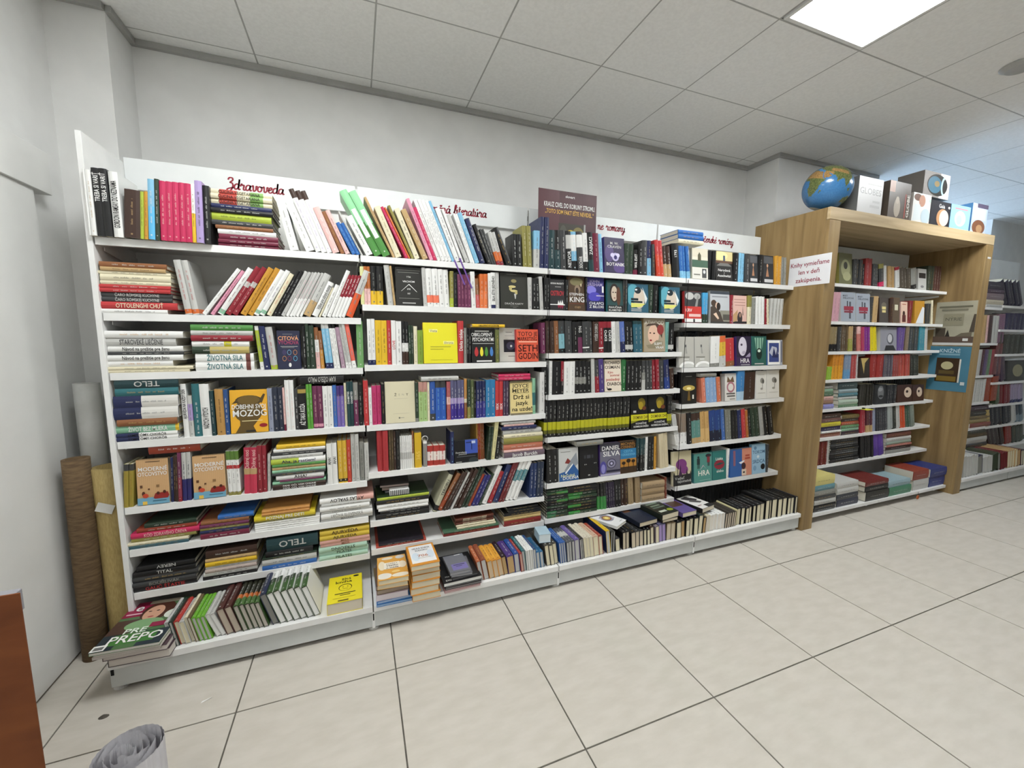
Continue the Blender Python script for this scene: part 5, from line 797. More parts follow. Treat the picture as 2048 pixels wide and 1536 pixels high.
["F",1,5,-0.704,2.142,0.695,0.025,0.1956,0,"TN",{"art":[["r",0,0,1,1,"#cda678"],["r",0.03,0.17,0.035,1,"#b8905f"],["r",0.09,0.17,0.095,1,"#b8905f"],["r",0.15,0.17,0.155,1,"#b8905f"],["r",0.21,0.17,0.215,1,"#b8905f"],["r",0.27,0.17,0.275,1,"#b8905f"],["r",0.32999999999999996,0.17,0.33499999999999996,1,"#b8905f"],["r",0.39,0.17,0.395,1,"#b8905f"],["r",0.44999999999999996,0.17,0.45499999999999996,1,"#b8905f"],["r",0.51,0.17,0.515,1,"#b8905f"],["r",0.5700000000000001,0.17,0.5750000000000001,1,"#b8905f"],["r",0.63,0.17,0.635,1,"#b8905f"],["r",0.69,0.17,0.695,1,"#b8905f"],["r",0.75,0.17,0.755,1,"#b8905f"],["r",0.81,0.17,0.8150000000000001,1,"#b8905f"],["r",0.87,0.17,0.875,1,"#b8905f"],["r",0.9299999999999999,0.17,0.9349999999999999,1,"#b8905f"],["r",0.3,0.94,0.75,0.955,"#5a4530"],["t","MODERNÉ",0.52,0.79,0.085,"W"],["t","OTCOVSTVO",0.5,0.68,0.085,"W"],["r",0,0,1,0.16,"#6fa3bc"],["r",0.16,0,0.3,0.08,"#e0bb50"],["r",0.1,0.38,0.18,0.44,"#5a3a26"],["r",0.34,0.33,0.4,0.36,"#5a3a26"],["r",0.6,0.38,0.7,0.43,"#8a6a46"],["e",0.2,0.25,0.05,0.05,"#4a2418"],["e",0.26,0.2,0.09,0.05,"#c04a30"],["p",[[0.5,0.14],[0.56,0.24],[0.95,0.26],[1,0.18],[0.95,0.12],[0.55,0.12]],"#8e2a26"],["e",0.65,0.24,0.05,0.035,"#4a2418"],["e",0.85,0.26,0.05,0.035,"#4a2418"],["r",0.48,0.07,0.9,0.085,"#3a6478"]],"L":"tan cover with family on red sofa, right copy of two, fifth shelf, leftmost bay","w":0.1225}]
["K",1,5,-0.8498,2.142,0.9174,0.0384,0.1839,0,"RU",{"L":"rust red book lying flat on top of upright books, fifth shelf, leftmost bay","d":0.15}]
["S",1,5,-0.5746,2.142,0.695,0.0161,0.2096,0.0,"W",{"b":[[0,0.08,"OL"],[0.8,1,"#5a7a34"],[0.6,0.68,"R"]],"tc":"DG","L":"white and green book standing eleventh from left on fifth shelf, leftmost bay"}]
["S",1,5,-0.5576,2.142,0.695,0.0157,0.2091,0.0,"W",{"b":[[0,0.08,"OL"],[0.8,1,"#5a7a34"],[0.6,0.68,"R"]],"tc":"DG","L":"slim white and green book standing twelfth from left on fifth shelf, leftmost bay"}]
["S",1,5,-0.541,2.142,0.695,0.0157,0.2086,0.0,"W",{"b":[[0,0.08,"OL"],[0.8,1,"#5a7a34"],[0.6,0.68,"R"]],"tc":"DG","L":"slim white and green book standing thirteenth from left on fifth shelf, leftmost bay"}]
["S",1,5,-0.5122,2.142,0.695,0.0263,0.2186,2.33,"MG",{"b":[[0.42,0.55,"TN"],[0,0.42,"#c23a52"],[0.55,1,"#b02f48"]],"t":"Dobrej noci","tc":"LP","tp":0.75,"tl":0.4,"L":"red and crimson book standing fourteenth from left on fifth shelf, leftmost bay"}]
["S",1,5,-0.485,2.142,0.695,0.0259,0.2181,2.33,"MG",{"b":[[0.42,0.55,"TN"],[0,0.42,"#c23a52"],[0.55,1,"#b02f48"]],"t":"Dobrej noci","tc":"LP","tp":0.75,"tl":0.4,"L":"red and crimson book standing fifteenth from left on fifth shelf, leftmost bay"}]
["S",1,5,-0.4556,2.142,0.695,0.0181,0.2246,1.53,"DR",{"tc":"LP","L":"dark red book standing sixteenth from left on fifth shelf, leftmost bay"}]
["S",1,5,-0.4366,2.142,0.695,0.0177,0.2233,1.42,"DR",{"tc":"LP","L":"dark red book standing seventeenth from left on fifth shelf, leftmost bay"}]
["S",1,5,-0.4172,2.142,0.695,0.0114,0.1803,2.74,"LG",{}]
["K",1,5,-0.3696,2.142,0.894,0.021,0.2103,0,"YE",{"L":"yellow book first from top of second stack, fifth shelf, leftmost bay","d":0.17}]
["K",1,5,-0.3831,2.142,0.8788,0.0148,0.2229,0,"W",{"d":0.17}]
["K",1,5,-0.3886,2.142,0.8625,0.0159,0.2288,0,"DG",{"d":0.17}]
["K",1,5,-0.3927,2.142,0.8456,0.0165,0.2203,0,"LG",{"L":"light grey book fourth from top of second stack, fifth shelf, leftmost bay","d":0.17}]
["K",1,5,-0.3951,2.142,0.8218,0.0234,0.2336,0,"LI",{"b":[[0.5,1,"W"]],"t":["Aha, ja rastiem!","NV"],"L":"lime green and white book fifth from top of second stack, fifth shelf, leftmost bay","d":0.17}]
["K",1,5,-0.3917,2.142,0.808,0.0133,0.2295,0,"GN",{"d":0.17}]
["K",1,5,-0.3925,2.142,0.7939,0.0137,0.2296,0,"TN",{"d":0.17}]
["K",1,5,-0.3933,2.142,0.7792,0.0144,0.2298,0,"MT",{"d":0.17}]
["K",1,5,-0.394,2.142,0.767,0.0118,0.23,0,"DG",{"d":0.17}]
["K",1,5,-0.3793,2.142,0.743,0.0236,0.2077,0,"W",{"t":["AHA!","K"],"L":"white book tenth from top of second stack, fifth shelf, leftmost bay","d":0.17}]
["K",1,5,-0.3644,2.142,0.7357,0.0069,0.1903,0,"PM",{"d":0.17}]
["K",1,5,-0.3957,2.142,0.7215,0.0138,0.2313,0,"MT",{"d":0.17}]
["K",1,5,-0.3957,2.142,0.7083,0.0128,0.23,0,"DB",{"t":["PANI, OČI, VÁM ONLINE","W"],"d":0.17}]
["K",1,5,-0.3957,2.142,0.695,0.0129,0.2288,0,"DB",{"t":["PANI, OČI, VÁM ONLINE","W"],"d":0.17}]
["S",1,5,-0.1562,2.142,0.695,0.0226,0.2068,0.0,"W",{"t":"AHA!","tc":"K","tp":0.58,"tl":0.18,"L":"white book standing nineteenth from left on fifth shelf, leftmost bay"}]
["S",1,5,-0.1327,2.142,0.695,0.0222,0.2082,0.0,"W",{"t":"AHA!","tc":"K","tp":0.58,"tl":0.18,"L":"white book standing twentieth from left on fifth shelf, leftmost bay"}]
["S",1,5,-0.1065,2.142,0.695,0.0202,0.2164,0.0,"YE",{"b":[[0.03,0.1,"K"],[0.1,1,"#d0a838"]],"tc":"CR","L":"yellow book standing twenty-first from left on fifth shelf, leftmost bay"}]
["S",1,5,-0.0853,2.142,0.695,0.0198,0.2162,0.0,"YE",{"b":[[0.03,0.1,"K"],[0.1,1,"#d0a838"]],"tc":"CR","L":"yellow book standing twenty-second from left on fifth shelf, leftmost bay"}]
["S",1,5,-0.0643,2.142,0.695,0.018,0.2184,0.0,"#b8402e",{"tc":"LP"}]
["S",1,5,-0.0444,2.142,0.695,0.0181,0.2461,0.0,"LG",{"tc":"DG","L":"light grey book standing twenty-fourth from left on fifth shelf, leftmost bay"}]
["S",1,5,-0.0254,2.142,0.695,0.0177,0.2448,0.0,"LG",{"tc":"DG","L":"light grey book standing twenty-fifth from left on fifth shelf, leftmost bay"}]
["S",1,5,-0.005,2.142,0.695,0.0205,0.2006,0.0,"G",{"tc":"DG"}]
["S",1,5,0.0175,2.142,0.695,0.0207,0.1933,0.0,"LG",{"tc":"G"}]
["S",2,5,0.0802,2.142,0.733,0.0265,0.2135,0.0,"R",{"b":[[0,1,"#a83438"]],"tc":"DR","L":"red book standing first from left on fifth shelf, second bay"}]
["S",2,5,0.1076,2.142,0.733,0.0261,0.2132,0.0,"R",{"b":[[0,1,"#a83438"]],"tc":"DR","L":"red book standing second from left on fifth shelf, second bay"}]
["S",2,5,0.1372,2.142,0.733,0.0115,0.2181,0.0,"DB",{"b":[[0,1,"#4a3c28"]],"tc":"TN"}]
["S",2,5,0.1496,2.142,0.733,0.0111,0.2179,0.0,"DB",{"b":[[0,1,"#4a3c28"]],"tc":"TN"}]
["S",2,5,0.1621,2.142,0.733,0.0093,0.2097,0.0,"DB",{}]
["S",2,5,0.173,2.142,0.733,0.0188,0.2059,0.0,"K",{"tc":"G"}]
["S",2,5,0.1928,2.142,0.733,0.0099,0.1784,0.0,"W",{"b":[[0.3,0.5,"LG"]],"tc":"G"}]
["S",2,5,0.2035,2.142,0.733,0.0095,0.1791,0.0,"W",{"b":[[0.3,0.5,"LG"]],"tc":"G"}]
["S",2,5,0.2139,2.142,0.733,0.0095,0.1784,0.0,"W",{"b":[[0.3,0.5,"LG"]],"tc":"G"}]
["S",2,5,0.2243,2.142,0.733,0.0095,0.1787,0.0,"W",{"b":[[0.3,0.5,"LG"]],"tc":"G"}]
["S",2,5,0.2346,2.142,0.733,0.0095,0.1782,0.0,"W",{"b":[[0.3,0.5,"LG"]],"tc":"G"}]
["S",2,5,0.245,2.142,0.733,0.0095,0.1785,0.0,"W",{"b":[[0.3,0.5,"LG"]],"tc":"G"}]
["S",2,5,0.2555,2.142,0.733,0.0086,0.2,0.0,"BR",{"b":[[0,0.4,"CR"]]}]
["S",2,5,0.2682,2.142,0.733,0.0353,0.1894,0.0,"#d3ab28",{"t":"365","tc":"#e8c860","tp":0.35,"tl":0.3,"L":"thick yellow book standing fourteenth from left on fifth shelf, second bay"}]
["S",2,5,0.3123,2.142,0.733,0.0202,0.1424,0.0,"G",{"b":[[0,1,"#8a8a88"],[0.9,1,"W"]],"ring":1}]
["S",2,5,0.3346,2.142,0.733,0.0315,0.1118,0.0,"#a8352e",{"b":[[0.28,0.72,"#e8dcd4"],[0,0.04,"LP"]],"tc":"R","d":0.1}]
["S",2,5,0.367,2.142,0.733,0.0311,0.1117,0.0,"#a8352e",{"b":[[0.28,0.72,"#e8dcd4"],[0,0.04,"LP"]],"tc":"R","d":0.1}]
["S",2,5,0.399,2.142,0.733,0.0311,0.1113,0.0,"#a8352e",{"b":[[0.28,0.72,"#e8dcd4"],[0,0.04,"LP"]],"tc":"R","d":0.1}]
["S",2,5,0.4603,2.142,0.733,0.0191,0.179,0.0,"NV",{"tc":"SK"}]
["F",2,5,0.4811,2.142,0.733,0.02,0.1266,0,"K",{"art":[["r",0,0,1,1,"#0c0d12"],["r",0.46,0.38,1,1,"#3a52a8"],["p",[[0.5,0.85],[0.72,0.85],[0.72,0.55],[0.76,0.55],[0.76,0.9],[0.5,0.9]],"#1c2a60"],["r",0.74,0.82,0.9,0.94,"#b9c4e0"],["t","Zastrašene",0.28,0.46,0.07,"LG"],["t","piesočné",0.35,0.38,0.06,"LG"],["r",0.1,0.26,0.9,0.28,"#6a6a70"],["e",0.8,0.08,0.2,0.12,"#2a3438"],["r",0.05,0.02,0.3,0.05,"LG"]],"L":"small black cover with a blue photograph corner, fifth shelf, second bay","w":0.1335}]
["S",2,5,0.6164,2.172,0.733,0.0058,0.2121,-0.85,"#b0863a",{}]
["S",2,5,0.6231,2.172,0.733,0.0075,0.2107,-0.96,"#a85a2a",{}]
["S",2,5,0.6315,2.172,0.733,0.0075,0.2119,-1.07,"#9a3a28",{}]
["S",2,5,0.6399,2.172,0.733,0.0075,0.2113,-1.18,"#94562e",{}]
["S",2,5,0.6483,2.172,0.733,0.0075,0.2114,-1.3,"#8a4f2a",{}]
["S",2,5,0.6567,2.172,0.733,0.0075,0.2119,-1.41,"#7e4a2c",{}]
["S",2,5,0.6651,2.142,0.733,0.0075,0.1903,5.24,"DN",{"tc":"LG"}]
["S",2,5,0.6735,2.142,0.733,0.0075,0.1905,5.24,"DN",{"tc":"LG"}]
["S",2,5,0.6819,2.142,0.733,0.0075,0.1907,5.24,"DN",{"tc":"LG"}]
["S",2,5,0.6903,2.142,0.733,0.0238,0.2292,7.13,"CR",{"b":[[0,1,"#d6cf9a"]],"tc":"OL"}]
["S",2,5,0.7161,2.142,0.733,0.0201,0.1269,6.56,"K",{}]
["K",2,5,0.7541,2.142,0.9296,0.0152,0.2099,0,"LG",{"d":0.17}]
["K",2,5,0.7687,2.142,0.9171,0.0121,0.1869,0,"LP",{"d":0.17}]
["K",2,5,0.7542,2.142,0.8968,0.0199,0.2154,0,"NV",{"d":0.17}]
["K",2,5,0.764,2.142,0.8702,0.0262,0.2406,0,"LG",{"d":0.17}]
["K",2,5,0.7673,2.142,0.8483,0.0216,0.2447,0,"CR",{"d":0.17}]
["K",2,5,0.7674,2.142,0.8137,0.0342,0.245,0,"OL",{"L":"olive book sixth from top of first stack, fifth shelf, second bay","d":0.17}]
["K",2,5,0.7676,2.142,0.779,0.0343,0.2455,0,"#b87058",{"L":"tan book seventh from top of first stack, fifth shelf, second bay","d":0.17}]
["K",2,5,0.7677,2.142,0.7663,0.0123,0.2458,0,"LP",{"d":0.17}]
["K",2,5,0.7694,2.142,0.733,0.0329,0.255,0,"#6a5a66",{"t":["Jacob Burckh","W"],"L":"plum book ninth from top of first stack, fifth shelf, second bay","d":0.17}]
["S",3,5,1.0232,2.142,0.831,0.027,0.2199,0.0,"K",{"b":[[0.1,0.2,"#5a5a14"],[0.2,0.42,"#b3b020"]],"tc":"LG","tp":0.7,"tl":0.35}]
["S",3,5,1.0511,2.142,0.831,0.0266,0.2197,0.0,"K",{"b":[[0.1,0.2,"#5a5a14"],[0.2,0.42,"#b3b020"]],"tc":"LG","tp":0.7,"tl":0.35}]
["S",3,5,1.0786,2.142,0.831,0.0266,0.2196,0.0,"K",{"b":[[0.1,0.2,"#5a5a14"],[0.2,0.42,"#b3b020"]],"tc":"LG","tp":0.7,"tl":0.35}]
["S",3,5,1.1061,2.142,0.831,0.0266,0.2192,0.0,"K",{"b":[[0.1,0.2,"#5a5a14"],[0.2,0.42,"#b3b020"]],"tc":"LG","tp":0.7,"tl":0.35}]
["S",3,5,1.1336,2.142,0.831,0.0266,0.2191,0.0,"K",{"b":[[0.1,0.2,"#5a5a14"],[0.2,0.42,"#b3b020"]],"tc":"LG","tp":0.7,"tl":0.35}]
["S",3,5,1.1612,2.142,0.831,0.0266,0.2186,0.0,"K",{"b":[[0.1,0.2,"#5a5a14"],[0.2,0.42,"#b3b020"]],"tc":"LG","tp":0.7,"tl":0.35}]
["S",3,5,1.1887,2.142,0.831,0.0266,0.2187,0.0,"K",{"b":[[0.1,0.2,"#5a5a14"],[0.2,0.42,"#b3b020"]],"tc":"LG","tp":0.7,"tl":0.35}]
["S",3,5,1.2162,2.142,0.831,0.0266,0.2186,0.0,"K",{"b":[[0.1,0.2,"#5a5a14"],[0.2,0.42,"#b3b020"]],"tc":"LG","tp":0.7,"tl":0.35}]
["S",3,5,1.2437,2.142,0.831,0.0266,0.2198,0.0,"K",{"b":[[0.1,0.2,"#5a5a14"],[0.2,0.42,"#b3b020"]],"tc":"LG","tp":0.7,"tl":0.35}]
["S",3,5,1.2712,2.142,0.831,0.0266,0.2189,0.0,"K",{"b":[[0.1,0.2,"#5a5a14"],[0.2,0.42,"#b3b020"]],"tc":"LG","tp":0.7,"tl":0.35}]
["S",3,5,1.2988,2.142,0.831,0.0266,0.2187,0.0,"K",{"b":[[0.1,0.2,"#5a5a14"],[0.2,0.42,"#b3b020"]],"tc":"LG","tp":0.7,"tl":0.35}]
["S",3,5,1.3263,2.142,0.831,0.0266,0.2186,0.0,"K",{"b":[[0.1,0.2,"#5a5a14"],[0.2,0.42,"#b3b020"]],"tc":"LG","tp":0.7,"tl":0.35}]
["S",3,5,1.3538,2.142,0.831,0.0266,0.2199,0.0,"K",{"b":[[0.1,0.2,"#5a5a14"],[0.2,0.42,"#b3b020"]],"tc":"LG","tp":0.7,"tl":0.35}]
["S",3,5,1.3813,2.142,0.831,0.0266,0.22,0.0,"K",{"b":[[0.1,0.2,"#5a5a14"],[0.2,0.42,"#b3b020"]],"tc":"LG","tp":0.7,"tl":0.35}]
["S",3,5,1.4088,2.142,0.831,0.0266,0.2196,0.0,"K",{"b":[[0.1,0.2,"#5a5a14"],[0.2,0.42,"#b3b020"]],"tc":"LG","tp":0.7,"tl":0.35}]
["S",3,5,1.4363,2.142,0.831,0.0266,0.2189,0.0,"K",{"b":[[0.1,0.2,"#5a5a14"],[0.2,0.42,"#b3b020"]],"tc":"LG","tp":0.7,"tl":0.35}]
["S",3,5,1.4639,2.142,0.831,0.0266,0.2189,0.0,"K",{"b":[[0.1,0.2,"#5a5a14"],[0.2,0.42,"#b3b020"]],"tc":"LG","tp":0.7,"tl":0.35}]
["S",3,5,1.4914,2.142,0.831,0.0266,0.219,0.0,"K",{"b":[[0.1,0.2,"#5a5a14"],[0.2,0.42,"#b3b020"]],"tc":"LG","tp":0.7,"tl":0.35}]
["S",3,5,1.5189,2.142,0.831,0.0266,0.2193,0.0,"K",{"b":[[0.1,0.2,"#5a5a14"],[0.2,0.42,"#b3b020"]],"tc":"LG","tp":0.7,"tl":0.35}]
["S",3,5,1.5464,2.142,0.831,0.0266,0.2187,0.0,"K",{"b":[[0.1,0.2,"#5a5a14"],[0.2,0.42,"#b3b020"]],"tc":"LG","tp":0.7,"tl":0.35}]
["S",3,5,1.5739,2.142,0.831,0.0266,0.2192,0.0,"K",{"b":[[0.1,0.2,"#5a5a14"],[0.2,0.42,"#b3b020"]],"tc":"LG","tp":0.7,"tl":0.35}]
["S",3,5,1.6015,2.142,0.831,0.0266,0.2189,0.0,"K",{"b":[[0.1,0.2,"#5a5a14"],[0.2,0.42,"#b3b020"]],"tc":"LG","tp":0.7,"tl":0.35}]
["F",3,5,1.6412,2.142,0.831,0.03,0.2194,0,"K",{"art":[["r",0,0,1,1,"#141414"],["e",0.65,0.78,0.22,0.15,"#7a6a1e"],["e",0.6,0.7,0.14,0.12,"#a08a28"],["e",0.8,0.62,0.12,0.06,"#6a3a22"],["r",0.15,0.5,0.32,0.56,"LG"],["r",0,0.26,1,0.44,"#c8c428"],["t","DOMINIK DÁN",0.6,0.35,0.09,"#3a1a10"],["p",[[0,0.26],[0.5,0.26],[0,0.18]],"#8a8820"],["t","KONEČNE",0.6,0.17,0.05,"W"],["t","NORMÁLNA KNIŽKA",0.6,0.08,0.055,"W"]],"L":"black crime novel with a yellow band, left copy of two, fifth shelf, third bay","w":0.1329}]
["F",3,5,1.7798,2.142,0.831,0.03,0.22,0,"K",{"art":[["r",0,0,1,1,"#141414"],["e",0.65,0.78,0.22,0.15,"#7a6a1e"],["e",0.6,0.7,0.14,0.12,"#a08a28"],["e",0.8,0.62,0.12,0.06,"#6a3a22"],["r",0.15,0.5,0.32,0.56,"LG"],["r",0,0.26,1,0.44,"#c8c428"],["t","DOMINIK DÁN",0.6,0.35,0.09,"#3a1a10"],["p",[[0,0.26],[0.5,0.26],[0,0.18]],"#8a8820"],["t","KONEČNE",0.6,0.17,0.05,"W"],["t","NORMÁLNA KNIŽKA",0.6,0.08,0.055,"W"]],"L":"black crime novel with a yellow band, right copy of two, fifth shelf, third bay","w":0.1504}]
["S",3,5,1.9326,2.142,0.831,0.018,0.2092,-0.65,"K",{"b":[[0.1,0.2,"#5a5a14"],[0.2,0.42,"#b3b020"]],"tc":"LG"}]
["S",3,5,1.9515,2.142,0.831,0.0176,0.2092,-0.76,"K",{"b":[[0.1,0.2,"#5a5a14"],[0.2,0.42,"#b3b020"]],"tc":"LG"}]
["S",4,5,2.019,2.142,0.693,0.0175,0.222,-13.48,"LG",{"b":[[0,0.35,"W"]],"tc":"G"}]
["S",4,5,2.0379,2.142,0.693,0.0171,0.2215,-13.48,"LG",{"b":[[0,0.35,"W"]],"tc":"G"}]
["S",4,5,2.0592,2.142,0.693,0.0299,0.2186,-5.59,"LG",{"b":[[0,0.4,"W"],[0.4,1,"#8a7a6a"]]}]
["S",4,5,2.0901,2.142,0.693,0.0295,0.2174,-5.59,"LG",{"b":[[0,0.4,"W"],[0.4,1,"#8a7a6a"]]}]
["S",4,5,2.1246,2.142,0.693,0.0351,0.2213,-6.74,"K",{"tc":"W"}]
["S",4,5,2.1627,2.142,0.693,0.0411,0.2168,-7.07,"TE",{"b":[[0,0.18,"TN"],[0.18,0.75,"#5a8a82"],[0.75,1,"DB"]],"tc":"LG"}]
["S",4,5,2.205,2.142,0.693,0.0407,0.2175,-7.07,"TE",{"b":[[0,0.18,"TN"],[0.18,0.75,"#5a8a82"],[0.75,1,"DB"]],"tc":"LG"}]
["S",4,5,2.2488,2.142,0.693,0.0386,0.2221,-7.66,"#c09a60",{"b":[[0,0.45,"#d0ac72"]],"tc":"BR","tp":0.65,"tl":0.4}]
["S",4,5,2.2886,2.142,0.693,0.0382,0.2222,-7.76,"#c09a60",{"b":[[0,0.45,"#d0ac72"]],"tc":"BR","tp":0.65,"tl":0.4}]
["S",4,5,2.3299,2.142,0.693,0.0543,0.2248,-8.34,"NV",{"b":[[0,0.35,"#161a30"],[0.35,1,"#26407c"]],"tc":"SK","L":"thick purple and black book standing tenth from left on fifth shelf, fourth bay"}]
["S",4,5,2.3856,2.142,0.693,0.0539,0.2254,-8.44,"NV",{"b":[[0,0.35,"#161a30"],[0.35,1,"#26407c"]],"tc":"SK"}]
["S",4,5,2.4424,2.142,0.693,0.0337,0.229,-8.89,"BL",{"b":[[0,1,"#3f66a8"]]}]
["S",4,5,2.4782,2.142,0.693,0.0266,0.2231,-7.53,"G",{"b":[[0,1,"#77786f"]]}]
["S",4,5,2.5059,2.142,0.693,0.0262,0.2228,-7.53,"G",{"b":[[0,1,"#77786f"]]}]
["S",4,5,2.5352,2.142,0.693,0.0293,0.2168,-8.16,"K",{"tc":"G"}]
["S",4,5,2.5657,2.142,0.693,0.0289,0.2162,-8.27,"K",{"tc":"G"}]
["S",4,5,2.5978,2.142,0.693,0.0356,0.2132,-8.91,"NV",{"tc":"LG"}]
["S",4,5,2.6368,2.142,0.693,0.0395,0.2187,-9.57,"R",{"tc":"LP"}]
["S",4,5,2.6787,2.142,0.693,0.0252,0.2088,-9.91,"#a8642a",{}]
["S",4,5,2.7085,2.142,0.693,0.0277,0.2201,-10.93,"K",{"tc":"W"}]
["S",4,5,2.7397,2.142,0.693,0.0405,0.2251,-11.55,"DN",{"tc":"LG"}]
["S",4,5,2.7819,2.142,0.693,0.0401,0.2255,-11.55,"DN",{"tc":"LG"}]
["S",4,5,2.8284,2.142,0.693,0.0409,0.2292,-12.82,"G",{"b":[[0,1,"#9a9a96"]],"tc":"W"}]
["S",4,5,2.8735,2.142,0.693,0.0459,0.2256,-13.47,"K",{"tc":"W"}]
["S",4,5,2.9216,2.142,0.693,0.0455,0.2259,-13.57,"K",{"tc":"W"}]
["K",1,6,-0.8911,2.142,0.5911,0.0183,0.1872,0,"DN",{"L":"dark green book first from top of first stack, sixth shelf, leftmost bay","d":0.2}]
["K",1,6,-0.9199,2.142,0.5721,0.0186,0.2146,0,"RU",{"L":"rust red book second from top of first stack, sixth shelf, leftmost bay","d":0.2}]
["K",1,6,-0.9408,2.142,0.5487,0.023,0.2464,0,"MG",{"t":["KÓD ZDRAVÉHO ČREVA","LP"],"L":"crimson book third from top of first stack, sixth shelf, leftmost bay","d":0.2}]
["K",1,6,-0.9412,2.142,0.5331,0.0152,0.2331,0,"OL",{"L":"olive book fourth from top of first stack, sixth shelf, leftmost bay","d":0.2}]
["K",1,6,-0.952,2.142,0.5213,0.0114,0.2159,0,"CR",{"d":0.2}]
["K",1,6,-0.952,2.142,0.5129,0.008,0.2128,0,"#5f8a94",{"d":0.2}]
["K",1,6,-0.9518,2.142,0.503,0.0095,0.2119,0,"#3f6a78",{"d":0.2}]
["K",1,6,-0.6218,2.142,0.5869,0.019,0.1406,0,"BL",{"d":0.2}]
["K",1,6,-0.6882,2.142,0.5705,0.016,0.1873,0,"BR",{"d":0.2}]
["K",1,6,-0.6917,2.142,0.5555,0.0146,0.1899,0,"PM",{"d":0.2}]
["K",1,6,-0.6927,2.142,0.5435,0.0116,0.19,0,"OL",{"d":0.2}]
["K",1,6,-0.6934,2.142,0.53,0.0131,0.19,0,"NV",{"d":0.2}]
["K",1,6,-0.6934,2.142,0.503,0.0266,0.1901,0,"MA",{"L":"maroon book sixth from top of second stack, sixth shelf, leftmost bay","d":0.2}]
["K",1,6,-0.4466,2.142,0.5908,0.0128,0.2039,0,"#c08a4a",{"d":0.2}]
["K",1,6,-0.4474,2.142,0.5776,0.0128,0.204,0,"#c08a4a",{"d":0.2}]
["K",1,6,-0.4802,2.142,0.5537,0.0235,0.2602,0,"#d6c02c",{"t":["POZNAJ PRE DETI","W"],"L":"yellow book third from top of third stack, sixth shelf, leftmost bay","d":0.2}]
["K",1,6,-0.4802,2.142,0.5438,0.0094,0.2579,0,"OL",{"d":0.2}]
["K",1,6,-0.4802,2.142,0.5337,0.0097,0.2804,0,"W",{"d":0.2}]
["K",1,6,-0.4802,2.142,0.523,0.0103,0.28,0,"W",{"d":0.2}]
["K",1,6,-0.4802,2.142,0.5137,0.0089,0.278,0,"W",{"d":0.2}]
["K",1,6,-0.4802,2.142,0.503,0.0103,0.2775,0,"W",{"d":0.2}]
["K",1,6,-0.1987,2.142,0.596,0.0268,0.2537,0,"W",{"b":[[0.68,1,"#dca89c"]],"t":["ATLAS SVALOV","K",180],"L":"white and pink book first from top of fourth stack, sixth shelf, leftmost bay","d":0.2}]
["K",1,6,-0.1913,2.142,0.5806,0.015,0.2306,0,"LG",{"d":0.2}]
["K",1,6,-0.1987,2.142,0.5592,0.021,0.2324,0,"W",{"L":"white book third from top of fourth stack, sixth shelf, leftmost bay","d":0.2}]
["K",1,6,-0.1945,2.142,0.5443,0.0144,0.2392,0,"LG",{"t":["LIEČIVÁ SLOVENSKÁ","G"],"d":0.2}]
["K",1,6,-0.1954,2.142,0.5196,0.0244,0.2428,0,"W",{"t":["LIEČIVÁ SLOVENSKÁ","G"],"L":"white book fifth from top of fourth stack, sixth shelf, leftmost bay","d":0.2}]
["K",1,6,-0.1963,2.142,0.503,0.0162,0.2431,0,"LG",{"t":["MASÁŽE","G"],"d":0.2}]
["K",2,6,0.0714,2.142,0.5758,0.0152,0.2675,0,"LI",{"hard":"#2a3c22","d":0.2}]
["K",2,6,0.0658,2.142,0.5542,0.0213,0.2723,0,"K",{"L":"black book second from top of first stack, sixth shelf, second bay","d":0.2}]
["K",2,6,0.0692,2.142,0.53,0.0238,0.266,0,"W",{"L":"white book third from top of first stack, sixth shelf, second bay","d":0.2}]
["K",2,6,0.0759,2.142,0.5167,0.0129,0.2576,0,"W",{"d":0.2}]
["K",2,6,0.0847,2.142,0.5034,0.0129,0.2523,0,"K",{"d":0.2}]
["K",2,6,0.0647,2.142,0.4888,0.0142,0.2733,0,"K",{"d":0.2}]
["K",2,6,0.0608,2.142,0.473,0.0154,0.2777,0,"K",{"d":0.2}]
["S",2,6,0.3516,2.142,0.473,0.0242,0.2535,25.45,"CR",{"b":[[0,1,"#b5b39a"],[0.02,0.14,"K"],[0.86,0.97,"K"]],"t":"TERORU","tc":"DG","tp":0.55,"tl":0.45,"L":"light grey and black book standing first from left on sixth shelf, second bay"}]
["S",2,6,0.3796,2.142,0.473,0.0234,0.2243,29.79,"BR",{"b":[[0,0.5,"#9a4a2a"]]}]
["S",2,6,0.4085,2.142,0.473,0.0143,0.2317,29.53,"DB",{"tc":"LG"}]
["S",2,6,0.4259,2.142,0.473,0.0139,0.2301,29.46,"DB",{"tc":"LG"}]
["S",2,6,0.4527,2.142,0.473,0.0105,0.2249,27.44,"LG",{}]
["S",2,6,0.4665,2.142,0.473,0.0195,0.2346,27.16,"DB",{"tc":"W"}]
["S",2,6,0.4894,2.142,0.473,0.0192,0.2335,27.08,"DB",{"tc":"W"}]
["S",2,6,0.5129,2.142,0.473,0.0155,0.2387,26.81,"DN",{"tc":"LG"}]
["S",2,6,0.5312,2.142,0.473,0.0151,0.2388,26.73,"DN",{"tc":"LG"}]
["S",2,6,0.5508,2.142,0.473,0.0173,0.1956,26.24,"#9a4028",{}]
["S",2,6,0.572,2.142,0.473,0.0175,0.1865,25.89,"#2c2c6a",{"tc":"W"}]
["S",2,6,0.5924,2.142,0.473,0.0172,0.1866,25.79,"#2c2c6a",{"tc":"W"}]
["S",2,6,0.6135,2.142,0.473,0.0138,0.194,25.43,"DN",{"tc":"LG"}]
["S",2,6,0.6308,2.142,0.473,0.0278,0.2351,25.09,"W",{"tc":"G","L":"white book standing fourteenth from left on sixth shelf, second bay"}]
["S",2,6,0.6694,2.142,0.473,0.0238,0.1933,23.29,"R",{"b":[[0,1,"#9a2a30"]]}]
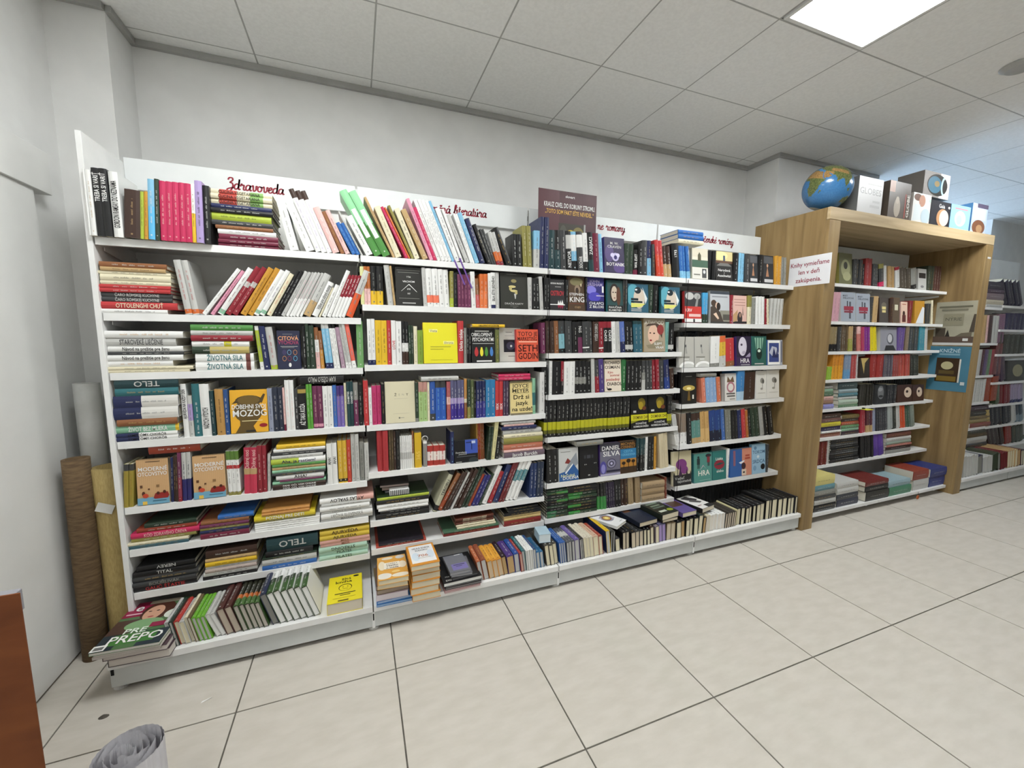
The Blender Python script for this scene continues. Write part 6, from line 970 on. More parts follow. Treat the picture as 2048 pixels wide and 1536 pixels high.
["S",2,6,0.6988,2.142,0.473,0.0303,0.2292,22.54,"#24305a",{"tc":"W","L":"navy book standing sixteenth from left on sixth shelf, second bay"}]
["S",2,6,0.7344,2.142,0.473,0.0158,0.2465,22.45,"#6a2428",{"tc":"W"}]
["S",2,6,0.7525,2.142,0.473,0.0154,0.2466,22.45,"#6a2428",{"tc":"W"}]
["S",2,6,0.775,2.142,0.473,0.0222,0.2425,23.19,"W",{"b":[[0.5,0.78,"#5a8a90"]],"tc":"G"}]
["S",2,6,0.8001,2.142,0.473,0.0218,0.2431,23.19,"W",{"b":[[0.5,0.78,"#5a8a90"]],"tc":"G"}]
["S",2,6,0.8248,2.142,0.473,0.0218,0.2427,23.16,"W",{"b":[[0.5,0.78,"#5a8a90"]],"tc":"G"}]
["S",2,6,0.9319,2.142,0.473,0.0214,0.2104,1.94,"#24345c",{"tc":"W"}]
["S",2,6,0.9542,2.142,0.473,0.021,0.2096,1.84,"#24345c",{"tc":"W"}]
["S",2,6,0.9773,2.142,0.473,0.0205,0.215,1.4,"#2a3448",{}]
["S",2,6,0.9987,2.142,0.473,0.0201,0.2152,1.29,"#2a3448",{}]
["S",3,6,1.0515,2.142,0.545,0.0353,0.2108,-2.79,"K",{"tc":"W","L":"thick black book standing first from left on sixth shelf, third bay"}]
["S",3,6,1.0878,2.142,0.545,0.0349,0.2104,-2.79,"K",{"tc":"W"}]
["F",3,6,1.1281,2.142,0.545,0.03,0.2041,0,"LG",{"art":[["r",0,0,1,1,"#c3c4c2"],["r",0.1,0.88,0.6,0.9,"G"],["p",[[0.25,0.3],[0.6,0.62],[0.9,0.85],[1,0.5],[0.7,0.35]],"#8a9096"],["p",[[0.3,0.55],[0.45,0.7],[0.6,0.6],[0.5,0.52]],"#7a2e28"],["p",[[0,0],[0,0.25],[0.35,0.3],[0.75,0.5],[1,0.28],[1,0]],"#2c5a94"],["p",[[0.3,0.25],[0.7,0.52],[0.72,0.48],[0.35,0.22]],"#dfe4e6"],["t","Nečujná",0.45,0.17,0.085,"#d8d8a0"],["t","DOLINA",0.6,0.09,0.09,"W"]],"L":"grey and blue thriller with a mountain house, sixth shelf, third bay","w":0.1346}]
["F",3,6,1.2713,2.142,0.545,0.024,0.2114,0,"K",{"art":[["r",0,0,1,1,"#141416"],["r",0.25,0.6,0.35,0.7,"#33333a"],["r",0.4,0.6,0.6,0.7,"#3f3f46"],["r",0.65,0.6,0.75,0.7,"#33333a"],["e",0.28,0.42,0.02,0.015,"LG"],["e",0.36,0.42,0.02,0.015,"LG"],["e",0.8,0.44,0.02,0.015,"LG"],["e",0.88,0.44,0.02,0.015,"LG"],["r",0.45,0.08,0.56,0.11,"LG"]],"L":"nearly black cover with faint dots, sixth shelf, third bay","w":0.1334}]
["K",3,6,1.2415,2.142,0.7574,0.0308,0.1899,0,"G",{"d":0.13}]
["F",3,6,1.4204,2.142,0.545,0.024,0.2109,0,"PU",{"art":[["r",0,0,1,1,"#6a6878"],["r",0,0.75,1,1,"#3a3844"],["t","DANIEL",0.55,0.84,0.13,"W"],["t","SILVA",0.57,0.67,0.15,"W"],["e",0.56,0.36,0.24,0.15,"#3a3850"],["e",0.56,0.36,0.2,0.125,"#8a88a0"],["e",0.56,0.36,0.12,0.075,"#3a3850"],["e",0.56,0.36,0.06,0.04,"#b8b4d0"],["e",0.15,0.25,0.16,0.2,"#4a4690"],["e",0.15,0.22,0.1,0.14,"#8a86c0"],["r",0.3,0.1,1,0.16,"#26243a"],["r",0,0,1,0.06,"#a8a4c0"]],"L":"grey-violet thriller with a target on its cover, sixth shelf, third bay","w":0.1516}]
["F",3,6,1.5737,2.142,0.545,0.024,0.2111,0,"BR",{"art":[["r",0,0,1,1,"#b07a30"],["r",0,0.76,1,1,"#2a2016"],["r",0,0.45,1,0.76,"#2f74a0"],["t","MICHAEL",0.5,0.92,0.08,"#a8783c"],["t","CONNELLY",0.5,0.82,0.08,"#a8783c"],["t","CESTA",0.5,0.68,0.07,"#6fb0d0"],["t","VZKRIESENIA",0.5,0.58,0.07,"#6fb0d0"],["r",0,0,1,0.2,"#3a2818"],["e",0.2,0.32,0.12,0.05,"#2a1c10"],["r",0.19,0.1,0.22,0.32,"#2a1c10"],["e",0.5,0.38,0.14,0.06,"#2a1c10"],["r",0.49,0.1,0.52,0.36,"#2a1c10"],["e",0.8,0.36,0.12,0.05,"#2a1c10"],["r",0.79,0.1,0.82,0.36,"#2a1c10"]],"L":"novel with palm trees under a blue and orange sky, sixth shelf, third bay","w":0.1246}]
["S",3,6,1.7005,2.142,0.545,0.0219,0.2243,-0.61,"K",{"b":[[0.5,1,"DT"]],"tc":"LG"}]
["S",3,6,1.7234,2.142,0.545,0.0215,0.2238,-0.72,"K",{"b":[[0.5,1,"DT"]],"tc":"LG"}]
["S",3,6,1.7458,2.142,0.545,0.0215,0.2239,-0.82,"K",{"b":[[0.5,1,"DT"]],"tc":"LG"}]
["S",3,6,1.769,2.142,0.545,0.0226,0.2294,-1.12,"W",{}]
["S",3,6,1.7944,2.142,0.545,0.0234,0.2291,-1.7,"K",{"tc":"LG"}]
["S",3,6,1.8188,2.142,0.545,0.023,0.2287,-1.8,"K",{"tc":"LG"}]
["S",3,6,1.8446,2.142,0.545,0.0183,0.226,-2.4,"MU",{}]
["S",3,6,1.8967,2.142,0.545,0.0377,0.2427,-6.77,"CR",{"b":[[0,1,"#cfc2a2"]],"tc":"TN"}]
["S",3,6,1.9355,2.142,0.545,0.0373,0.2426,-6.77,"CR",{"b":[[0,1,"#cfc2a2"]],"tc":"TN"}]
["F",3,6,2.0135,2.142,0.4,0.024,0.2404,0,"CR",{"art":[["r",0,0,1,1,"#c2b896"],["r",0,0,1,0.32,"#1c1a1c"],["e",0.45,0.62,0.3,0.16,"#7a3a78"],["p",[[0.3,0.3],[0.4,0.62],[0.5,0.3]],"#3a1c40"],["e",0.62,0.45,0.2,0.12,"#7a3a78"],["p",[[0,0.32],[0.05,0.42],[0.1,0.32],[0.7,0.32],[0.75,0.48],[0.8,0.32],[0.92,0.32],[0.96,0.42],[1,0.32]],"#1c1a1c"],["t","Vedieť",0.35,0.22,0.08,"LG"],["t","tajomstvá",0.6,0.13,0.08,"LG"]],"L":"beige and black novel with a purple flower silhouette, sixth shelf, third bay","w":0.1609}]
["F",4,6,2.1977,2.142,0.4,0.03,0.2099,0,"TE",{"art":[["r",0,0,1,1,"#4f8a80"],["e",0.25,0.87,0.06,0.04,"#1e2a2c"],["r",0.17,0.62,0.33,0.83,"#1e2a2c"],["r",0.2,0.48,0.24,0.62,"#1e2a2c"],["r",0.27,0.48,0.31,0.62,"#1e2a2c"],["e",0.8,0.9,0.16,0.06,"#2a2a30"],["r",0.72,0.66,0.88,0.86,"#7a2a36"],["r",0.76,0.54,0.8,0.66,"#2a2a30"],["r",0.82,0.54,0.86,0.66,"#2a2a30"],["t","HRA",0.55,0.32,0.18,"#e8e6dc"],["p",[[0.3,0.4],[0.5,0.6],[0.7,0.42],[0.52,0.56]],"#b8a8b0"],["r",0.3,0.06,0.9,0.08,"#8ab0a8"]],"L":"green novel with two figures and three white capitals, sixth shelf, fourth bay","w":0.1679}]
["F",4,6,2.3703,2.142,0.4,0.024,0.2146,0,"TE",{"art":[["r",0,0,1,1,"#2a716c"],["e",0.5,0.52,0.38,0.16,"#8a2434"],["p",[[0.1,0.5],[0.5,0.58],[0.9,0.56],[0.5,0.5]],"#1c4846"],["t","Láska",0.5,0.72,0.09,"#e2e2da"],["t","alebo",0.55,0.3,0.09,"#e2e2da"]],"L":"teal novel with dark red lips, sixth shelf, fourth bay","w":0.1319}]
["S",4,6,2.507,2.142,0.4,0.0235,0.2226,-1.28,"W",{"tc":"DG"}]
["F",4,6,2.54,2.142,0.4,0.03,0.2079,0,"BL",{"art":[["r",0,0,1,1,"#d08a72"],["r",0,0,0.55,1,"#2f5c9c"],["r",0.15,0.4,0.25,0.95,"#8a5a6a"],["p",[[0.4,0.5],[0.62,0.56],[0.68,0.54],[0.5,0.44]],"#e6ecf0"],["e",0.62,0.36,0.1,0.12,"#3a1c24"],["r",0.53,0.02,0.74,0.24,"#e2cdb8"],["e",0.63,0.13,0.05,0.03,"#1a1418"],["r",0.68,0.6,0.92,0.66,"#a84a3a"],["r",0.7,0.7,0.9,0.76,"#a84a3a"]],"L":"blue and coral novel with a woman below an aeroplane, sixth shelf, fourth bay","w":0.2198}]
["F",4,6,2.7623,2.142,0.4,0.024,0.2251,0,"SK",{"art":[["r",0,0,1,1,"#9cc0d8"],["t","TOKOM",0.5,0.74,0.11,"#3a5a80"],["t","SRDCA",0.5,0.42,0.12,"#3a5a80"],["e",0.25,0.88,0.1,0.06,"#5f86a8"],["e",0.45,0.58,0.09,0.05,"#d8e4ec"],["e",0.8,0.22,0.16,0.1,"#14161c"],["e",0.2,0.2,0.12,0.09,"#7aa0c0"]],"L":"light blue novel with a black round seal, sixth shelf, fourth bay","w":0.1427}]
["S",4,6,2.9097,2.142,0.4,0.0245,0.2201,-1.2,"DG",{"tc":"LG"}]
["K",1,7,-0.934,2.142,0.3961,0.0228,0.2115,0,"K",{"t":["NEREV","LG",180],"L":"black book first from top of first stack, seventh shelf, leftmost bay","d":0.2}]
["K",1,7,-0.9473,2.142,0.3742,0.0215,0.2269,0,"K",{"t":["TITAL","LG"],"L":"black book second from top of first stack, seventh shelf, leftmost bay","d":0.2}]
["K",1,7,-0.952,2.142,0.3481,0.0257,0.2387,0,"DG",{"L":"dark grey book third from top of first stack, seventh shelf, leftmost bay","d":0.2}]
["K",1,7,-0.952,2.142,0.3275,0.0203,0.2308,0,"DG",{"t":["BOUŘLIVÁK","G"],"L":"dark grey book fourth from top of first stack, seventh shelf, leftmost bay","d":0.2}]
["K",1,7,-0.952,2.142,0.304,0.0231,0.2305,0,"K",{"t":["GAUČ ŠŤASTIE","R"],"L":"black book fifth from top of first stack, seventh shelf, leftmost bay","d":0.2}]
["K",1,7,-0.6814,2.142,0.4049,0.0374,0.2035,0,"DB",{"L":"dark brown book first from top of second stack, seventh shelf, leftmost bay","d":0.2}]
["K",1,7,-0.6832,2.142,0.3901,0.0144,0.2038,0,"TN",{"d":0.2}]
["K",1,7,-0.6845,2.142,0.3686,0.0211,0.204,0,"YE",{"L":"yellow book third from top of second stack, seventh shelf, leftmost bay","d":0.2}]
["K",1,7,-0.6857,2.142,0.3554,0.0128,0.2042,0,"LG",{"d":0.2}]
["K",1,7,-0.6867,2.142,0.3389,0.0162,0.2043,0,"#b8a8a0",{"d":0.2}]
["K",1,7,-0.6955,2.142,0.3206,0.0178,0.2121,0,"W",{"L":"white book sixth from top of second stack, seventh shelf, leftmost bay","d":0.2}]
["K",1,7,-0.6992,2.142,0.304,0.0162,0.2148,0,"K",{"L":"black book seventh from top of second stack, seventh shelf, leftmost bay","d":0.2}]
["K",1,7,-0.4374,2.142,0.3957,0.0603,0.2234,0,"DT",{"t":["TELO","LG",180],"L":"dark teal book first from top of third stack, seventh shelf, leftmost bay","d":0.18}]
["K",1,7,-0.4435,2.142,0.3666,0.0287,0.2049,0,"K",{"L":"black book second from top of third stack, seventh shelf, leftmost bay","d":0.18}]
["K",1,7,-0.4584,2.142,0.3574,0.0089,0.2358,0,"DN",{"d":0.18}]
["K",1,7,-0.4595,2.142,0.3272,0.0297,0.236,0,"LG",{"L":"light grey book fourth from top of third stack, seventh shelf, leftmost bay","d":0.18}]
["K",1,7,-0.4611,2.142,0.304,0.0228,0.2363,0,"BL",{"L":"blue book fifth from top of third stack, seventh shelf, leftmost bay","d":0.18}]
["K",1,7,-0.205,2.142,0.431,0.0256,0.2337,0,"#c9ad3a",{"t":["AJURVÉDA","DB"],"L":"yellow book first from top of fourth stack, seventh shelf, leftmost bay","d":0.16}]
["K",1,7,-0.2061,2.142,0.4078,0.0229,0.234,0,"#c9ad3a",{"t":["AJURVÉDA","DB"],"L":"yellow book second from top of fourth stack, seventh shelf, leftmost bay","d":0.16}]
["K",1,7,-0.2071,2.142,0.3889,0.0185,0.2343,0,"#d6a398",{"t":["MIER","BR"],"d":0.16}]
["K",1,7,-0.2049,2.142,0.3708,0.0177,0.2347,0,"#d6a398",{"t":["MIER","BR"],"d":0.16}]
["K",1,7,-0.2131,2.142,0.3465,0.0238,0.2267,0,"#a8c8b4",{"t":["STREČING","DN",180],"L":"light grey book fifth from top of fourth stack, seventh shelf, leftmost bay","d":0.16}]
["K",1,7,-0.2131,2.142,0.3263,0.0198,0.2333,0,"#a8c8b4",{"t":["PILATES","DN"],"L":"light grey book sixth from top of fourth stack, seventh shelf, leftmost bay","d":0.16}]
["K",1,7,-0.2131,2.142,0.304,0.0219,0.2301,0,"#a8c8b4",{"t":["PILATES","DN"],"L":"light grey book seventh from top of fourth stack, seventh shelf, leftmost bay","d":0.16}]
["K",2,7,0.0716,2.142,0.3298,0.0092,0.2328,0,"#26222a",{"d":0.25}]
["K",2,7,0.0581,2.142,0.318,0.0114,0.2604,0,"#b24a3a",{"d":0.25}]
["K",2,7,0.4816,2.142,0.4002,0.0138,0.2239,0,"#5a3022",{"t":["SPEVNÍK ĽUDOVÝCH PIESNÍ","CR"],"d":0.19}]
["K",2,7,0.4815,2.142,0.3887,0.0111,0.224,0,"#5a3022",{"t":["SPEVNÍK ĽUDOVÝCH PIESNÍ","CR"],"d":0.19}]
["K",2,7,0.4813,2.142,0.3769,0.0114,0.2241,0,"#5a3022",{"t":["SPEVNÍK ĽUDOVÝCH PIESNÍ","CR"],"d":0.19}]
["K",2,7,0.4855,2.142,0.3634,0.0131,0.2277,0,"CR",{"d":0.19}]
["K",2,7,0.4919,2.142,0.3505,0.0125,0.2271,0,"CR",{"d":0.19}]
["K",2,7,0.4147,2.142,0.3383,0.0118,0.3219,0,"#4a6a52",{"d":0.19}]
["K",2,7,0.4145,2.142,0.318,0.0199,0.3261,0,"#8a2a26",{"L":"dark red book seventh from top of second stack, seventh shelf, second bay","d":0.19}]
["K",2,7,0.7914,2.142,0.4146,0.0137,0.1955,0,"K",{"d":0.19}]
["K",2,7,0.7955,2.142,0.4001,0.0141,0.2001,0,"K",{"d":0.19}]
["K",2,7,0.7718,2.142,0.3826,0.0171,0.2345,0,"K",{"d":0.19}]
["K",2,7,0.7719,2.142,0.3661,0.0161,0.2347,0,"#c8ae76",{"d":0.19}]
["K",2,7,0.7719,2.142,0.3512,0.0145,0.2349,0,"#c8ae76",{"d":0.19}]
["K",2,7,0.772,2.142,0.318,0.0328,0.2351,0,"#7e2422",{"L":"dark red book sixth from top of third stack, seventh shelf, second bay","d":0.19}]
["K",3,7,1.0467,2.142,0.4865,0.0153,0.1402,0,"DN",{"d":0.19}]
["K",3,7,1.047,2.142,0.4703,0.0157,0.1403,0,"#26402a",{"b":[[0.45,1,"#3c7a40"]],"d":0.19}]
["K",3,7,1.0473,2.142,0.4512,0.0187,0.1404,0,"K",{"d":0.19}]
["K",3,7,1.0476,2.142,0.4363,0.0145,0.1405,0,"DN",{"d":0.19}]
["K",3,7,1.0479,2.142,0.4193,0.0166,0.1407,0,"K",{"b":[[0.45,1,"#3c7a40"]],"d":0.19}]
["K",3,7,1.0482,2.142,0.4001,0.0188,0.1408,0,"K",{"d":0.19}]
["K",3,7,1.0485,2.142,0.3851,0.0146,0.1409,0,"DN",{"d":0.19}]
["K",3,7,1.0488,2.142,0.3658,0.0189,0.141,0,"K",{"d":0.19}]
["K",3,7,1.0491,2.142,0.3465,0.0189,0.1412,0,"DN",{"b":[[0,0.45,"#3a6a48"]],"d":0.19}]
["K",3,7,1.0495,2.142,0.325,0.0211,0.1413,0,"DN",{"b":[[0,0.4,"#3a6a48"]],"d":0.19}]
["K",3,7,1.1918,2.142,0.4867,0.0205,0.2031,0,"K",{"d":0.19}]
["K",3,7,1.1923,2.142,0.4649,0.0215,0.2033,0,"K",{"d":0.19}]
["K",3,7,1.1928,2.142,0.4425,0.022,0.2036,0,"DN",{"b":[[0,0.5,"#3c8a40"]],"d":0.19}]
["K",3,7,1.1934,2.142,0.4238,0.0183,0.2038,0,"DN",{"b":[[0,0.4,"#3c7a40"]],"d":0.19}]
["K",3,7,1.1938,2.142,0.405,0.0183,0.204,0,"K",{"d":0.19}]
["K",3,7,1.1943,2.142,0.3862,0.0184,0.2042,0,"DN",{"d":0.19}]
["K",3,7,1.1948,2.142,0.3651,0.0208,0.2044,0,"K",{"b":[[0,0.45,"#3c8a40"]],"d":0.19}]
["K",3,7,1.1953,2.142,0.3439,0.0208,0.2046,0,"K",{"d":0.19}]
["K",3,7,1.1958,2.142,0.325,0.0185,0.2048,0,"DN",{"b":[[0,0.4,"#3c8a40"]],"d":0.19}]
["S",3,7,1.4125,2.142,0.325,0.0208,0.1759,-3.88,"K",{"b":[[0,0.5,"#3c8a44"]],"tc":"G"}]
["S",3,7,1.4342,2.142,0.325,0.0204,0.1751,-4.01,"K",{"b":[[0,0.5,"#3c8a44"]],"tc":"G"}]
["S",3,7,1.4555,2.142,0.325,0.0204,0.176,-4.14,"K",{"b":[[0,0.5,"#3c8a44"]],"tc":"G"}]
["S",3,7,1.4786,2.142,0.325,0.0152,0.1758,-4.84,"#2c2438",{"tc":"LG"}]
["S",3,7,1.4948,2.142,0.325,0.0148,0.1755,-4.97,"#2c2438",{"tc":"LG"}]
["S",3,7,1.5105,2.142,0.325,0.0148,0.1758,-4.99,"#2c2438",{"tc":"LG"}]
["S",3,7,1.5262,2.142,0.325,0.0148,0.1764,-4.99,"#2c2438",{"tc":"LG"}]
["S",3,7,1.5426,2.142,0.325,0.0231,0.1818,-4.78,"K",{"tc":"LG"}]
["S",3,7,1.5667,2.142,0.325,0.0227,0.1826,-4.78,"K",{"tc":"LG"}]
["S",3,7,1.5911,2.142,0.325,0.0251,0.1853,-2.88,"DB",{}]
["S",3,7,1.6172,2.142,0.325,0.0247,0.1846,-2.88,"DB",{}]
["S",3,7,1.6526,2.142,0.325,0.0412,0.1913,-6.02,"TN",{"b":[[0,1,"#a08a68"]]}]
["S",3,7,1.7104,2.142,0.325,0.0384,0.1784,-5.06,"TN",{"b":[[0,1,"#9a8464"]]}]
["K",3,7,1.7505,2.142,0.4176,0.0441,0.1831,0,"#a89070",{"d":0.17}]
["K",3,7,1.7505,2.142,0.3699,0.0473,0.1859,0,"#a08868",{"d":0.17}]
["K",3,7,1.753,2.142,0.325,0.0445,0.1863,0,"#a89070",{"d":0.17}]
["S",3,7,1.9498,2.142,0.325,0.0177,0.1513,-4.38,"#7a3a26",{}]
["U",1,8,-0.7635,1.962,0.135,0.013,0.1161,-10.18,"LG",{"p":"LG"}]
["U",1,8,-0.7494,1.962,0.135,0.0126,0.1154,-10.18,"#2a3c34",{"p":"LG"}]
["U",1,8,-0.7355,1.962,0.135,0.0186,0.1096,-10.5,"#b03a34",{"p":"CR","L":"red book spine-up, third from left in bottom tray, leftmost bay"}]
["U",1,8,-0.7157,1.962,0.135,0.0182,0.1071,-10.71,"LG",{"p":"CR","L":"light grey book spine-up, fourth from left in bottom tray, leftmost bay"}]
["U",1,8,-0.695,1.962,0.135,0.0124,0.1191,-11.58,"CR",{}]
["U",1,8,-0.6815,1.962,0.135,0.012,0.1196,-11.78,"#6a5a40",{}]
["U",1,8,-0.6668,1.962,0.135,0.0147,0.1148,-12.73,"#6aa834",{"tc":"W","p":"LG"}]
["U",1,8,-0.6508,1.962,0.135,0.0143,0.1128,-12.94,"#6aa834",{"tc":"W","p":"LG"}]
["U",1,8,-0.6352,1.962,0.135,0.0143,0.114,-13.14,"#6aa834",{"tc":"W","p":"LG"}]
["U",1,8,-0.6074,1.962,0.135,0.0171,0.1163,-19.47,"LG",{"p":"W"}]
["U",1,8,-0.5884,1.962,0.135,0.0167,0.1166,-19.66,"LG",{"p":"W"}]
["U",1,8,-0.5697,1.962,0.135,0.027,0.13,-15.67,"#4a2a26",{"tc":"W","p":"#b8ac9c","L":"dark brown book spine-up, twelfth from left in bottom tray, leftmost bay"}]
["U",1,8,-0.5408,1.962,0.135,0.0266,0.1321,-15.67,"#4a2a26",{"tc":"W","p":"#b8ac9c","L":"dark brown book spine-up, thirteenth from left in bottom tray, leftmost bay"}]
["U",1,8,-0.5095,1.962,0.135,0.0189,0.1304,-14.92,"#2a2c20",{"b":[[0.3,0.45,"#c06a34"],[0,0.3,"#4a6a3a"]],"tc":"W","p":"#b8b2a8","L":"dark green and green book spine-up, fourteenth from left in bottom tray, leftmost bay"}]
["U",1,8,-0.489,1.962,0.135,0.0185,0.1303,-14.92,"#2a2c20",{"b":[[0.3,0.45,"#c06a34"],[0,0.3,"#4a6a3a"]],"tc":"W","p":"#b8b2a8","L":"dark green and green book spine-up, fifteenth from left in bottom tray, leftmost bay"}]
["U",1,8,-0.4689,1.962,0.135,0.0185,0.1283,-14.92,"#2a2c20",{"b":[[0.3,0.45,"#c06a34"],[0,0.3,"#4a6a3a"]],"tc":"W","p":"#b8b2a8","L":"dark green and green book spine-up, sixteenth from left in bottom tray, leftmost bay"}]
["U",1,8,-0.4488,1.962,0.135,0.0185,0.1295,-14.92,"#2a2c20",{"b":[[0.3,0.45,"#c06a34"],[0,0.3,"#4a6a3a"]],"tc":"W","p":"#b8b2a8","L":"dark green and green book spine-up, seventeenth from left in bottom tray, leftmost bay"}]
["U",1,8,-0.4287,1.962,0.135,0.0185,0.1292,-14.92,"#2a2c20",{"b":[[0.3,0.45,"#c06a34"],[0,0.3,"#4a6a3a"]],"tc":"W","p":"#b8b2a8","L":"dark green and green book spine-up, eighteenth from left in bottom tray, leftmost bay"}]
["U",1,8,-0.396,1.962,0.135,0.0247,0.1599,-16.71,"#2a3048",{"tc":"W","p":"G","L":"navy book spine-up, nineteenth from left in bottom tray, leftmost bay"}]
["U",1,8,-0.3664,1.962,0.135,0.0261,0.163,-17.88,"#33402c",{"b":[[0.0,0.35,"#3c5a2e"],[0.5,0.9,"W"]],"p":"W","hard":"W","L":"white and dark grey book spine-up, twentieth from left in bottom tray, leftmost bay"}]
["U",1,8,-0.338,1.962,0.135,0.0257,0.1682,-18.01,"#33402c",{"b":[[0.0,0.35,"#3c5a2e"],[0.5,0.9,"W"]],"p":"W","hard":"W","L":"white and dark grey book spine-up, twenty-first from left in bottom tray, leftmost bay"}]
["U",1,8,-0.31,1.962,0.135,0.0257,0.1636,-18.15,"#33402c",{"b":[[0.0,0.35,"#3c5a2e"],[0.5,0.9,"W"]],"p":"W","hard":"W","L":"white and dark grey book spine-up, twenty-second from left in bottom tray, leftmost bay"}]
["U",1,8,-0.282,1.962,0.135,0.0257,0.1687,-18.29,"#33402c",{"b":[[0.0,0.35,"#3c5a2e"],[0.5,0.9,"W"]],"p":"W","hard":"W","L":"white and dark grey book spine-up, twenty-third from left in bottom tray, leftmost bay"}]
["U",1,8,-0.254,1.962,0.135,0.0257,0.1684,-18.42,"#33402c",{"b":[[0.0,0.35,"#3c5a2e"],[0.5,0.9,"W"]],"p":"W","hard":"W","L":"white and dark grey book spine-up, twenty-fourth from left in bottom tray, leftmost bay"}]
["U",1,8,-0.226,1.962,0.135,0.0257,0.1624,-18.56,"#33402c",{"b":[[0.0,0.35,"#3c5a2e"],[0.5,0.9,"W"]],"p":"W","hard":"W","L":"white and dark grey book spine-up, twenty-fifth from left in bottom tray, leftmost bay"}]
["U",2,8,0.5715,1.962,0.135,0.021,0.117,-11.46,"#b0603c",{"tc":"CR","p":"LG"}]
["U",2,8,0.5955,1.962,0.135,0.0264,0.1186,-10.76,"#8a4a34",{"p":"LG"}]
["U",2,8,0.6255,1.962,0.135,0.0269,0.1065,-10.13,"#cf8f34",{"b":[[0.1,0.9,"#dca03c"]],"tc":"DB","p":"#c8b498"}]
["U",2,8,0.6537,1.962,0.135,0.0265,0.1044,-10.13,"#cf8f34",{"b":[[0.1,0.9,"#dca03c"]],"tc":"DB","p":"#c8b498"}]
["U",2,8,0.6815,1.962,0.135,0.0265,0.1036,-10.13,"#cf8f34",{"b":[[0.1,0.9,"#dca03c"]],"tc":"DB","p":"#c8b498"}]
["U",2,8,0.7097,1.962,0.135,0.0242,0.1105,-10.36,"#2a1a24",{"p":"TN"}]
["U",2,8,0.7355,1.962,0.135,0.0387,0.1071,-7.52,"PU",{"tc":"W","p":"TN"}]
["U",2,8,0.7766,1.962,0.135,0.028,0.1124,-6.44,"#2a4a90",{"tc":"W","p":"LG"}]
["U",2,8,0.8091,1.962,0.135,0.0153,0.113,-7.82,"#9a3a38",{"p":"#c8a898"}]
["U",2,8,0.8258,1.962,0.135,0.0154,0.1229,-7.89,"TE",{"tc":"W","p":"LG"}]
["U",2,8,0.8434,1.962,0.135,0.0143,0.1225,-5.08,"W",{"p":"LG"}]
["U",2,8,0.8586,1.962,0.135,0.0139,0.1246,-5.08,"W",{"p":"LG"}]
["U",2,8,0.8734,1.962,0.135,0.0139,0.1206,-5.08,"W",{"p":"LG"}]
["U",2,8,0.889,1.962,0.135,0.0166,0.1201,-5.64,"#2a4a78",{"p":"LG"}]
["U",2,8,0.907,1.962,0.135,0.0203,0.0982,-6.09,"#2f6a94",{"tc":"W","p":"LG"}]
["U",2,8,0.9282,1.962,0.135,0.0198,0.0997,-6.33,"#2f6a94",{"tc":"W","p":"LG"}]
["U",2,8,0.9654,1.962,0.135,0.0245,0.1297,-8.4,"#4a463e",{"tc":"W","p":"CR"}]
["U",2,8,0.9911,1.962,0.135,0.0241,0.1273,-8.4,"#4a463e",{"tc":"W","p":"CR"}]
["U",2,8,1.0163,1.962,0.135,0.0241,0.1307,-8.4,"#4a463e",{"tc":"W","p":"CR"}]
["U",3,8,1.0498,1.962,0.135,0.0139,0.1303,-6.44,"#2f5a9c",{"tc":"W","p":"LG"}]
["U",3,8,1.0647,1.962,0.135,0.0135,0.1279,-6.44,"#2f5a9c",{"tc":"W","p":"LG"}]
["U",3,8,1.0792,1.962,0.135,0.0135,0.1277,-6.44,"#2f5a9c",{"tc":"W","p":"LG"}]
["U",3,8,1.0951,1.962,0.135,0.0176,0.125,-5.11,"#55565c",{"b":[[0.4,0.7,"LG"]],"tc":"W","p":"LG"}]
["U",3,8,1.1137,1.962,0.135,0.0172,0.1248,-5.11,"#55565c",{"b":[[0.4,0.7,"LG"]],"tc":"W","p":"LG"}]
["U",3,8,1.1319,1.962,0.135,0.0172,0.1241,-5.11,"#55565c",{"b":[[0.4,0.7,"LG"]],"tc":"W","p":"LG"}]
["U",3,8,1.1506,1.962,0.135,0.0301,0.1303,-5.52,"#6a5a98",{"p":"LG"}]
["U",3,8,1.184,1.962,0.135,0.0132,0.1278,-6.7,"#2a2826",{"p":"LG"}]
["U",3,8,1.1981,1.962,0.135,0.0128,0.1277,-6.88,"#2a2826",{"p":"LG"}]
["U",3,8,1.2124,1.962,0.135,0.02,0.1318,-7.28,"#d3ccba",{"tc":"BR","p":"CR"}]
["U",3,8,1.2335,1.962,0.135,0.0196,0.1274,-7.46,"#d3ccba",{"tc":"BR","p":"CR"}]
["U",3,8,1.2542,1.962,0.135,0.0196,0.1313,-7.63,"#d3ccba",{"tc":"BR","p":"CR"}]
["U",3,8,1.2762,1.962,0.135,0.0348,0.1276,-6.87,"#c8a890",{"p":"CR"}]
["U",3,8,1.3137,1.962,0.135,0.0251,0.1232,-6.44,"#9a4432",{"tc":"LP","p":"CR"}]
["U",3,8,1.3655,1.962,0.135,0.0264,0.1483,-6.93,"#d8b428",{"tc":"DB","p":"LG","hard":"#1e2c58","d":0.27}]
["U",3,8,1.3935,1.962,0.135,0.0118,0.1303,0.0,"#4a4a46",{"p":"LG"}]
["U",3,8,1.4062,1.962,0.135,0.0114,0.1313,0.0,"#4a4a46",{"p":"LG"}]
["U",3,8,1.4266,1.962,0.135,0.0312,0.0858,-5.76,"DG",{"p":"CR"}]
["U",3,8,1.4803,1.962,0.135,0.0239,0.1133,-3.16,"K",{"p":"#c8bca4"}]
["U",3,8,1.5052,1.962,0.135,0.0235,0.1134,-3.16,"K",{"p":"#c8bca4"}]
["U",3,8,1.5413,1.962,0.135,0.0323,0.1058,-4.29,"K",{"p":"#c8bca4"}]
["U",3,8,1.5757,1.962,0.135,0.0287,0.1047,-3.52,"#3a3a3a",{"p":"#c8bca4"}]
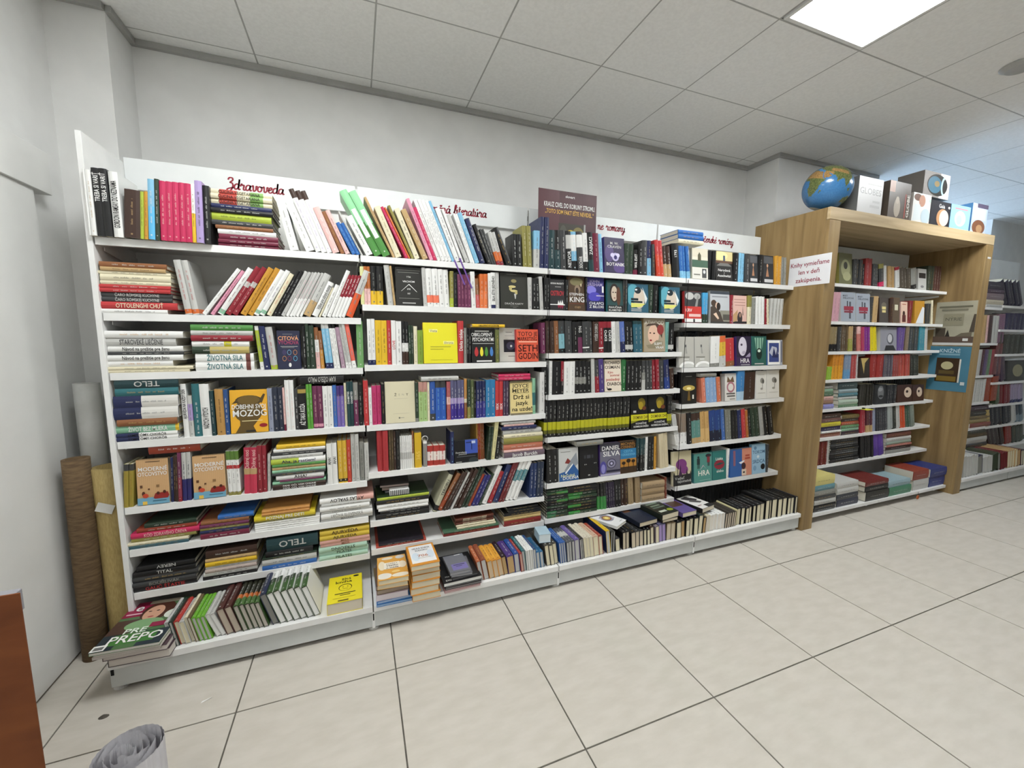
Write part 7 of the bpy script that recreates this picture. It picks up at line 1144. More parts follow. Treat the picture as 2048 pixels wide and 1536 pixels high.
["U",3,8,1.6054,1.962,0.135,0.0283,0.1038,-3.52,"#3a3a3a",{"p":"#c8bca4"}]
["U",3,8,1.6359,1.962,0.135,0.0225,0.1059,-3.26,"K",{"p":"CR"}]
["U",3,8,1.6605,1.962,0.135,0.0243,0.1031,-4.02,"K",{"p":"CR"}]
["U",3,8,1.687,1.962,0.135,0.0253,0.1154,-4.21,"DB",{"p":"CR"}]
["U",3,8,1.7238,1.962,0.135,0.0281,0.1146,-3.93,"#7a7078",{"p":"CR"}]
["U",3,8,1.7541,1.962,0.135,0.0258,0.1204,-4.42,"#5a5878",{"p":"LV"}]
["U",3,8,1.7821,1.962,0.135,0.0259,0.1169,-4.72,"#5a5878",{"p":"LV"}]
["U",3,8,1.8104,1.962,0.135,0.0364,0.1175,0.0,"#6a5a44",{"p":"#c8bca4"}]
["U",3,8,1.8477,1.962,0.135,0.036,0.1143,0.0,"#6a5a44",{"p":"#c8bca4"}]
["U",3,8,1.8921,1.962,0.135,0.0383,0.1122,-2.72,"K",{"p":"CR"}]
["U",3,8,1.9327,1.962,0.135,0.0298,0.1147,-3.63,"K",{"p":"TN"}]
["U",3,8,1.9648,1.962,0.135,0.0314,0.1163,0.0,"K",{"p":"CR"}]
["U",3,8,1.9977,1.962,0.135,0.0317,0.119,0.0,"K",{"p":"CR"}]
["U",4,8,2.031,1.962,0.135,0.0363,0.1201,0.0,"K",{"p":"CR"}]
["U",4,8,2.0689,1.962,0.135,0.0344,0.1309,3.09,"#26302e",{"p":"CR"}]
["U",4,8,2.1049,1.962,0.135,0.0248,0.1113,4.08,"K",{"p":"TN"}]
["U",4,8,2.138,1.962,0.135,0.034,0.1167,2.22,"CR",{"p":"#d6cfc0"}]
["U",4,8,2.1736,1.962,0.135,0.0316,0.1153,1.67,"W",{"p":"#dcd6cc"}]
["U",4,8,2.2061,1.962,0.135,0.0312,0.1154,1.47,"W",{"p":"#dcd6cc"}]
["U",4,8,2.2382,1.962,0.135,0.0312,0.1136,1.27,"W",{"p":"#dcd6cc"}]
["U",4,8,2.2703,1.962,0.135,0.0312,0.1144,1.06,"W",{"p":"#dcd6cc"}]
["U",4,8,2.3032,1.962,0.135,0.0194,0.1061,3.47,"#3a342e",{"tc":"G","p":"#c8bca8"}]
["U",4,8,2.3235,1.962,0.135,0.019,0.109,3.47,"#3a342e",{"tc":"G","p":"#c8bca8"}]
["U",4,8,2.3434,1.962,0.135,0.019,0.1078,3.47,"#3a342e",{"tc":"G","p":"#c8bca8"}]
["U",4,8,2.3632,1.962,0.135,0.019,0.1091,3.47,"#3a342e",{"tc":"G","p":"#c8bca8"}]
["U",4,8,2.3831,1.962,0.135,0.019,0.1086,3.47,"#3a342e",{"tc":"G","p":"#c8bca8"}]
["U",4,8,2.4038,1.962,0.135,0.0161,0.1153,2.85,"#cfc79c",{"p":"CR"}]
["U",4,8,2.4228,1.962,0.135,0.0294,0.1225,1.67,"K",{"p":"CR"}]
["U",4,8,2.4539,1.962,0.135,0.0338,0.1249,1.11,"K",{"p":"CR"}]
["U",4,8,2.5022,1.962,0.135,0.0312,0.1158,0.0,"K",{"tc":"W","p":"CR"}]
["U",4,8,2.5351,1.962,0.135,0.0241,0.1199,0.0,"#2c2624",{"tc":"W","p":"CR"}]
["U",4,8,2.5732,1.962,0.135,0.028,0.1222,0.0,"K",{"tc":"W","p":"CR"}]
["U",4,8,2.603,1.962,0.135,0.037,0.1268,0.0,"K",{"tc":"W","p":"CR"}]
["U",4,8,2.643,1.962,0.135,0.0387,0.1282,0.0,"K",{"p":"CR"}]
["U",4,8,2.6911,1.962,0.135,0.0365,0.1444,0.0,"K",{"p":"CR"}]
["U",4,8,2.7307,1.962,0.135,0.0162,0.1426,-1.03,"K",{"p":"CR"}]
["U",4,8,2.7604,1.962,0.135,0.0489,0.1414,0.0,"K",{"tc":"W","p":"CR"}]
["U",4,8,2.8124,1.962,0.135,0.0423,0.1393,0.0,"K",{"tc":"W","p":"CR"}]
["U",4,8,2.8731,1.962,0.135,0.0416,0.1346,0.0,"K",{"p":"CR"}]
["U",4,8,2.9252,1.962,0.135,0.0319,0.1291,0.0,"K",{"tc":"G","p":"CR"}]
["U",4,8,2.9603,1.962,0.135,0.0322,0.1279,0.0,"K",{"tc":"G","p":"CR"}]
["U",4,8,2.9957,1.962,0.135,0.0214,0.1305,0.0,"#26262c",{"tc":"G","p":"CR"}]
["F",5,1,3.5745,2.157,1.857,0.024,0.2415,0,"OL",{"art":[["r",0,0,1,1,"#6a6a4a"],["e",0.5,0.5,0.35,0.3,"#9a9a74"],["e",0.5,0.6,0.15,0.12,"#3a3a30"],["e",0.6,0.25,0.3,0.15,"#a8a880"]],"L":"olive book with leafy cover, top shelf, wooden portal","w":0.1604}]
["S",5,1,3.743,2.157,1.857,0.0381,0.2,-2.34,"DG",{}]
["S",5,1,3.782,2.157,1.857,0.0377,0.2012,-2.45,"DG",{}]
["S",5,1,3.8206,2.157,1.857,0.0377,0.2005,-2.57,"DG",{}]
["S",5,1,3.8631,2.157,1.857,0.0373,0.1688,-4.01,"K",{"tc":"W"}]
["S",5,1,3.9026,2.157,1.857,0.0455,0.2168,-4.62,"#8a3434",{}]
["S",5,1,3.9492,2.157,1.857,0.0451,0.2169,-4.73,"#8a3434",{}]
["S",5,1,3.9992,2.157,1.857,0.0269,0.1796,-6.13,"DG",{}]
["S",5,1,4.0272,2.157,1.857,0.0265,0.1791,-6.26,"DG",{}]
["S",5,1,4.0547,2.157,1.857,0.0265,0.1792,-6.39,"DG",{}]
["S",5,1,4.1013,2.157,1.857,0.0604,0.1845,-11.34,"DG",{"b":[[0,0.2,"MG"],[0.8,1,"OL"]]}]
["S",5,1,4.1705,2.157,1.857,0.0392,0.1785,-10.49,"LG",{}]
["S",5,1,4.2155,2.157,1.857,0.0324,0.1758,-10.62,"#a08256",{}]
["S",5,1,4.2493,2.157,1.857,0.032,0.176,-10.62,"#a08256",{}]
["S",5,1,4.2828,2.157,1.857,0.032,0.176,-10.62,"#a08256",{}]
["S",5,1,4.3213,2.157,1.857,0.0593,0.1737,-12.42,"LG",{"b":[[0.85,1,"DR"]]}]
["S",5,1,4.3864,2.157,1.857,0.0537,0.1729,-13.54,"#4a4238",{}]
["S",5,1,4.4425,2.157,1.857,0.0533,0.1727,-13.54,"#4a4238",{}]
["S",5,1,4.4983,2.157,1.857,0.0533,0.1722,-13.54,"#4a4238",{}]
["S",5,1,4.5595,2.157,1.857,0.0776,0.1771,-12.54,"G",{"b":[[0,0.2,"K"]]}]
["F",5,1,4.6434,2.157,1.857,0.024,0.1848,0,"LG",{"art":[["r",0,0,1,1,"#b8b8b4"],["r",0.1,0.55,0.9,0.8,"#26262a"],["e",0.5,0.15,0.2,0.06,"#77777a"]],"L":"pale grey book with a black square, top shelf, wooden portal","w":0.1275}]
["S",5,1,4.779,2.157,1.857,0.0318,0.2152,-2.5,"#3a4034",{}]
["S",5,1,4.8117,2.157,1.857,0.0314,0.2149,-2.61,"#3a4034",{}]
["S",5,1,4.844,2.157,1.857,0.0314,0.2149,-2.72,"#3a4034",{}]
["S",5,1,4.881,2.157,1.857,0.0411,0.2187,-4.12,"#4a2e28",{}]
["S",5,1,4.9231,2.157,1.857,0.0407,0.2191,-4.22,"#4a2e28",{}]
["S",5,1,4.9648,2.157,1.857,0.0407,0.2203,-4.33,"#4a2e28",{}]
["S",5,2,3.5419,2.157,1.562,0.0424,0.2292,0.0,"#c89aa4",{"tc":"PM"}]
["S",5,2,3.5852,2.157,1.562,0.042,0.2299,0.0,"#c89aa4",{"tc":"PM"}]
["F",5,2,3.6422,2.157,1.562,0.024,0.2367,0,"LG",{"art":[["r",0,0,1,1,"#9ca4ae"],["t","MARY",0.3,0.88,0.06,"#2a2c30"],["t","SHELLEYOVÁ",0.5,0.8,0.06,"#2a2c30"],["r",0.4,0.45,0.47,0.7,"#3a3c42"],["r",0.55,0.1,0.68,0.68,"#5a5c64"],["r",0.2,0.38,0.85,0.52,"#9a3a4a"],["r",0.22,0.3,0.8,0.36,"#8a3a48"]],"L":"grey-blue novel with red lettering, left copy of two, second shelf, wooden portal","w":0.1862}]
["F",5,2,3.8342,2.157,1.562,0.024,0.2343,0,"LG",{"art":[["r",0,0,1,1,"#9ca4ae"],["t","MARY",0.3,0.88,0.06,"#2a2c30"],["t","SHELLEYOVÁ",0.5,0.8,0.06,"#2a2c30"],["r",0.4,0.45,0.47,0.7,"#3a3c42"],["r",0.55,0.1,0.68,0.68,"#5a5c64"],["r",0.2,0.38,0.85,0.52,"#9a3a4a"],["r",0.22,0.3,0.8,0.36,"#8a3a48"]],"L":"grey-blue novel with red lettering, right copy of two, second shelf, wooden portal","w":0.1819}]
["S",5,2,4.0188,2.157,1.562,0.0362,0.2091,-0.72,"DG",{}]
["S",5,2,4.0643,2.157,1.562,0.0631,0.217,-3.19,"TN",{}]
["F",5,2,4.1423,2.157,1.562,0.024,0.211,0,"DB",{"art":[["r",0,0,1,1,"#4a4440"],["e",0.5,0.62,0.3,0.2,"#6a6458"],["r",0.3,0.4,0.7,0.64,"#d8c888"],["r",0.3,0.5,0.7,0.53,"#4a4440"]],"L":"dark novel with a lit window, second shelf, wooden portal","w":0.1285}]
["S",5,2,4.2763,2.157,1.562,0.0493,0.2068,-1.52,"DB",{}]
["F",5,2,4.328,2.157,1.562,0.024,0.2175,0,"BR",{"art":[["r",0,0,1,1,"#5a4c3c"],["r",0.3,0.5,0.75,0.72,"#cdc9b0"]],"L":"brown patterned book with a small pale label, second shelf, wooden portal","w":0.1031}]
["F",5,2,4.4482,2.157,1.562,0.024,0.186,0,"LP",{"art":[["r",0,0,1,1,"#d6b8a4"],["r",0.2,0.86,0.8,0.9,"#a05a4a"],["e",0.45,0.45,0.18,0.12,"#3a2420"],["r",0.2,0.05,0.75,0.38,"#5a2a28"]],"w":0.0959}]
["S",5,2,4.548,2.157,1.562,0.0268,0.1967,-1.19,"#7a2c2e",{}]
["S",5,2,4.5756,2.157,1.562,0.0264,0.1966,-1.31,"#7a2c2e",{}]
["F",5,2,4.6537,2.157,1.562,0.024,0.2024,0,"MU",{"art":[["r",0,0,1,1,"#b8862e"],["p",[[0.1,0],[0.8,0.75],[1,0.7],[0.9,0]],"#d9dde2"]],"L":"golden yellow novel with a white dress, second shelf, wooden portal","w":0.1506}]
["S",5,2,4.8176,2.157,1.562,0.0431,0.1801,-4.21,"DG",{}]
["S",5,2,4.8617,2.157,1.562,0.0427,0.1801,-4.34,"DG",{}]
["S",5,2,4.9217,2.157,1.562,0.0283,0.2125,-9.87,"CR",{}]
["S",5,3,3.5414,2.157,1.322,0.047,0.1958,-2.82,"#8a7a58",{"b":[[0,0.3,"K"]]}]
["S",5,3,3.5893,2.157,1.322,0.0466,0.1959,-2.82,"#8a7a58",{"b":[[0,0.3,"K"]]}]
["S",5,3,3.6396,2.157,1.322,0.0405,0.1989,-3.76,"DG",{}]
["S",5,3,3.6839,2.157,1.322,0.0294,0.2115,-4.69,"#5a4a36",{}]
["S",5,3,3.7143,2.157,1.322,0.029,0.2126,-4.8,"#5a4a36",{}]
["S",5,3,3.7442,2.157,1.322,0.029,0.2129,-4.91,"#5a4a36",{}]
["S",5,3,3.777,2.157,1.322,0.0287,0.2039,-5.83,"#9a9a4a",{"b":[[0.5,1,"TN"]]}]
["S",5,3,3.8068,2.157,1.322,0.0283,0.204,-5.95,"#9a9a4a",{"b":[[0.5,1,"TN"]]}]
["S",5,3,3.844,2.157,1.322,0.0486,0.1907,-8.42,"DB",{}]
["S",5,3,3.8952,2.157,1.322,0.0276,0.2053,-8.92,"#c87a70",{"b":[[0.7,1,"LP"]]}]
["S",5,3,3.924,2.157,1.322,0.0272,0.2062,-9.03,"#c87a70",{"b":[[0.7,1,"LP"]]}]
["S",5,3,3.9554,2.157,1.322,0.0375,0.2022,-9.99,"#a83a5a",{}]
["S",5,3,3.9944,2.157,1.322,0.0371,0.2022,-10.11,"#7a2c80",{}]
["S",5,3,4.0331,2.157,1.322,0.0371,0.2024,-10.22,"#7a2c80",{}]
["S",5,3,4.0816,2.157,1.322,0.0436,0.2064,-13.18,"#d8c620",{}]
["S",5,3,4.1273,2.157,1.322,0.0432,0.2061,-13.3,"#d8c620",{}]
["F",5,3,4.1978,2.157,1.322,0.035,0.2046,0,"LG",{"art":[["r",0,0,1,1,"#8a8a92"],["e",0.6,0.5,0.2,0.24,"#55555c"],["e",0.58,0.52,0.14,0.18,"#b8b8bc"],["p",[[0.25,0],[0.35,0.22],[0.8,0.22],[0.95,0]],"#2c2c30"]],"L":"grey biography with a bearded man's portrait, third shelf, wooden portal","w":0.2354}]
["S",5,3,4.4397,2.157,1.322,0.0364,0.2056,-1.82,"#5f4a86",{}]
["S",5,3,4.477,2.157,1.322,0.036,0.2062,-1.94,"#5f4a86",{}]
["S",5,3,4.5139,2.157,1.322,0.036,0.2065,-2.05,"#5f4a86",{}]
["S",5,3,4.5542,2.157,1.322,0.0528,0.2209,-3.14,"#7a6a58",{}]
["S",5,3,4.6115,2.157,1.322,0.0361,0.2296,-4.18,"#3c4042",{}]
["S",5,3,4.6486,2.157,1.322,0.0357,0.2295,-4.28,"#3c4042",{}]
["S",5,3,4.6854,2.157,1.322,0.0357,0.2297,-4.38,"#3c4042",{}]
["S",5,3,4.7221,2.157,1.322,0.0357,0.2291,-4.49,"#3c4042",{}]
["S",5,3,4.7654,2.157,1.322,0.0336,0.2288,-6.31,"#3f8494",{}]
["S",5,3,4.8001,2.157,1.322,0.0332,0.2279,-6.41,"#3f8494",{}]
["S",5,3,4.8343,2.157,1.322,0.0332,0.2293,-6.52,"#3f8494",{}]
["S",5,3,4.8753,2.157,1.322,0.0436,0.2158,-8.46,"LG",{}]
["S",5,4,3.5377,2.157,1.094,0.0338,0.1049,0.0,"#94b840",{}]
["S",5,4,3.5724,2.157,1.094,0.0334,0.1046,0.0,"#94b840",{}]
["S",5,4,3.6079,2.157,1.094,0.0346,0.2053,-0.9,"#c8842c",{"b":[[0,0.55,"#d89a30"]]}]
["S",5,4,3.6434,2.157,1.094,0.0342,0.2051,-1.02,"#c8842c",{"b":[[0,0.55,"#d89a30"]]}]
["S",5,4,3.6784,2.157,1.094,0.0342,0.2053,-1.14,"#c8842c",{"b":[[0,0.55,"#d89a30"]]}]
["S",5,4,3.7135,2.157,1.094,0.0342,0.2059,-1.25,"#c8842c",{"b":[[0,0.55,"#d89a30"]]}]
["S",5,4,3.7531,2.157,1.094,0.0436,0.2147,-2.63,"#7a8aa0",{"b":[[0,0.35,"#5f90b8"]]}]
["S",5,4,3.7976,2.157,1.094,0.0432,0.2137,-2.74,"#7a8aa0",{"b":[[0,0.35,"#5f90b8"]]}]
["S",5,4,3.8463,2.157,1.094,0.0314,0.1979,-4.21,"#a84a48",{}]
["S",5,4,3.8787,2.157,1.094,0.031,0.1986,-4.33,"#a84a48",{}]
["S",5,4,3.9145,2.157,1.094,0.0263,0.2033,-5.59,"LG",{}]
["F",5,4,3.9634,2.157,1.094,0.024,0.1695,0,"DB",{"art":[["r",0,0,1,1,"#2a241c"],["p",[[0.1,1],[0.4,0.2],[0.5,0.75],[0.9,1]],"#b8a060"]],"L":"dark book with a pale gold figure, fourth shelf, wooden portal","w":0.1321}]
["S",5,4,4.1024,2.157,1.094,0.0889,0.1978,-2.35,"#8e2a24",{}]
["S",5,4,4.1923,2.157,1.094,0.0885,0.1975,-2.47,"#8e2a24",{}]
["S",5,4,4.2887,2.157,1.094,0.0314,0.1941,-4.73,"#55505a",{}]
["S",5,4,4.3211,2.157,1.094,0.031,0.1931,-4.85,"#55505a",{}]
["S",5,4,4.3531,2.157,1.094,0.031,0.1936,-4.98,"#55505a",{}]
["S",5,4,4.3851,2.157,1.094,0.031,0.1938,-5.1,"#55505a",{}]
["S",5,4,4.4223,2.157,1.094,0.0317,0.1881,-6.84,"#8a3c38",{}]
["S",5,4,4.4552,2.157,1.094,0.0313,0.1877,-6.96,"#8a3c38",{}]
["S",5,4,4.4877,2.157,1.094,0.0313,0.188,-7.09,"#8a3c38",{}]
["S",5,4,4.5254,2.157,1.094,0.0394,0.1982,-8.9,"#9a4038",{"b":[[0,0.5,"#a84a40"]]}]
["S",5,4,4.5662,2.157,1.094,0.039,0.1978,-9.02,"#9a4038",{"b":[[0,0.5,"#a84a40"]]}]
["S",5,4,4.6066,2.157,1.094,0.039,0.1978,-9.14,"#9a4038",{"b":[[0,0.5,"#a84a40"]]}]
["S",5,4,4.647,2.157,1.094,0.039,0.199,-9.26,"#9a4038",{"b":[[0,0.5,"#a84a40"]]}]
["S",5,4,4.6948,2.157,1.094,0.0335,0.1876,-11.62,"#2c302a",{}]
["S",5,4,4.7299,2.157,1.094,0.0331,0.187,-11.74,"#2c302a",{}]
["S",5,4,4.7645,2.157,1.094,0.0331,0.1866,-11.86,"#2c302a",{}]
["S",5,4,4.7992,2.157,1.094,0.033,0.1873,-11.98,"#2c302a",{}]
["K",5,5,3.5039,2.157,1.0186,0.0223,0.1275,0,"G",{"d":0.17}]
["K",5,5,3.5077,2.157,0.9883,0.03,0.1276,0,"#7a9a80",{"d":0.17}]
["K",5,5,3.5121,2.157,0.9578,0.0301,0.1278,0,"#4f6a52",{"d":0.17}]
["K",5,5,3.5168,2.157,0.9221,0.0353,0.1281,0,"#c8a098",{"d":0.17}]
["K",5,5,3.5216,2.157,0.8915,0.0303,0.1283,0,"#8a6a58",{"d":0.17}]
["K",5,5,3.5265,2.157,0.853,0.0381,0.1285,0,"#8a8ac0",{"d":0.17}]
["K",5,5,3.6993,2.157,1.0065,0.0598,0.2452,0,"#3a4a4a",{"d":0.17}]
["K",5,5,3.7063,2.157,0.9749,0.0312,0.2457,0,"#8fa0a4",{"d":0.17}]
["K",5,5,3.7112,2.157,0.9433,0.0313,0.2461,0,"#4f7a84",{"d":0.17}]
["K",5,5,3.7156,2.157,0.9168,0.0261,0.2465,0,"LG",{"d":0.17}]
["K",5,5,3.7207,2.157,0.877,0.0394,0.2469,0,"#a8b8a8",{"d":0.17}]
["K",5,5,3.7256,2.157,0.853,0.0236,0.2473,0,"#5a7a5c",{"d":0.17}]
["S",5,5,3.979,2.157,0.853,0.02,0.1866,-1.87,"#26241e",{"tc":"G"}]
["S",5,5,3.9999,2.157,0.853,0.0196,0.1863,-1.99,"#26241e",{"tc":"G"}]
["S",5,5,4.0204,2.157,0.853,0.0196,0.186,-2.12,"#26241e",{"tc":"G"}]
["S",5,5,4.0409,2.157,0.853,0.0196,0.1866,-2.25,"#26241e",{"tc":"G"}]
["S",5,5,4.0614,2.157,0.853,0.0196,0.187,-2.38,"#26241e",{"tc":"G"}]
["S",5,5,4.0819,2.157,0.853,0.0196,0.186,-2.5,"#26241e",{"tc":"G"}]
["S",5,5,4.1024,2.157,0.853,0.0196,0.1857,-2.63,"#26241e",{"tc":"G"}]
["S",5,5,4.1229,2.157,0.853,0.0196,0.1861,-2.76,"#26241e",{"tc":"G"}]
["S",5,5,4.1434,2.157,0.853,0.0196,0.1863,-2.89,"#26241e",{"tc":"G"}]
["S",5,5,4.1639,2.157,0.853,0.0196,0.1867,-3.02,"#26241e",{"tc":"G"}]
["F",5,5,4.2139,2.157,0.853,0.03,0.1723,0,"DG",{"art":[["r",0,0,1,1,"#26282a"],["e",0.5,0.6,0.28,0.35,"#6a6c6e"],["e",0.5,0.4,0.2,0.06,"#1a1c1e"],["e",0.45,0.75,0.2,0.1,"#8a8c8e"]],"L":"dark cover with a grey portrait, fifth shelf, wooden portal","w":0.1571}]
["S",5,5,4.3754,2.157,0.853,0.0301,0.1682,-1.51,"#2a2c30",{"tc":"LG"}]
["S",5,5,4.4065,2.157,0.853,0.0297,0.169,-1.65,"#2a2c30",{"tc":"LG"}]
["S",5,5,4.4371,2.157,0.853,0.0297,0.169,-1.79,"#2a2c30",{"tc":"LG"}]
["S",5,5,4.4677,2.157,0.853,0.0297,0.1687,-1.93,"#2a2c30",{"tc":"LG"}]
["S",5,5,4.4983,2.157,0.853,0.0297,0.1683,-2.07,"#2a2c30",{"tc":"LG"}]
["F",5,5,4.5331,2.157,0.853,0.024,0.1589,0,"DB",{"art":[["r",0,0,1,1,"#3c2420"],["e",0.7,0.55,0.25,0.3,"#cdb8a4"],["e",0.65,0.6,0.08,0.08,"#2a1a18"]],"L":"dark brown cover with a pale face, left copy of two, fifth shelf, wooden portal","w":0.229}]
["F",5,5,4.7678,2.157,0.853,0.024,0.151,0,"DB",{"art":[["r",0,0,1,1,"#3c2420"],["e",0.6,0.55,0.25,0.3,"#cdb8a4"],["e",0.55,0.6,0.08,0.08,"#2a1a18"]],"L":"dark brown cover with a pale face, right copy of two, fifth shelf, wooden portal","w":0.1789}]
["K",5,6,3.5159,2.157,0.7714,0.0364,0.2447,0,"DB",{"d":0.2}]
["K",5,6,3.5208,2.157,0.7397,0.0313,0.2451,0,"#6a4a44",{"d":0.2}]
["K",5,6,3.5256,2.157,0.7026,0.0367,0.2455,0,"#c8bc38",{"d":0.2}]
["K",5,6,3.5309,2.157,0.6654,0.0368,0.246,0,"#2a2444",{"d":0.2}]
["K",5,6,3.5347,2.157,0.6494,0.0156,0.2463,0,"W",{"d":0.2}]
["K",5,6,3.5385,2.157,0.612,0.037,0.2466,0,"#8a5444",{"d":0.2}]
["K",5,6,3.7861,2.157,0.7537,0.032,0.219,0,"#6a5a34",{"d":0.2}]
["K",5,6,3.7861,2.157,0.7266,0.0267,0.2239,0,"DB",{"d":0.2}]
["K",5,6,3.7884,2.157,0.6967,0.0295,0.2264,0,"#a8583c",{"d":0.2}]
["K",5,6,3.7928,2.157,0.6695,0.0269,0.2267,0,"#5f8a60",{"d":0.2}]
["K",5,6,3.7969,2.157,0.6449,0.0242,0.227,0,"#8fb89c",{"d":0.2}]
["K",5,6,3.8013,2.157,0.612,0.0325,0.2274,0,"#3a2a34",{"d":0.2}]
["S",5,6,4.0564,2.157,0.612,0.0369,0.2075,-9.05,"#a83440",{}]
["S",5,6,4.0947,2.157,0.612,0.0365,0.2064,-9.17,"#a83440",{}]
["S",5,6,4.1373,2.157,0.612,0.0283,0.2095,-8.84,"#5a2c38",{"b":[[0,0.3,"TN"]]}]
["S",5,6,4.1669,2.157,0.612,0.0279,0.2085,-8.84,"#5a2c38",{"b":[[0,0.3,"TN"]]}]
["S",5,6,4.196,2.157,0.612,0.0279,0.2085,-8.84,"#5a2c38",{"b":[[0,0.3,"TN"]]}]
["S",5,6,4.2282,2.157,0.612,0.0457,0.2186,-9.79,"#8a90a8",{}]
["S",5,6,4.2786,2.157,0.612,0.0271,0.2189,-10.7,"#33343a",{"tc":"LG"}]
["S",5,6,4.3071,2.157,0.612,0.0267,0.22,-10.8,"#33343a",{"tc":"LG"}]
["S",5,6,4.3352,2.157,0.612,0.0267,0.2192,-10.9,"#33343a",{"tc":"LG"}]
["S",5,6,4.3633,2.157,0.612,0.0267,0.2187,-11.01,"#33343a",{"tc":"LG"}]
["S",5,6,4.3915,2.157,0.612,0.0267,0.2187,-11.11,"#33343a",{"tc":"LG"}]
["S",5,6,4.4196,2.157,0.612,0.0267,0.2191,-11.21,"#33343a",{"tc":"LG"}]
["S",5,6,4.4509,2.157,0.612,0.067,0.2234,-12.14,"#a0a6a4",{}]
["S",5,6,4.5237,2.157,0.612,0.0542,0.2072,-13.05,"#2c302c",{}]
["S",5,6,4.5844,2.157,0.612,0.0555,0.223,-14.32,"LG",{}]
["S",5,6,4.6441,2.157,0.612,0.0378,0.2171,-14.81,"#c04c28",{}]
["S",5,6,4.6841,2.157,0.612,0.0374,0.2168,-14.91,"#c04c28",{}]
["S",5,6,4.7291,2.157,0.612,0.0307,0.2149,-16.39,"#3a5444",{}]
["S",5,6,4.7621,2.157,0.612,0.0303,0.2135,-16.49,"#3a5444",{}]
["S",5,6,4.8,2.157,0.612,0.0573,0.2105,-16.15,"#7a857c",{}]
["S",5,7,3.5339,2.157,0.38,0.0267,0.1976,-2.65,"#6a221c",{}]
["S",5,7,3.5615,2.157,0.38,0.0263,0.1981,-2.65,"#6a221c",{}]
["S",5,7,3.5887,2.157,0.38,0.0263,0.1989,-2.65,"#6a221c",{}]
["S",5,7,3.6159,2.157,0.38,0.0263,0.1989,-2.65,"#6a221c",{}]
["S",5,7,3.6475,2.157,0.38,0.0302,0.2031,-4.03,"LG",{}]
["K",5,7,3.6793,2.157,0.5775,0.0144,0.3487,0,"DG",{"d":0.2}]
["K",5,7,3.6793,2.157,0.5597,0.0174,0.3514,0,"K",{"d":0.2}]
["K",5,7,3.6793,2.157,0.5419,0.0174,0.3544,0,"K",{"d":0.2}]
["K",5,7,3.6793,2.157,0.5241,0.0174,0.3573,0,"DG",{"d":0.2}]
["K",5,7,3.6793,2.157,0.5062,0.0175,0.3603,0,"K",{"d":0.2}]
["K",5,7,3.6793,2.157,0.4883,0.0175,0.3633,0,"K",{"d":0.2}]
["K",5,7,3.6793,2.157,0.4703,0.0176,0.3663,0,"K",{"d":0.2}]
["K",5,7,3.6793,2.157,0.4523,0.0176,0.3692,0,"DG",{"d":0.2}]
["K",5,7,3.6793,2.157,0.4343,0.0176,0.3722,0,"K",{"d":0.2}]
["K",5,7,3.6793,2.157,0.4162,0.0177,0.3752,0,"K",{"d":0.2}]
["K",5,7,3.682,2.157,0.3981,0.0177,0.3755,0,"K",{"d":0.2}]
["K",5,7,3.6846,2.157,0.38,0.0177,0.3759,0,"K",{"d":0.2}]
["S",5,7,4.0986,2.157,0.38,0.0293,0.2088,-10.34,"K",{"tc":"DG"}]
["S",5,7,4.1293,2.157,0.38,0.0289,0.2087,-10.45,"K",{"tc":"DG"}]
["S",5,7,4.1595,2.157,0.38,0.0289,0.2077,-10.56,"K",{"tc":"DG"}]
["S",5,7,4.1898,2.157,0.38,0.0288,0.2075,-10.66,"K",{"tc":"DG"}]
["S",5,7,4.2201,2.157,0.38,0.0288,0.2087,-10.77,"K",{"tc":"DG"}]
["S",5,7,4.2503,2.157,0.38,0.0288,0.2084,-10.88,"K",{"tc":"DG"}]
["S",5,7,4.302,2.157,0.38,0.0665,0.2078,-14.48,"#4a2c86",{"b":[[0.38,1,"#5c3a98"]],"tc":"LV"}]
["S",5,7,4.3715,2.157,0.38,0.0661,0.2088,-14.48,"#4a2c86",{"b":[[0.38,1,"#5c3a98"]],"tc":"LV"}]
["K",5,7,4.4413,2.157,0.5323,0.0417,0.3652,0,"#6a4038",{"d":0.2}]
["K",5,7,4.4413,2.157,0.4935,0.0383,0.3735,0,"LG",{"d":0.2}]
["K",5,7,4.4443,2.157,0.4653,0.0279,0.3774,0,"#8a9a90",{"d":0.2}]
["K",5,7,4.4485,2.157,0.4476,0.0173,0.3778,0,"#a86a60",{"d":0.2}]
["K",5,7,4.4532,2.157,0.4156,0.0315,0.3783,0,"#3a2428",{"d":0.2}]
["K",5,7,4.4595,2.157,0.38,0.0352,0.3789,0,"#8a8a86",{"d":0.2}]
["K",5,8,3.2516,2.0,0.2896,0.0726,0.2489,0,"#cfc47a",{"L":"tan book first from top of first stack, bottom tray, wooden portal","d":0.22}]
["K",5,8,3.2596,2.0,0.2455,0.0437,0.2497,0,"#5f8a94",{"d":0.22}]
["K",5,8,3.2652,2.0,0.2087,0.0364,0.2502,0,"G",{"d":0.22}]
["K",5,8,3.2703,2.0,0.1717,0.0366,0.2507,0,"DG",{"d":0.22}]
["K",5,8,3.2754,2.0,0.1346,0.0367,0.2512,0,"LG",{"d":0.22}]
["K",5,8,3.28,2.0,0.1048,0.0294,0.2517,0,"K",{"d":0.22}]
["K",5,8,3.2841,2.0,0.075,0.0294,0.2521,0,"DG",{"d":0.22}]
["K",5,8,3.5391,2.0,0.2296,0.0476,0.2659,0,"LG",{"d":0.22}]
["K",5,8,3.5464,2.0,0.1814,0.0477,0.2666,0,"LG",{"d":0.22}]
["K",5,8,3.5537,2.0,0.1332,0.0479,0.2673,0,"#33363c",{"d":0.22}]
["K",5,8,3.5618,2.0,0.075,0.0578,0.268,0,"#2c3040",{"d":0.22}]
["K",5,8,3.8988,2.0,0.2044,0.0397,0.3089,0,"#6a221c",{"d":0.23}]
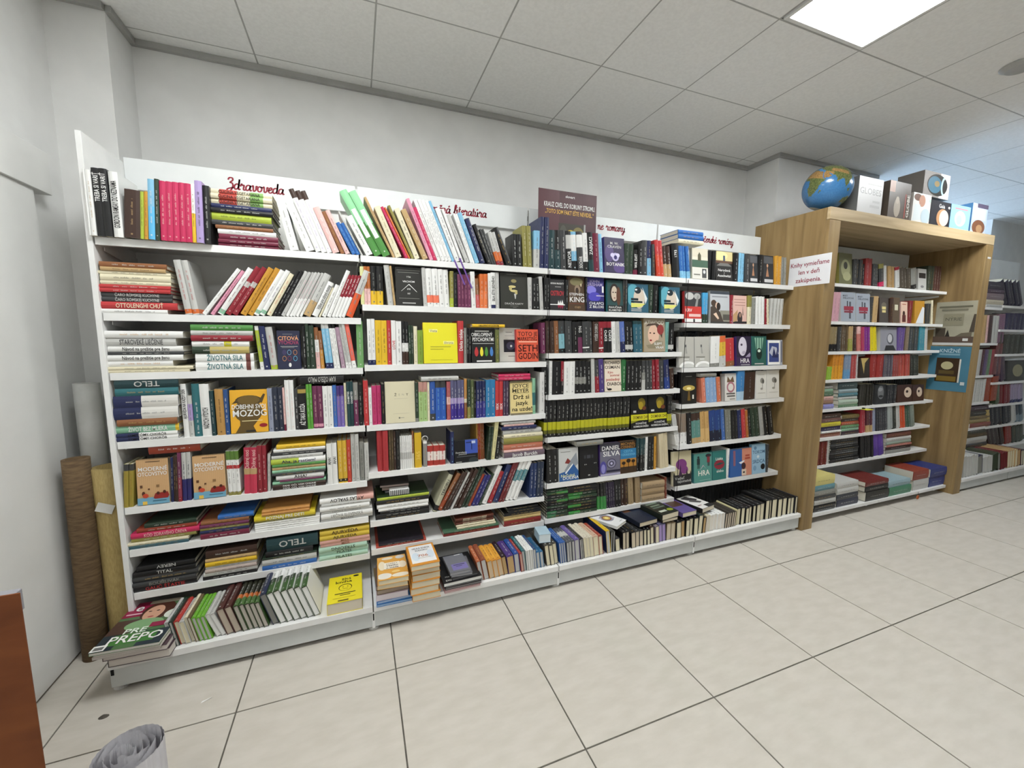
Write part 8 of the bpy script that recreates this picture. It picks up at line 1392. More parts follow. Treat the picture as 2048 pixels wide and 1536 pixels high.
["K",5,8,3.9063,2.0,0.156,0.048,0.3096,0,"K",{"d":0.23}]
["K",5,8,3.9174,2.0,0.075,0.0806,0.3106,0,"#1e1e1c",{"L":"black book third from top of third stack, bottom tray, wooden portal","d":0.23}]
["K",5,8,4.229,2.0,0.1473,0.0555,0.3182,0,"#8fa8b0",{"d":0.2}]
["K",5,8,4.2396,2.0,0.075,0.0719,0.3208,0,"#3f7a5c",{"d":0.2}]
["K",5,8,4.5849,2.0,0.1717,0.0837,0.2344,0,"#8a3a2a",{"d":0.22}]
["K",5,8,4.6037,2.0,0.075,0.0963,0.2355,0,"LG",{"d":0.22}]
["K",5,8,4.8402,2.0,0.1707,0.0769,0.2578,0,"#2c3a78",{"d":0.22}]
["K",5,8,4.8538,2.0,0.075,0.0953,0.2442,0,"#2c3a78",{"d":0.22}]
["K",6,1,5.7859,2.157,1.9168,0.0751,0.323,0,"#33303c",{"d":0.18}]
["K",6,1,5.8013,2.157,1.8789,0.0376,0.324,0,"#4a3a4a",{"d":0.18}]
["K",6,1,5.8148,2.157,1.8178,0.0606,0.3249,0,"#7a6a70",{"d":0.18}]
["K",6,1,5.8294,2.157,1.7718,0.0456,0.3258,0,"#bfb6a0",{"d":0.18}]
["K",6,1,5.8399,2.157,1.741,0.0304,0.3265,0,"LG",{"d":0.18}]
["S",6,2,5.8375,2.157,1.388,0.0612,0.2748,-4.9,"TN",{}]
["S",6,2,5.8998,2.157,1.388,0.0608,0.2748,-4.9,"LP",{}]
["S",6,2,5.9618,2.157,1.388,0.0608,0.2747,-4.9,"#4a3a3c",{}]
["S",6,2,6.0237,2.157,1.388,0.0608,0.2744,-4.9,"LG",{}]
["S",6,2,6.0856,2.157,1.388,0.0608,0.274,-4.9,"LG",{}]
["S",6,2,6.155,2.157,1.388,0.0662,0.2925,-6.54,"#7a5a70",{}]
["S",6,2,6.2225,2.157,1.388,0.0658,0.2927,-6.62,"#7a5a70",{}]
["S",6,3,5.8191,2.157,1.061,0.0648,0.2633,0.0,"LG",{}]
["S",6,3,5.8848,2.157,1.061,0.0644,0.2615,0.0,"#4a2c30",{}]
["S",6,3,5.9501,2.157,1.061,0.0644,0.2633,0.0,"#5a4a6a",{}]
["S",6,3,6.0153,2.157,1.061,0.0644,0.2617,0.0,"#5f7a5a",{}]
["S",6,3,6.0806,2.157,1.061,0.0644,0.262,0.0,"#8a3c44",{}]
["S",6,3,6.1533,2.157,1.061,0.0746,0.3209,-1.77,"#6a3c3c",{}]
["S",6,3,6.2289,2.157,1.061,0.0742,0.3209,-1.85,"#6a3c3c",{}]
["S",6,4,5.8318,2.157,0.785,0.0402,0.2395,0.0,"LG",{"tc":"K"}]
["S",6,4,5.8729,2.157,0.785,0.0398,0.2388,0.0,"LG",{"tc":"K"}]
["S",6,4,5.9136,2.157,0.785,0.0398,0.2396,0.0,"LG",{"tc":"K"}]
["S",6,4,5.9544,2.157,0.785,0.0398,0.2394,0.0,"LG",{"tc":"K"}]
["S",6,4,5.9951,2.157,0.785,0.0398,0.2404,0.0,"LG",{"tc":"K"}]
["S",6,4,6.0431,2.157,0.785,0.1209,0.2573,-1.88,"#8a3c24",{}]
["S",6,4,6.165,2.157,0.785,0.1205,0.2577,-1.97,"#8a3c24",{}]
["K",6,5,5.7896,2.157,0.6942,0.0495,0.3879,0,"#3c2a34",{"d":0.2}]
["K",6,5,5.803,2.157,0.6395,0.0543,0.3889,0,"#2c2a22",{"d":0.2}]
["K",6,5,5.8147,2.157,0.6029,0.0362,0.3898,0,"#6a5a34",{"d":0.2}]
["K",6,5,5.8241,2.157,0.5661,0.0364,0.3905,0,"#8a7a4c",{"d":0.2}]
["K",6,5,5.8347,2.157,0.52,0.0457,0.3913,0,"#7a3c34",{"d":0.2}]
["K",6,6,5.7833,2.157,0.4519,0.0625,0.3959,0,"#33301c",{"d":0.2}]
["K",6,6,5.796,2.157,0.4141,0.0374,0.3969,0,"#4a3a1c",{"d":0.2}]
["K",6,6,5.8088,2.157,0.3508,0.0629,0.3979,0,"LG",{"d":0.2}]
["K",6,6,5.8232,2.157,0.3,0.0504,0.399,0,"DG",{"d":0.2}]
["S",7,1,6.1943,2.157,1.768,0.0641,0.2731,-32.01,"#2e2c3a",{"tc":"LG"}]
["S",7,1,6.2709,2.157,1.768,0.0637,0.2713,-32.01,"#2e2c3a",{"tc":"LG"}]
["S",7,1,6.347,2.157,1.768,0.0637,0.2721,-32.01,"#2e2c3a",{"tc":"LG"}]
["S",7,1,6.4231,2.157,1.768,0.0637,0.273,-32.01,"#2e2c3a",{"tc":"LG"}]
["S",7,1,6.4993,2.157,1.768,0.0637,0.2729,-32.01,"#2e2c3a",{"tc":"LG"}]
["S",7,2,6.2649,2.157,1.526,0.0766,0.1695,0.0,"#34324a",{"tc":"LG"}]
["S",7,2,6.3424,2.157,1.526,0.0762,0.1695,0.0,"#34324a",{"tc":"LG"}]
["S",7,2,6.4196,2.157,1.526,0.0762,0.1695,0.0,"#34324a",{"tc":"LG"}]
["S",7,2,6.4967,2.157,1.526,0.0762,0.1707,0.0,"#34324a",{"tc":"LG"}]
["S",7,2,6.5738,2.157,1.526,0.0762,0.1698,0.0,"#34324a",{"tc":"LG"}]
["S",7,3,6.1638,2.157,1.274,0.1124,0.1992,-2.74,"#33352c",{}]
["S",7,3,6.2773,2.157,1.274,0.112,0.1994,-2.74,"#33352c",{}]
["S",7,3,6.3904,2.157,1.274,0.112,0.1985,-2.74,"#33352c",{}]
["S",7,3,6.5034,2.157,1.274,0.112,0.1984,-2.74,"#33352c",{}]
["S",7,3,6.6165,2.157,1.274,0.112,0.1995,-2.74,"#33352c",{}]
["S",7,4,6.239,2.157,0.98,0.0939,0.2704,-20.55,"#3c2a3c",{}]
["S",7,4,6.3402,2.157,0.98,0.0935,0.2696,-20.55,"#3c2a3c",{}]
["F",7,4,6.457,2.157,0.98,0.024,0.222,0,"DG",{"art":[["r",0,0,1,1,"#2a2a24"],["e",0.6,0.5,0.3,0.3,"#8a8464"]],"L":"dark book with a speckled gold cover, fourth shelf, last bay","w":0.3639}]
["S",7,5,6.2981,2.157,0.742,0.0779,0.2098,-13.65,"#4a5a44",{}]
["S",7,5,6.3869,2.157,0.742,0.0664,0.2102,-13.87,"#6a2428",{}]
["S",7,5,6.4562,2.157,0.742,0.066,0.2101,-13.87,"#6a2428",{}]
["S",7,5,6.5251,2.157,0.742,0.066,0.2097,-13.87,"#6a2428",{}]
["S",7,5,6.6105,2.157,0.742,0.0543,0.2086,-15.69,"#9a90a8",{"b":[[0,0.15,"NV"]]}]
["S",7,5,6.6678,2.157,0.742,0.0539,0.2089,-15.69,"#9a90a8",{"b":[[0,0.15,"NV"]]}]
["S",7,5,6.7247,2.157,0.742,0.0539,0.2084,-15.69,"#9a90a8",{"b":[[0,0.15,"NV"]]}]
["S",7,5,6.7816,2.157,0.742,0.0539,0.2089,-15.69,"#9a90a8",{"b":[[0,0.15,"NV"]]}]
["S",7,5,6.8385,2.157,0.742,0.0539,0.2074,-15.69,"#9a90a8",{"b":[[0,0.15,"NV"]]}]
["S",7,6,6.1711,2.157,0.513,0.0742,0.2165,-19.2,"#b8a05c",{}]
["S",7,6,6.2534,2.157,0.513,0.0859,0.2223,-19.99,"#262a30",{}]
["S",7,6,6.3456,2.157,0.513,0.0854,0.2231,-20.09,"#262a30",{}]
["S",7,6,6.4375,2.157,0.513,0.0854,0.2231,-20.15,"#262a30",{}]
["S",7,6,6.5294,2.157,0.513,0.0854,0.2221,-20.15,"#262a30",{}]
["S",7,6,6.6213,2.157,0.513,0.0854,0.2219,-20.15,"#262a30",{}]
["S",7,6,6.7214,2.157,0.513,0.0795,0.2215,-22.24,"LG",{}]
["S",7,6,6.8165,2.157,0.513,0.0693,0.2129,-21.37,"#7a8a94",{"b":[[0.4,1,"#33404a"]]}]
["S",7,6,6.8919,2.157,0.513,0.0689,0.2137,-21.37,"#7a8a94",{"b":[[0.4,1,"#33404a"]]}]
["S",7,7,6.2985,2.157,0.28,0.0717,0.2612,-28.86,"#2c201e",{}]
["S",7,7,6.3813,2.157,0.28,0.0714,0.2625,-28.86,"#2c201e",{}]
["S",7,7,6.4638,2.157,0.28,0.0714,0.2624,-28.86,"#2c201e",{}]
["S",7,7,6.5462,2.157,0.28,0.0714,0.2626,-28.86,"#2c201e",{}]
["S",7,7,6.6368,2.157,0.28,0.0687,0.22,-18.39,"#7a2c20",{}]
["S",7,7,6.7101,2.157,0.28,0.0683,0.2197,-18.39,"#7a2c20",{}]
["S",7,7,6.7912,2.157,0.28,0.0776,0.1984,-19.06,"#3a4038",{}]
["S",7,7,6.8743,2.157,0.28,0.0772,0.1984,-19.06,"#3a4038",{}]
["S",7,7,6.9569,2.157,0.28,0.0772,0.1984,-19.06,"#3a4038",{}]
["U",6,8,5.3045,1.962,0.125,0.0514,0.2091,-10.37,"LG",{"p":"LG"}]
["U",6,8,5.3576,1.962,0.125,0.051,0.2033,-10.37,"LG",{"p":"LG"}]
["U",6,8,5.4104,1.962,0.125,0.051,0.2043,-10.37,"LG",{"p":"LG"}]
["U",6,8,5.4631,1.962,0.125,0.051,0.2089,-10.37,"LG",{"p":"LG"}]
["U",6,8,5.5159,1.962,0.125,0.051,0.2047,-10.37,"LG",{"p":"LG"}]
["U",6,8,5.5711,1.962,0.125,0.0881,0.1841,-11.24,"#2c3048",{"p":"G"}]
["U",6,8,5.6687,1.962,0.125,0.0549,0.1648,-10.29,"LG",{"p":"LG"}]
["U",6,8,5.7254,1.962,0.125,0.0545,0.1682,-10.29,"LG",{"p":"LG"}]
["U",6,8,5.7817,1.962,0.125,0.0545,0.1667,-10.29,"LG",{"p":"LG"}]
["U",6,8,5.8421,1.962,0.125,0.0982,0.1817,-11.82,"#3c4434",{"p":"#3c4434"}]
["U",6,8,5.9506,1.962,0.125,0.0441,0.1766,-13.44,"#26301e",{"p":"G"}]
["U",6,8,5.9995,1.962,0.125,0.0663,0.1793,-12.15,"#6a1e22",{"p":"#6a2a2a"}]
["U",6,8,6.0681,1.962,0.125,0.0659,0.1742,-12.15,"#6a1e22",{"p":"#6a2a2a"}]
["U",6,8,6.1423,1.962,0.125,0.0449,0.1824,-11.28,"TN",{"p":"CR"}]
["U",6,8,6.189,1.962,0.125,0.0445,0.1825,-11.28,"TN",{"p":"CR"}]
["U",6,8,6.2353,1.962,0.125,0.0445,0.1855,-11.28,"TN",{"p":"CR"}]
["U",6,8,6.2816,1.962,0.125,0.0445,0.1871,-11.28,"TN",{"p":"CR"}]
["U",6,8,6.334,1.962,0.125,0.0567,0.1799,-13.34,"#6a3c34",{"p":"TN"}]
["U",6,8,6.4092,1.962,0.125,0.0355,0.1685,-14.49,"#3a3444",{"p":"CR"}]
["U",6,8,6.4468,1.962,0.125,0.0352,0.1698,-14.49,"#3a3444",{"p":"CR"}]
'''
REC=[json.loads(l) for l in DATA.strip().splitlines()]
strs=set()
for r in REC:
    t=r[10].get('t')
    if isinstance(t,list): strs.add(t[0])
    elif t: strs.add(t)
    for q in r[10].get('art',()):
        if q[0]=='t': strs.add(q[1])
strs|={'PREPO','PRE','e','KNÍŽKY','Všetko','o mede','VEĽKÁ KNIHA','SUDOKU','706','DIZAJN','žltá','kniha','GLOBES','GLOBE','Gaia','KRAUZ CIVEL DO KORUNY STROMU.','„TOTO SOM FAKT EŠTE NEVIDEL.“','slovart','Knihy vymieňame','len v deň','zakúpenia.','KNIŽNÉ','NÝRIE'}
prep_text(strs)
BR=random.Random(11)
def lum(c): q=lin(c); return .3*q[0]+.6*q[1]+.1*q[2]
def book_parts(kind,t,d,l,c,o):
    """returns list of (part name, verts, faces, colours); local a=thickness, b=depth from spine, c=length"""
    hard=o.get('hard'); bt=min(.0022,t*.18); rr=min(.0045,t*.16) if kind in 'SKU' else .001
    prof=[(0,d),(0,rr),(.25*t,.3*rr),(.5*t,0),(.75*t,.3*rr),(t,rr),(t,d),(t-bt,d),(t-bt,rr+bt),(bt,rr+bt),(bt,d)]
    lv=sorted({0.0,1.0}|{float(v) for b in o.get('b',()) for v in b[:2]})
    V=[];F=[];C=[]
    for f in lv: V+=[(a,b,f*l) for a,b in prof]
    n=len(prof)
    for k in range(len(lv)-1):
        m=(lv[k]+lv[k+1])/2; cc=c
        for q in o.get('b',()):
            if q[0]<=m<=q[1]: cc=q[2]
        for i in range(n):
            j=(i+1)%n; F.append((k*n+i,k*n+j,(k+1)*n+j,(k+1)*n+i))
            C.append(hard if (hard and i in (0,5)) else (cc if (o.get('wrap',1) and i in range(1,5)) or kind!='S' else (cc if i in (0,5) else 'CR')))
    e=(len(lv)-1)*n
    for k0 in (0,e):
        F+=[(k0,k0+1,k0+9,k0+10),(k0+6,k0+7,k0+8,k0+5),(k0+1,k0+2,k0+3,k0+4,k0+5,k0+8,k0+9)]; C+=[c]*3
    P=[('cover',V,F,C,0)]
    ins=.0025
    pv,pf=boxvf(bt,rr+bt,ins,t-bt,max(d-.003,rr+bt+.01),l-ins)
    P.append(('pages',pv,pf,[o.get('p','#d6d2c4')]*6,1))
    # lettering
    TV=[];TF=[];TC=[]
    def put(uv,faces,col,eps):
        k=len(TV)
        for q in uv: TV.append((q[0],q[1],q[2]))
        for f in faces: TF.append(tuple(i+k for i in f)); TC.append(col)
    if kind=='F':
        w=d; z=0
        for q in o.get('art',()):
            z+=1; ea=-.0002-.00012*z
            if q[0]=='r':
                u0,v0,u1,v1=q[1:5]; u0=max(u0,0.004);v0=max(v0,.004);u1=min(u1,.996);v1=min(v1,.996); put([(ea,u0*w,v0*l),(ea,u1*w,v0*l),(ea,u1*w,v1*l),(ea,u0*w,v1*l)],[(0,1,2,3)],q[5],0)
            elif q[0]=='e':
                pts=[(min(max(q[1]+q[3]*math.cos(2*math.pi*k/20),0.004),.996),min(max(q[2]+q[4]*math.sin(2*math.pi*k/20),0.004),.996)) for k in range(20)]
                put([(ea,u*w,v*l) for u,v in pts],[tuple(range(20))],q[5],0)
            elif q[0]=='p':
                put([(ea,min(max(u,.004),.996)*w,min(max(v,.004),.996)*l) for u,v in q[1]],[tuple(range(len(q[1])))],q[2],0)
            else:
                uv,ff=fit_text(q[1],q[2]*w,q[3]*l,q[4]*l,.9*w if len(q[1])>3 else None); put([(ea,u,v) for u,v in uv],ff,q[5],0)
    else:
        tx=o.get('t'); flip=False; tcol=o.get('tc')
        if isinstance(tx,list): tcol=tx[1] if len(tx)>1 and tx[1] else tcol; flip=len(tx)>2; tx=tx[0]
        if not tcol: tcol='#2a2a2a' if lum(c)>.3 else ('#cfcfc8' if BR.random()<.7 else '#b89a5c')
        th=min(t*.62,.02 if kind!='K' else .03)
        pos=o.get('tp',.55 if kind!='K' else .5); ln=o.get('tl',.55 if kind!='K' else .62)*l
        eb=-.0004
        def place(uv):   # text (u along length, v up) -> local
            out=[]
            for u,v in uv:
                if flip: u,v=-u,-v
                if kind=='K': out.append((t/2+v,eb,pos*l+u))
                else: out.append((t/2-v,eb,pos*l+u))
            return out
        if tx:
            uv,ff=fit_text(tx,0,0,th,ln); put(place(uv),ff,tcol,0)
        elif t>.007:
            # illegible small print: little bars in words
            u=-ln/2; hgt=min(th*.42,.0065); A_=lin(tcol);B_=lin(c); tcol=tuple(.6*p+.4*q for p,q in zip(A_,B_))
            while u<ln/2-.004:
                wl=BR.uniform(.012,.03)
                e1=min(u+wl,ln/2)
                x=u
                while x<e1-.002:
                    s=BR.uniform(.0012,.0026); hh=hgt*BR.choice((.7,.7,1)); put(place([(x,-hgt/2),(x+s,-hgt/2),(x+s,-hgt/2+hh),(x,-hgt/2+hh)]),[(0,1,2,3)],tcol,0); x+=s+.0012
                u=e1+BR.uniform(.004,.012)
            if kind in 'SU' and t>.012:   # publisher's mark at the foot
                f=.06*l-pos*l; s=min(t*.13,.0032); put(place([(f,-s),(f+s*2,-s),(f+s*2,s),(f,s)]),[(0,1,2,3)],tcol,0)
        if kind=='S' and o.get('lab'):
            k=l*.5; put([(t*.2,eb*.6,k-.07),(t*.8,eb*.6,k-.07),(t*.8,eb*.6,k+.07),(t*.2,eb*.6,k+.07)],[(0,1,2,3)],o['lab'],0)
    if TF: P.append(('title' if kind!='F' else 'cover_art',TV,TF,TC,0))
    if o.get('ring'):
        RV=[];RF=[];R0=.014
        for k in range(20):
            a=2*math.pi*k/20
            for s,(dr,db) in enumerate(((0,-.001),(.003,0),(0,.001))): RV.append((t/2+(R0+dr)*math.cos(a),.004+db*3,l+R0*.8+(R0+dr)*math.sin(a)))
        for k in range(20):
            for s in range(3): RF.append((k*3+s,k*3+(s+1)%3,((k+1)%20)*3+(s+1)%3,((k+1)%20)*3+s))
        P.append(('ring',RV,RF,['LG']*len(RF),0))
    for k in range(o.get('ribbon',0)):
        x=t*.5+k*.03
        P.append(('bookmark_ribbon',[(x,-.012,.004),(x+.008,-.012,.004),(x+.010,-.016,-.13-.03*k),(x+.002,-.016,-.13-.03*k),(x,.01,.004),(x+.008,.01,.004)],[(0,1,2,3),(0,4,5,1)],['#6a4a94']*2,0))
    return P
def omap(kind,v,h):
    a,b,c=v
    if kind=='S': return (a,b,c)
    if kind=='K': return (c,b,a)
    if kind=='U': return (a,c,h-b)
    return (b,a,c)
MATS=(M_print,M_pages)
STUFF=[[],[]]
sv=[];sf=[];sc=[];sm=[]
RN={1:'top shelf',2:'second shelf',3:'third shelf',4:'fourth shelf',5:'fifth shelf',6:'sixth shelf',7:'seventh shelf',8:'bottom tray'}
BNM={1:'leftmost bay',2:'second bay',3:'third bay',4:'fourth bay',5:'wooden portal',6:'bay beyond the portal',7:'last bay'}
def build_book(kind,t,d,l,c,o,mat,label,group,name='book'):
    h=d
    parts=book_parts(kind,t,d,l,c,o)
    if label is None:
        for nm,V,F,C,mi in parts:
            k=len(sv)
            for v in V: sv.append(tuple(mat@Vector(omap(kind,v,h))))
            for f,cc in zip(F,C): sf.append(tuple(i+k for i in f)); sc.append(cc); sm.append(mi)
        return None
    root=empty(name,(0,0,0),label,'book',group); root.matrix_world=mat
    for nm,V,F,C,mi in parts:
        me=mesh(nm,[omap(kind,v,h) for v in V],F); colour(me,C); obj(nm,me,MATS[mi],root)
    return root
for r in REC:
    kind,bay,row,x,y,z,t,h,a,c,o=r
    lab=o.get('L'); grp=f"books on the {RN[row]}, {BNM[bay]}"
    th=math.radians(a)
    if kind=='S':
        d=o.get('d') or min(.165,max(.1,h*.66)); yj=y+BR.uniform(-.003,.006)
        if d+yj>2.45: d=2.45-yj
        if th>0: M=Matrix.Translation((x+t/math.cos(th)-t*math.cos(th),yj,z+t*math.sin(th)))@Matrix.Rotation(th,4,'Y')
        else: M=Matrix.Translation((x,yj,z))@Matrix.Rotation(th,4,'Y')
        build_book('S',t,d,h,c,o,M,lab,grp)
    elif kind=='U':
        d=h; l=o.get('d') or min(.24,max(.17,h*1.42)); yj=y+BR.uniform(-.006,.004)
        if th>0: M=Matrix.Translation((x+t/math.cos(th)-t*math.cos(th),yj,z+t*math.sin(th)))@Matrix.Rotation(th,4,'Y')
        else: M=Matrix.Translation((x,yj,z))@Matrix.Rotation(th,4,'Y')
        build_book('U',t,d,l,c,o,M,lab,grp)
    elif kind=='K':
        d=o['d']
        yj=y+BR.uniform(-.006,.004)
        build_book('K',max(t,.004),min(d,2.448-yj),h,c,o,Matrix.Translation((x,yj,z)),lab,grp)
    else:
        al=math.radians(5); w=o['w']
        # lean back, resting on the lower back edge
        M=Matrix.Translation((x,y+t*math.cos(al),z))@Matrix.Rotation(-al,4,'X')@Matrix.Translation((0,-t,0))
        build_book('F',t,w,h/math.cos(al)-t*math.sin(al),c,o,M,lab,grp)
# second rows of dark books standing behind the front rows of the two novel bays and the portal
def back_row(z,x0,x1,n,h,cols,y):
    rr=random.Random(int(z*1000))
    for i in range(n):
        w=(x1-x0)/n; hh=h*rr.uniform(.93,1)
        build_book('S',w-.0008,.135,hh,rr.choice(cols),{'tc':'#33333a'},Matrix.Translation((x0+w*i,y,z)),None,None)
DK=['K','K','#222226','#26221f','DG','#1c2430']
for z,h in ((1.581,.205),(1.333,.21),(1.088,.21),(.831,.22),(.545,.24)): back_row(z,1.045,2.01,30,h,DK,2.312)
for z,h in ((1.525,.235),(1.226,.25),(.977,.215),(.693,.24),(.40,.25)): back_row(z,2.04,3.03,30,h,DK,2.312)
back_row(.135,2.04,3.03,28,.215,['K','K','#1c1c1e'],2.25)
for z,h in ((.853,.2),(.612,.2),(.38,.19)):
    back_row(z,3.19,4.05,24,h,['K','#2a2422','#26262a','DB'],2.316); back_row(z,4.1,5.07,27,h,['K','#2a2422','#26262a','DB'],2.316)
if sf:
    me=mesh('small_books',sv,sf); colour(me,sc); me.materials.append(M_print); me.materials.append(M_pages)
    me.polygons.foreach_set('material_index',sm)
    tag(obj('small_books',me),'all the smaller remaining books packed along the shelves','books',None,'stuff')

# ---------------------------------------------------------------- OTHER THINGS
def flat(name,w,h,ops,par,mapf,eps=.0004,mat=None):
    """flat print made of coloured shapes; u,v in metres mapped by mapf(u,v,k)"""
    m=MB(); k=0
    for q in ops:
        k+=1
        if q[0]=='r': pts=[(q[1],q[2]),(q[3],q[2]),(q[3],q[4]),(q[1],q[4])]; m.add([mapf(u*w,v*h,k) for u,v in pts],[(0,1,2,3)],q[5])
        elif q[0]=='e':
            pts=[(q[1]+q[3]*math.cos(2*math.pi*i/24),q[2]+q[4]*math.sin(2*math.pi*i/24)) for i in range(24)]; m.add([mapf(min(max(u,.003),.997)*w,min(max(v,.003),.997)*h,k) for u,v in pts],[tuple(range(24))],q[5])
        elif q[0]=='p': m.add([mapf(u*w,v*h,k) for u,v in q[1]],[tuple(range(len(q[1])))],q[2])
        else:
            uv,ff=fit_text(q[1],q[2]*w,q[3]*h,q[4]*h,q[6]*w if len(q)>6 else None); m.add([mapf(u,v,k) for u,v in uv],ff,q[5])
    return m.build(name,mat or M_print,par)
# --- flat books on the bottom trays: cover on top, page front towards the room
def flatbook(x,y,z,w,d,t,c,pg,label,ops=(),rz=0,group='books lying on the bottom tray',name='book',cat='book',bt=.0018):
    e=empty(name,(x,y,z),label,cat,group,rz=math.radians(rz))
    m=MB()
    m.box(0,0,0,w,d,bt,c=c); m.box(0,0,t-bt,w,d,t,c=c); m.box(0,0,bt,bt,d,t-bt,c=c); m.build('cover',M_print,e)
    MB().box(bt,.0015,bt,w-.002,d-.002,t-bt,c=pg).build('pages',M_pages,e)
    if ops: flat('cover_art',w,d,ops,e,lambda u,v,k:(u,v,t+.0002+.00015*k))
    return e
TZ=.1352
# magazine pile at the left end
zz=TZ
flatbook(-.952,1.915,zz,.2,.27,.036,'#3a2c30','#cfc8c0','thick dark-edged book at the bottom of the magazine pile',rz=-3,group='magazine pile'); zz+=.0365
flatbook(-.962,1.905,zz,.205,.275,.022,'#5a4a50','#d3ccc6','pale-edged magazine second from bottom of the magazine pile',rz=-2,group='magazine pile',name='magazine',cat='magazine'); zz+=.0225
for k,lab in enumerate(('thin magazine third from bottom of the magazine pile','thin magazine just below the green-covered magazine')):
    flatbook(-.985+.008*k,1.892-.004*k,zz,.21,.285,.011,'#c9c2bc','#d6d0ca',lab,rz=-2.5-k,group='magazine pile',name='magazine',cat='magazine'); zz+=.0114
mag=[('r',0,0,1,1,'#4f7048'),('r',0,0,.3,.3,'#28323a'),('r',.62,0,1,.3,'#28323a'),('r',.18,.08,.85,.28,'#44783a'),('r',.0,.3,.35,.6,'#4a3630'),('r',0,.66,.38,1,'#8e1f42'),('e',.55,.74,.27,.22,'#4a2a20'),('e',.5,.7,.16,.17,'#c89a80'),('e',.42,.74,.03,.012,'#3a2420'),('e',.55,.74,.03,.012,'#3a2420'),('e',.5,.61,.05,.015,'#a04a48'),('r',.3,.92,.8,1,'#b8ad98'),('e',.85,.62,.13,.1,'#d3d8cc'),('e',.5,.45,.3,.12,'#7aa070'),('r',.62,.36,.95,.46,'#8a2444'),('t','e',.2,.86,.15,'W'),('t','PREPO',.55,.18,.15,'W',.8),('t','PRE',.45,.33,.1,'#dfe8dc',.5),('r',.05,.7,.3,.73,'#d8a8b4'),('r',0,0,.2,.11,'#e8e8e4'),('r',.03,.02,.17,.08,'#6a6a6a')]
flatbook(-.99,1.885,zz,.222,.3,.012,'#4f7048','#dcd8d2','green magazine with a red corner and a woman on its cover, topmost of the pile',mag,rz=-4,group='magazine pile',name='magazine',cat='magazine',bt=.0008)
# yellow book
yb=[('r',0,0,1,1,'#e3d32a'),('e',.82,.92,.09,.035,'#2a2a22'),('t','žltá',.52,.86,.09,'#1c1c18',.4),('t','kniha',.45,.75,.1,'#1c1c18',.6),('e',.5,.52,.2,.13,'#1c1c18'),('e',.5,.51,.18,.115,'#e3d32a'),('e',.43,.54,.02,.012,'#1c1c18'),('e',.57,.54,.02,.012,'#1c1c18'),('r',.42,.46,.58,.47,'#1c1c18'),('r',.2,.29,.8,.315,'#3a3a20'),('r',.35,.23,.65,.25,'#3a3a20'),('r',.3,.03,.6,.065,'#5a4a20'),('r',.15,.14,.8,.15,'#b0a428')]
flatbook(-.172,1.942,TZ,.155,.222,.055,'#dccb28','#cfc6b2','thick yellow book lying flat beside the white cookbooks on the tray',yb,rz=0)
# pile with the honey book
zz=TZ
for k,(c,p,w,d,t,lab) in enumerate((('#3f74b0','#9ab4d0',.168,.24,.012,'blue book at the bottom of the pile under the honey book'),('#4a80bc','#a8bed6',.168,.24,.013,'second blue book from the bottom of the honey pile'),('#c8b8c4','#dcd4d8',.15,.22,.03,'white book with pink edge above the blue books'),('#6a5a3c','#a89a8c',.15,.21,.022,'olive-brown magazine in the middle of the honey pile'),('#5a4a44','#9a8e88',.14,.2,.02,'dark brown magazine below the honey books'))):
    flatbook(.045+.004*(k%2),1.925+.003*k,zz,w,d,t,c,p,lab,rz=(-1,1,-1,2,-2)[k],group='pile with the honey book'); zz+=t+.0004
flatbook(.052,1.905,zz,.14,.205,.024,'#d8a860','#cfc4a8','pale-edged book directly below the honey book',rz=-2,group='pile with the honey book'); zz+=.0244
hb=[('r',0,0,1,1,'#d8a04a'),('e',.2,.15,.25,.12,'#ddd8cc'),('e',.75,.12,.3,.08,'#e0d8c4'),('e',.15,.6,.12,.2,'#e4d6b8'),('e',.85,.55,.14,.15,'#e8dcc4'),('e',.8,.9,.16,.08,'#c8c8c4'),('e',.35,.9,.2,.06,'#d8cdb8'),('e',.6,.28,.14,.05,'#e8c47a'),('r',.22,.42,.76,.7,'#ebe4d4'),('t','KNÍŽKY',.5,.64,.045,'#6a5a4a',.4),('t','Všetko',.5,.56,.065,'#3a2a20',.42),('t','o mede',.5,.47,.065,'#3a2a20',.42)]
flatbook(.056,1.9,zz,.14,.21,.024,'#d8a04a','#cfc6aa','orange and white honey book on top of its pile',hb,rz=-1,group='pile with the honey book')
zz=TZ
for k in range(5):
    flatbook(.208+(.004,-.004,.002,.006,.004)[k],1.905+.003*k,zz,.138,.2,.032,'#c98a3a','#ccc2a8',f'thick cream-paged sudoku book, {["lowest","second","third","fourth","fifth"][k]} from the bottom of its stack',rz=(0,1,-1,1,0)[k],group='sudoku stack'); zz+=.0324
sb=[('r',0,0,1,1,'#d08c34'),('r',.07,.1,.93,.94,'#e4e4e4'),('e',.25,.4,.14,.2,'#cfdce4'),('e',.78,.45,.13,.2,'#d0dae4'),('t','VEĽKÁ KNIHA',.5,.8,.075,'#1e1e1e',.66),('t','SUDOKU',.5,.69,.07,'#2a2a2a',.45),('t','706',.5,.42,.11,'#b06a4a',.42),('r',.3,.3,.75,.315,'#b09a80')]
flatbook(.208,1.9,zz,.14,.2,.026,'#d08c34','#d3cab0','sudoku book with orange border on top of the cream-paged stack',sb,rz=1,group='sudoku stack')
zz=TZ
for k,(c,p,t,lab) in enumerate((('#c8a0a0','#cfc0c0',.008,'pink-edged magazine at the bottom of the black pile'),('#c89a9a','#cbbcbc',.008,'second pink-edged magazine in the black pile'),('#3a3638','#8a8686',.012,'dark magazine above the pink-edged magazines'),('#4a4a4c','#a8a6a4',.012,'grey magazine in the black pile beside the sudoku stack'))):
    flatbook(.372+.002*k,1.915,zz,.19,.24,t,c,p,lab,rz=(2,3,1,2)[k],group='black pile beside sudoku'); zz+=t+.0004
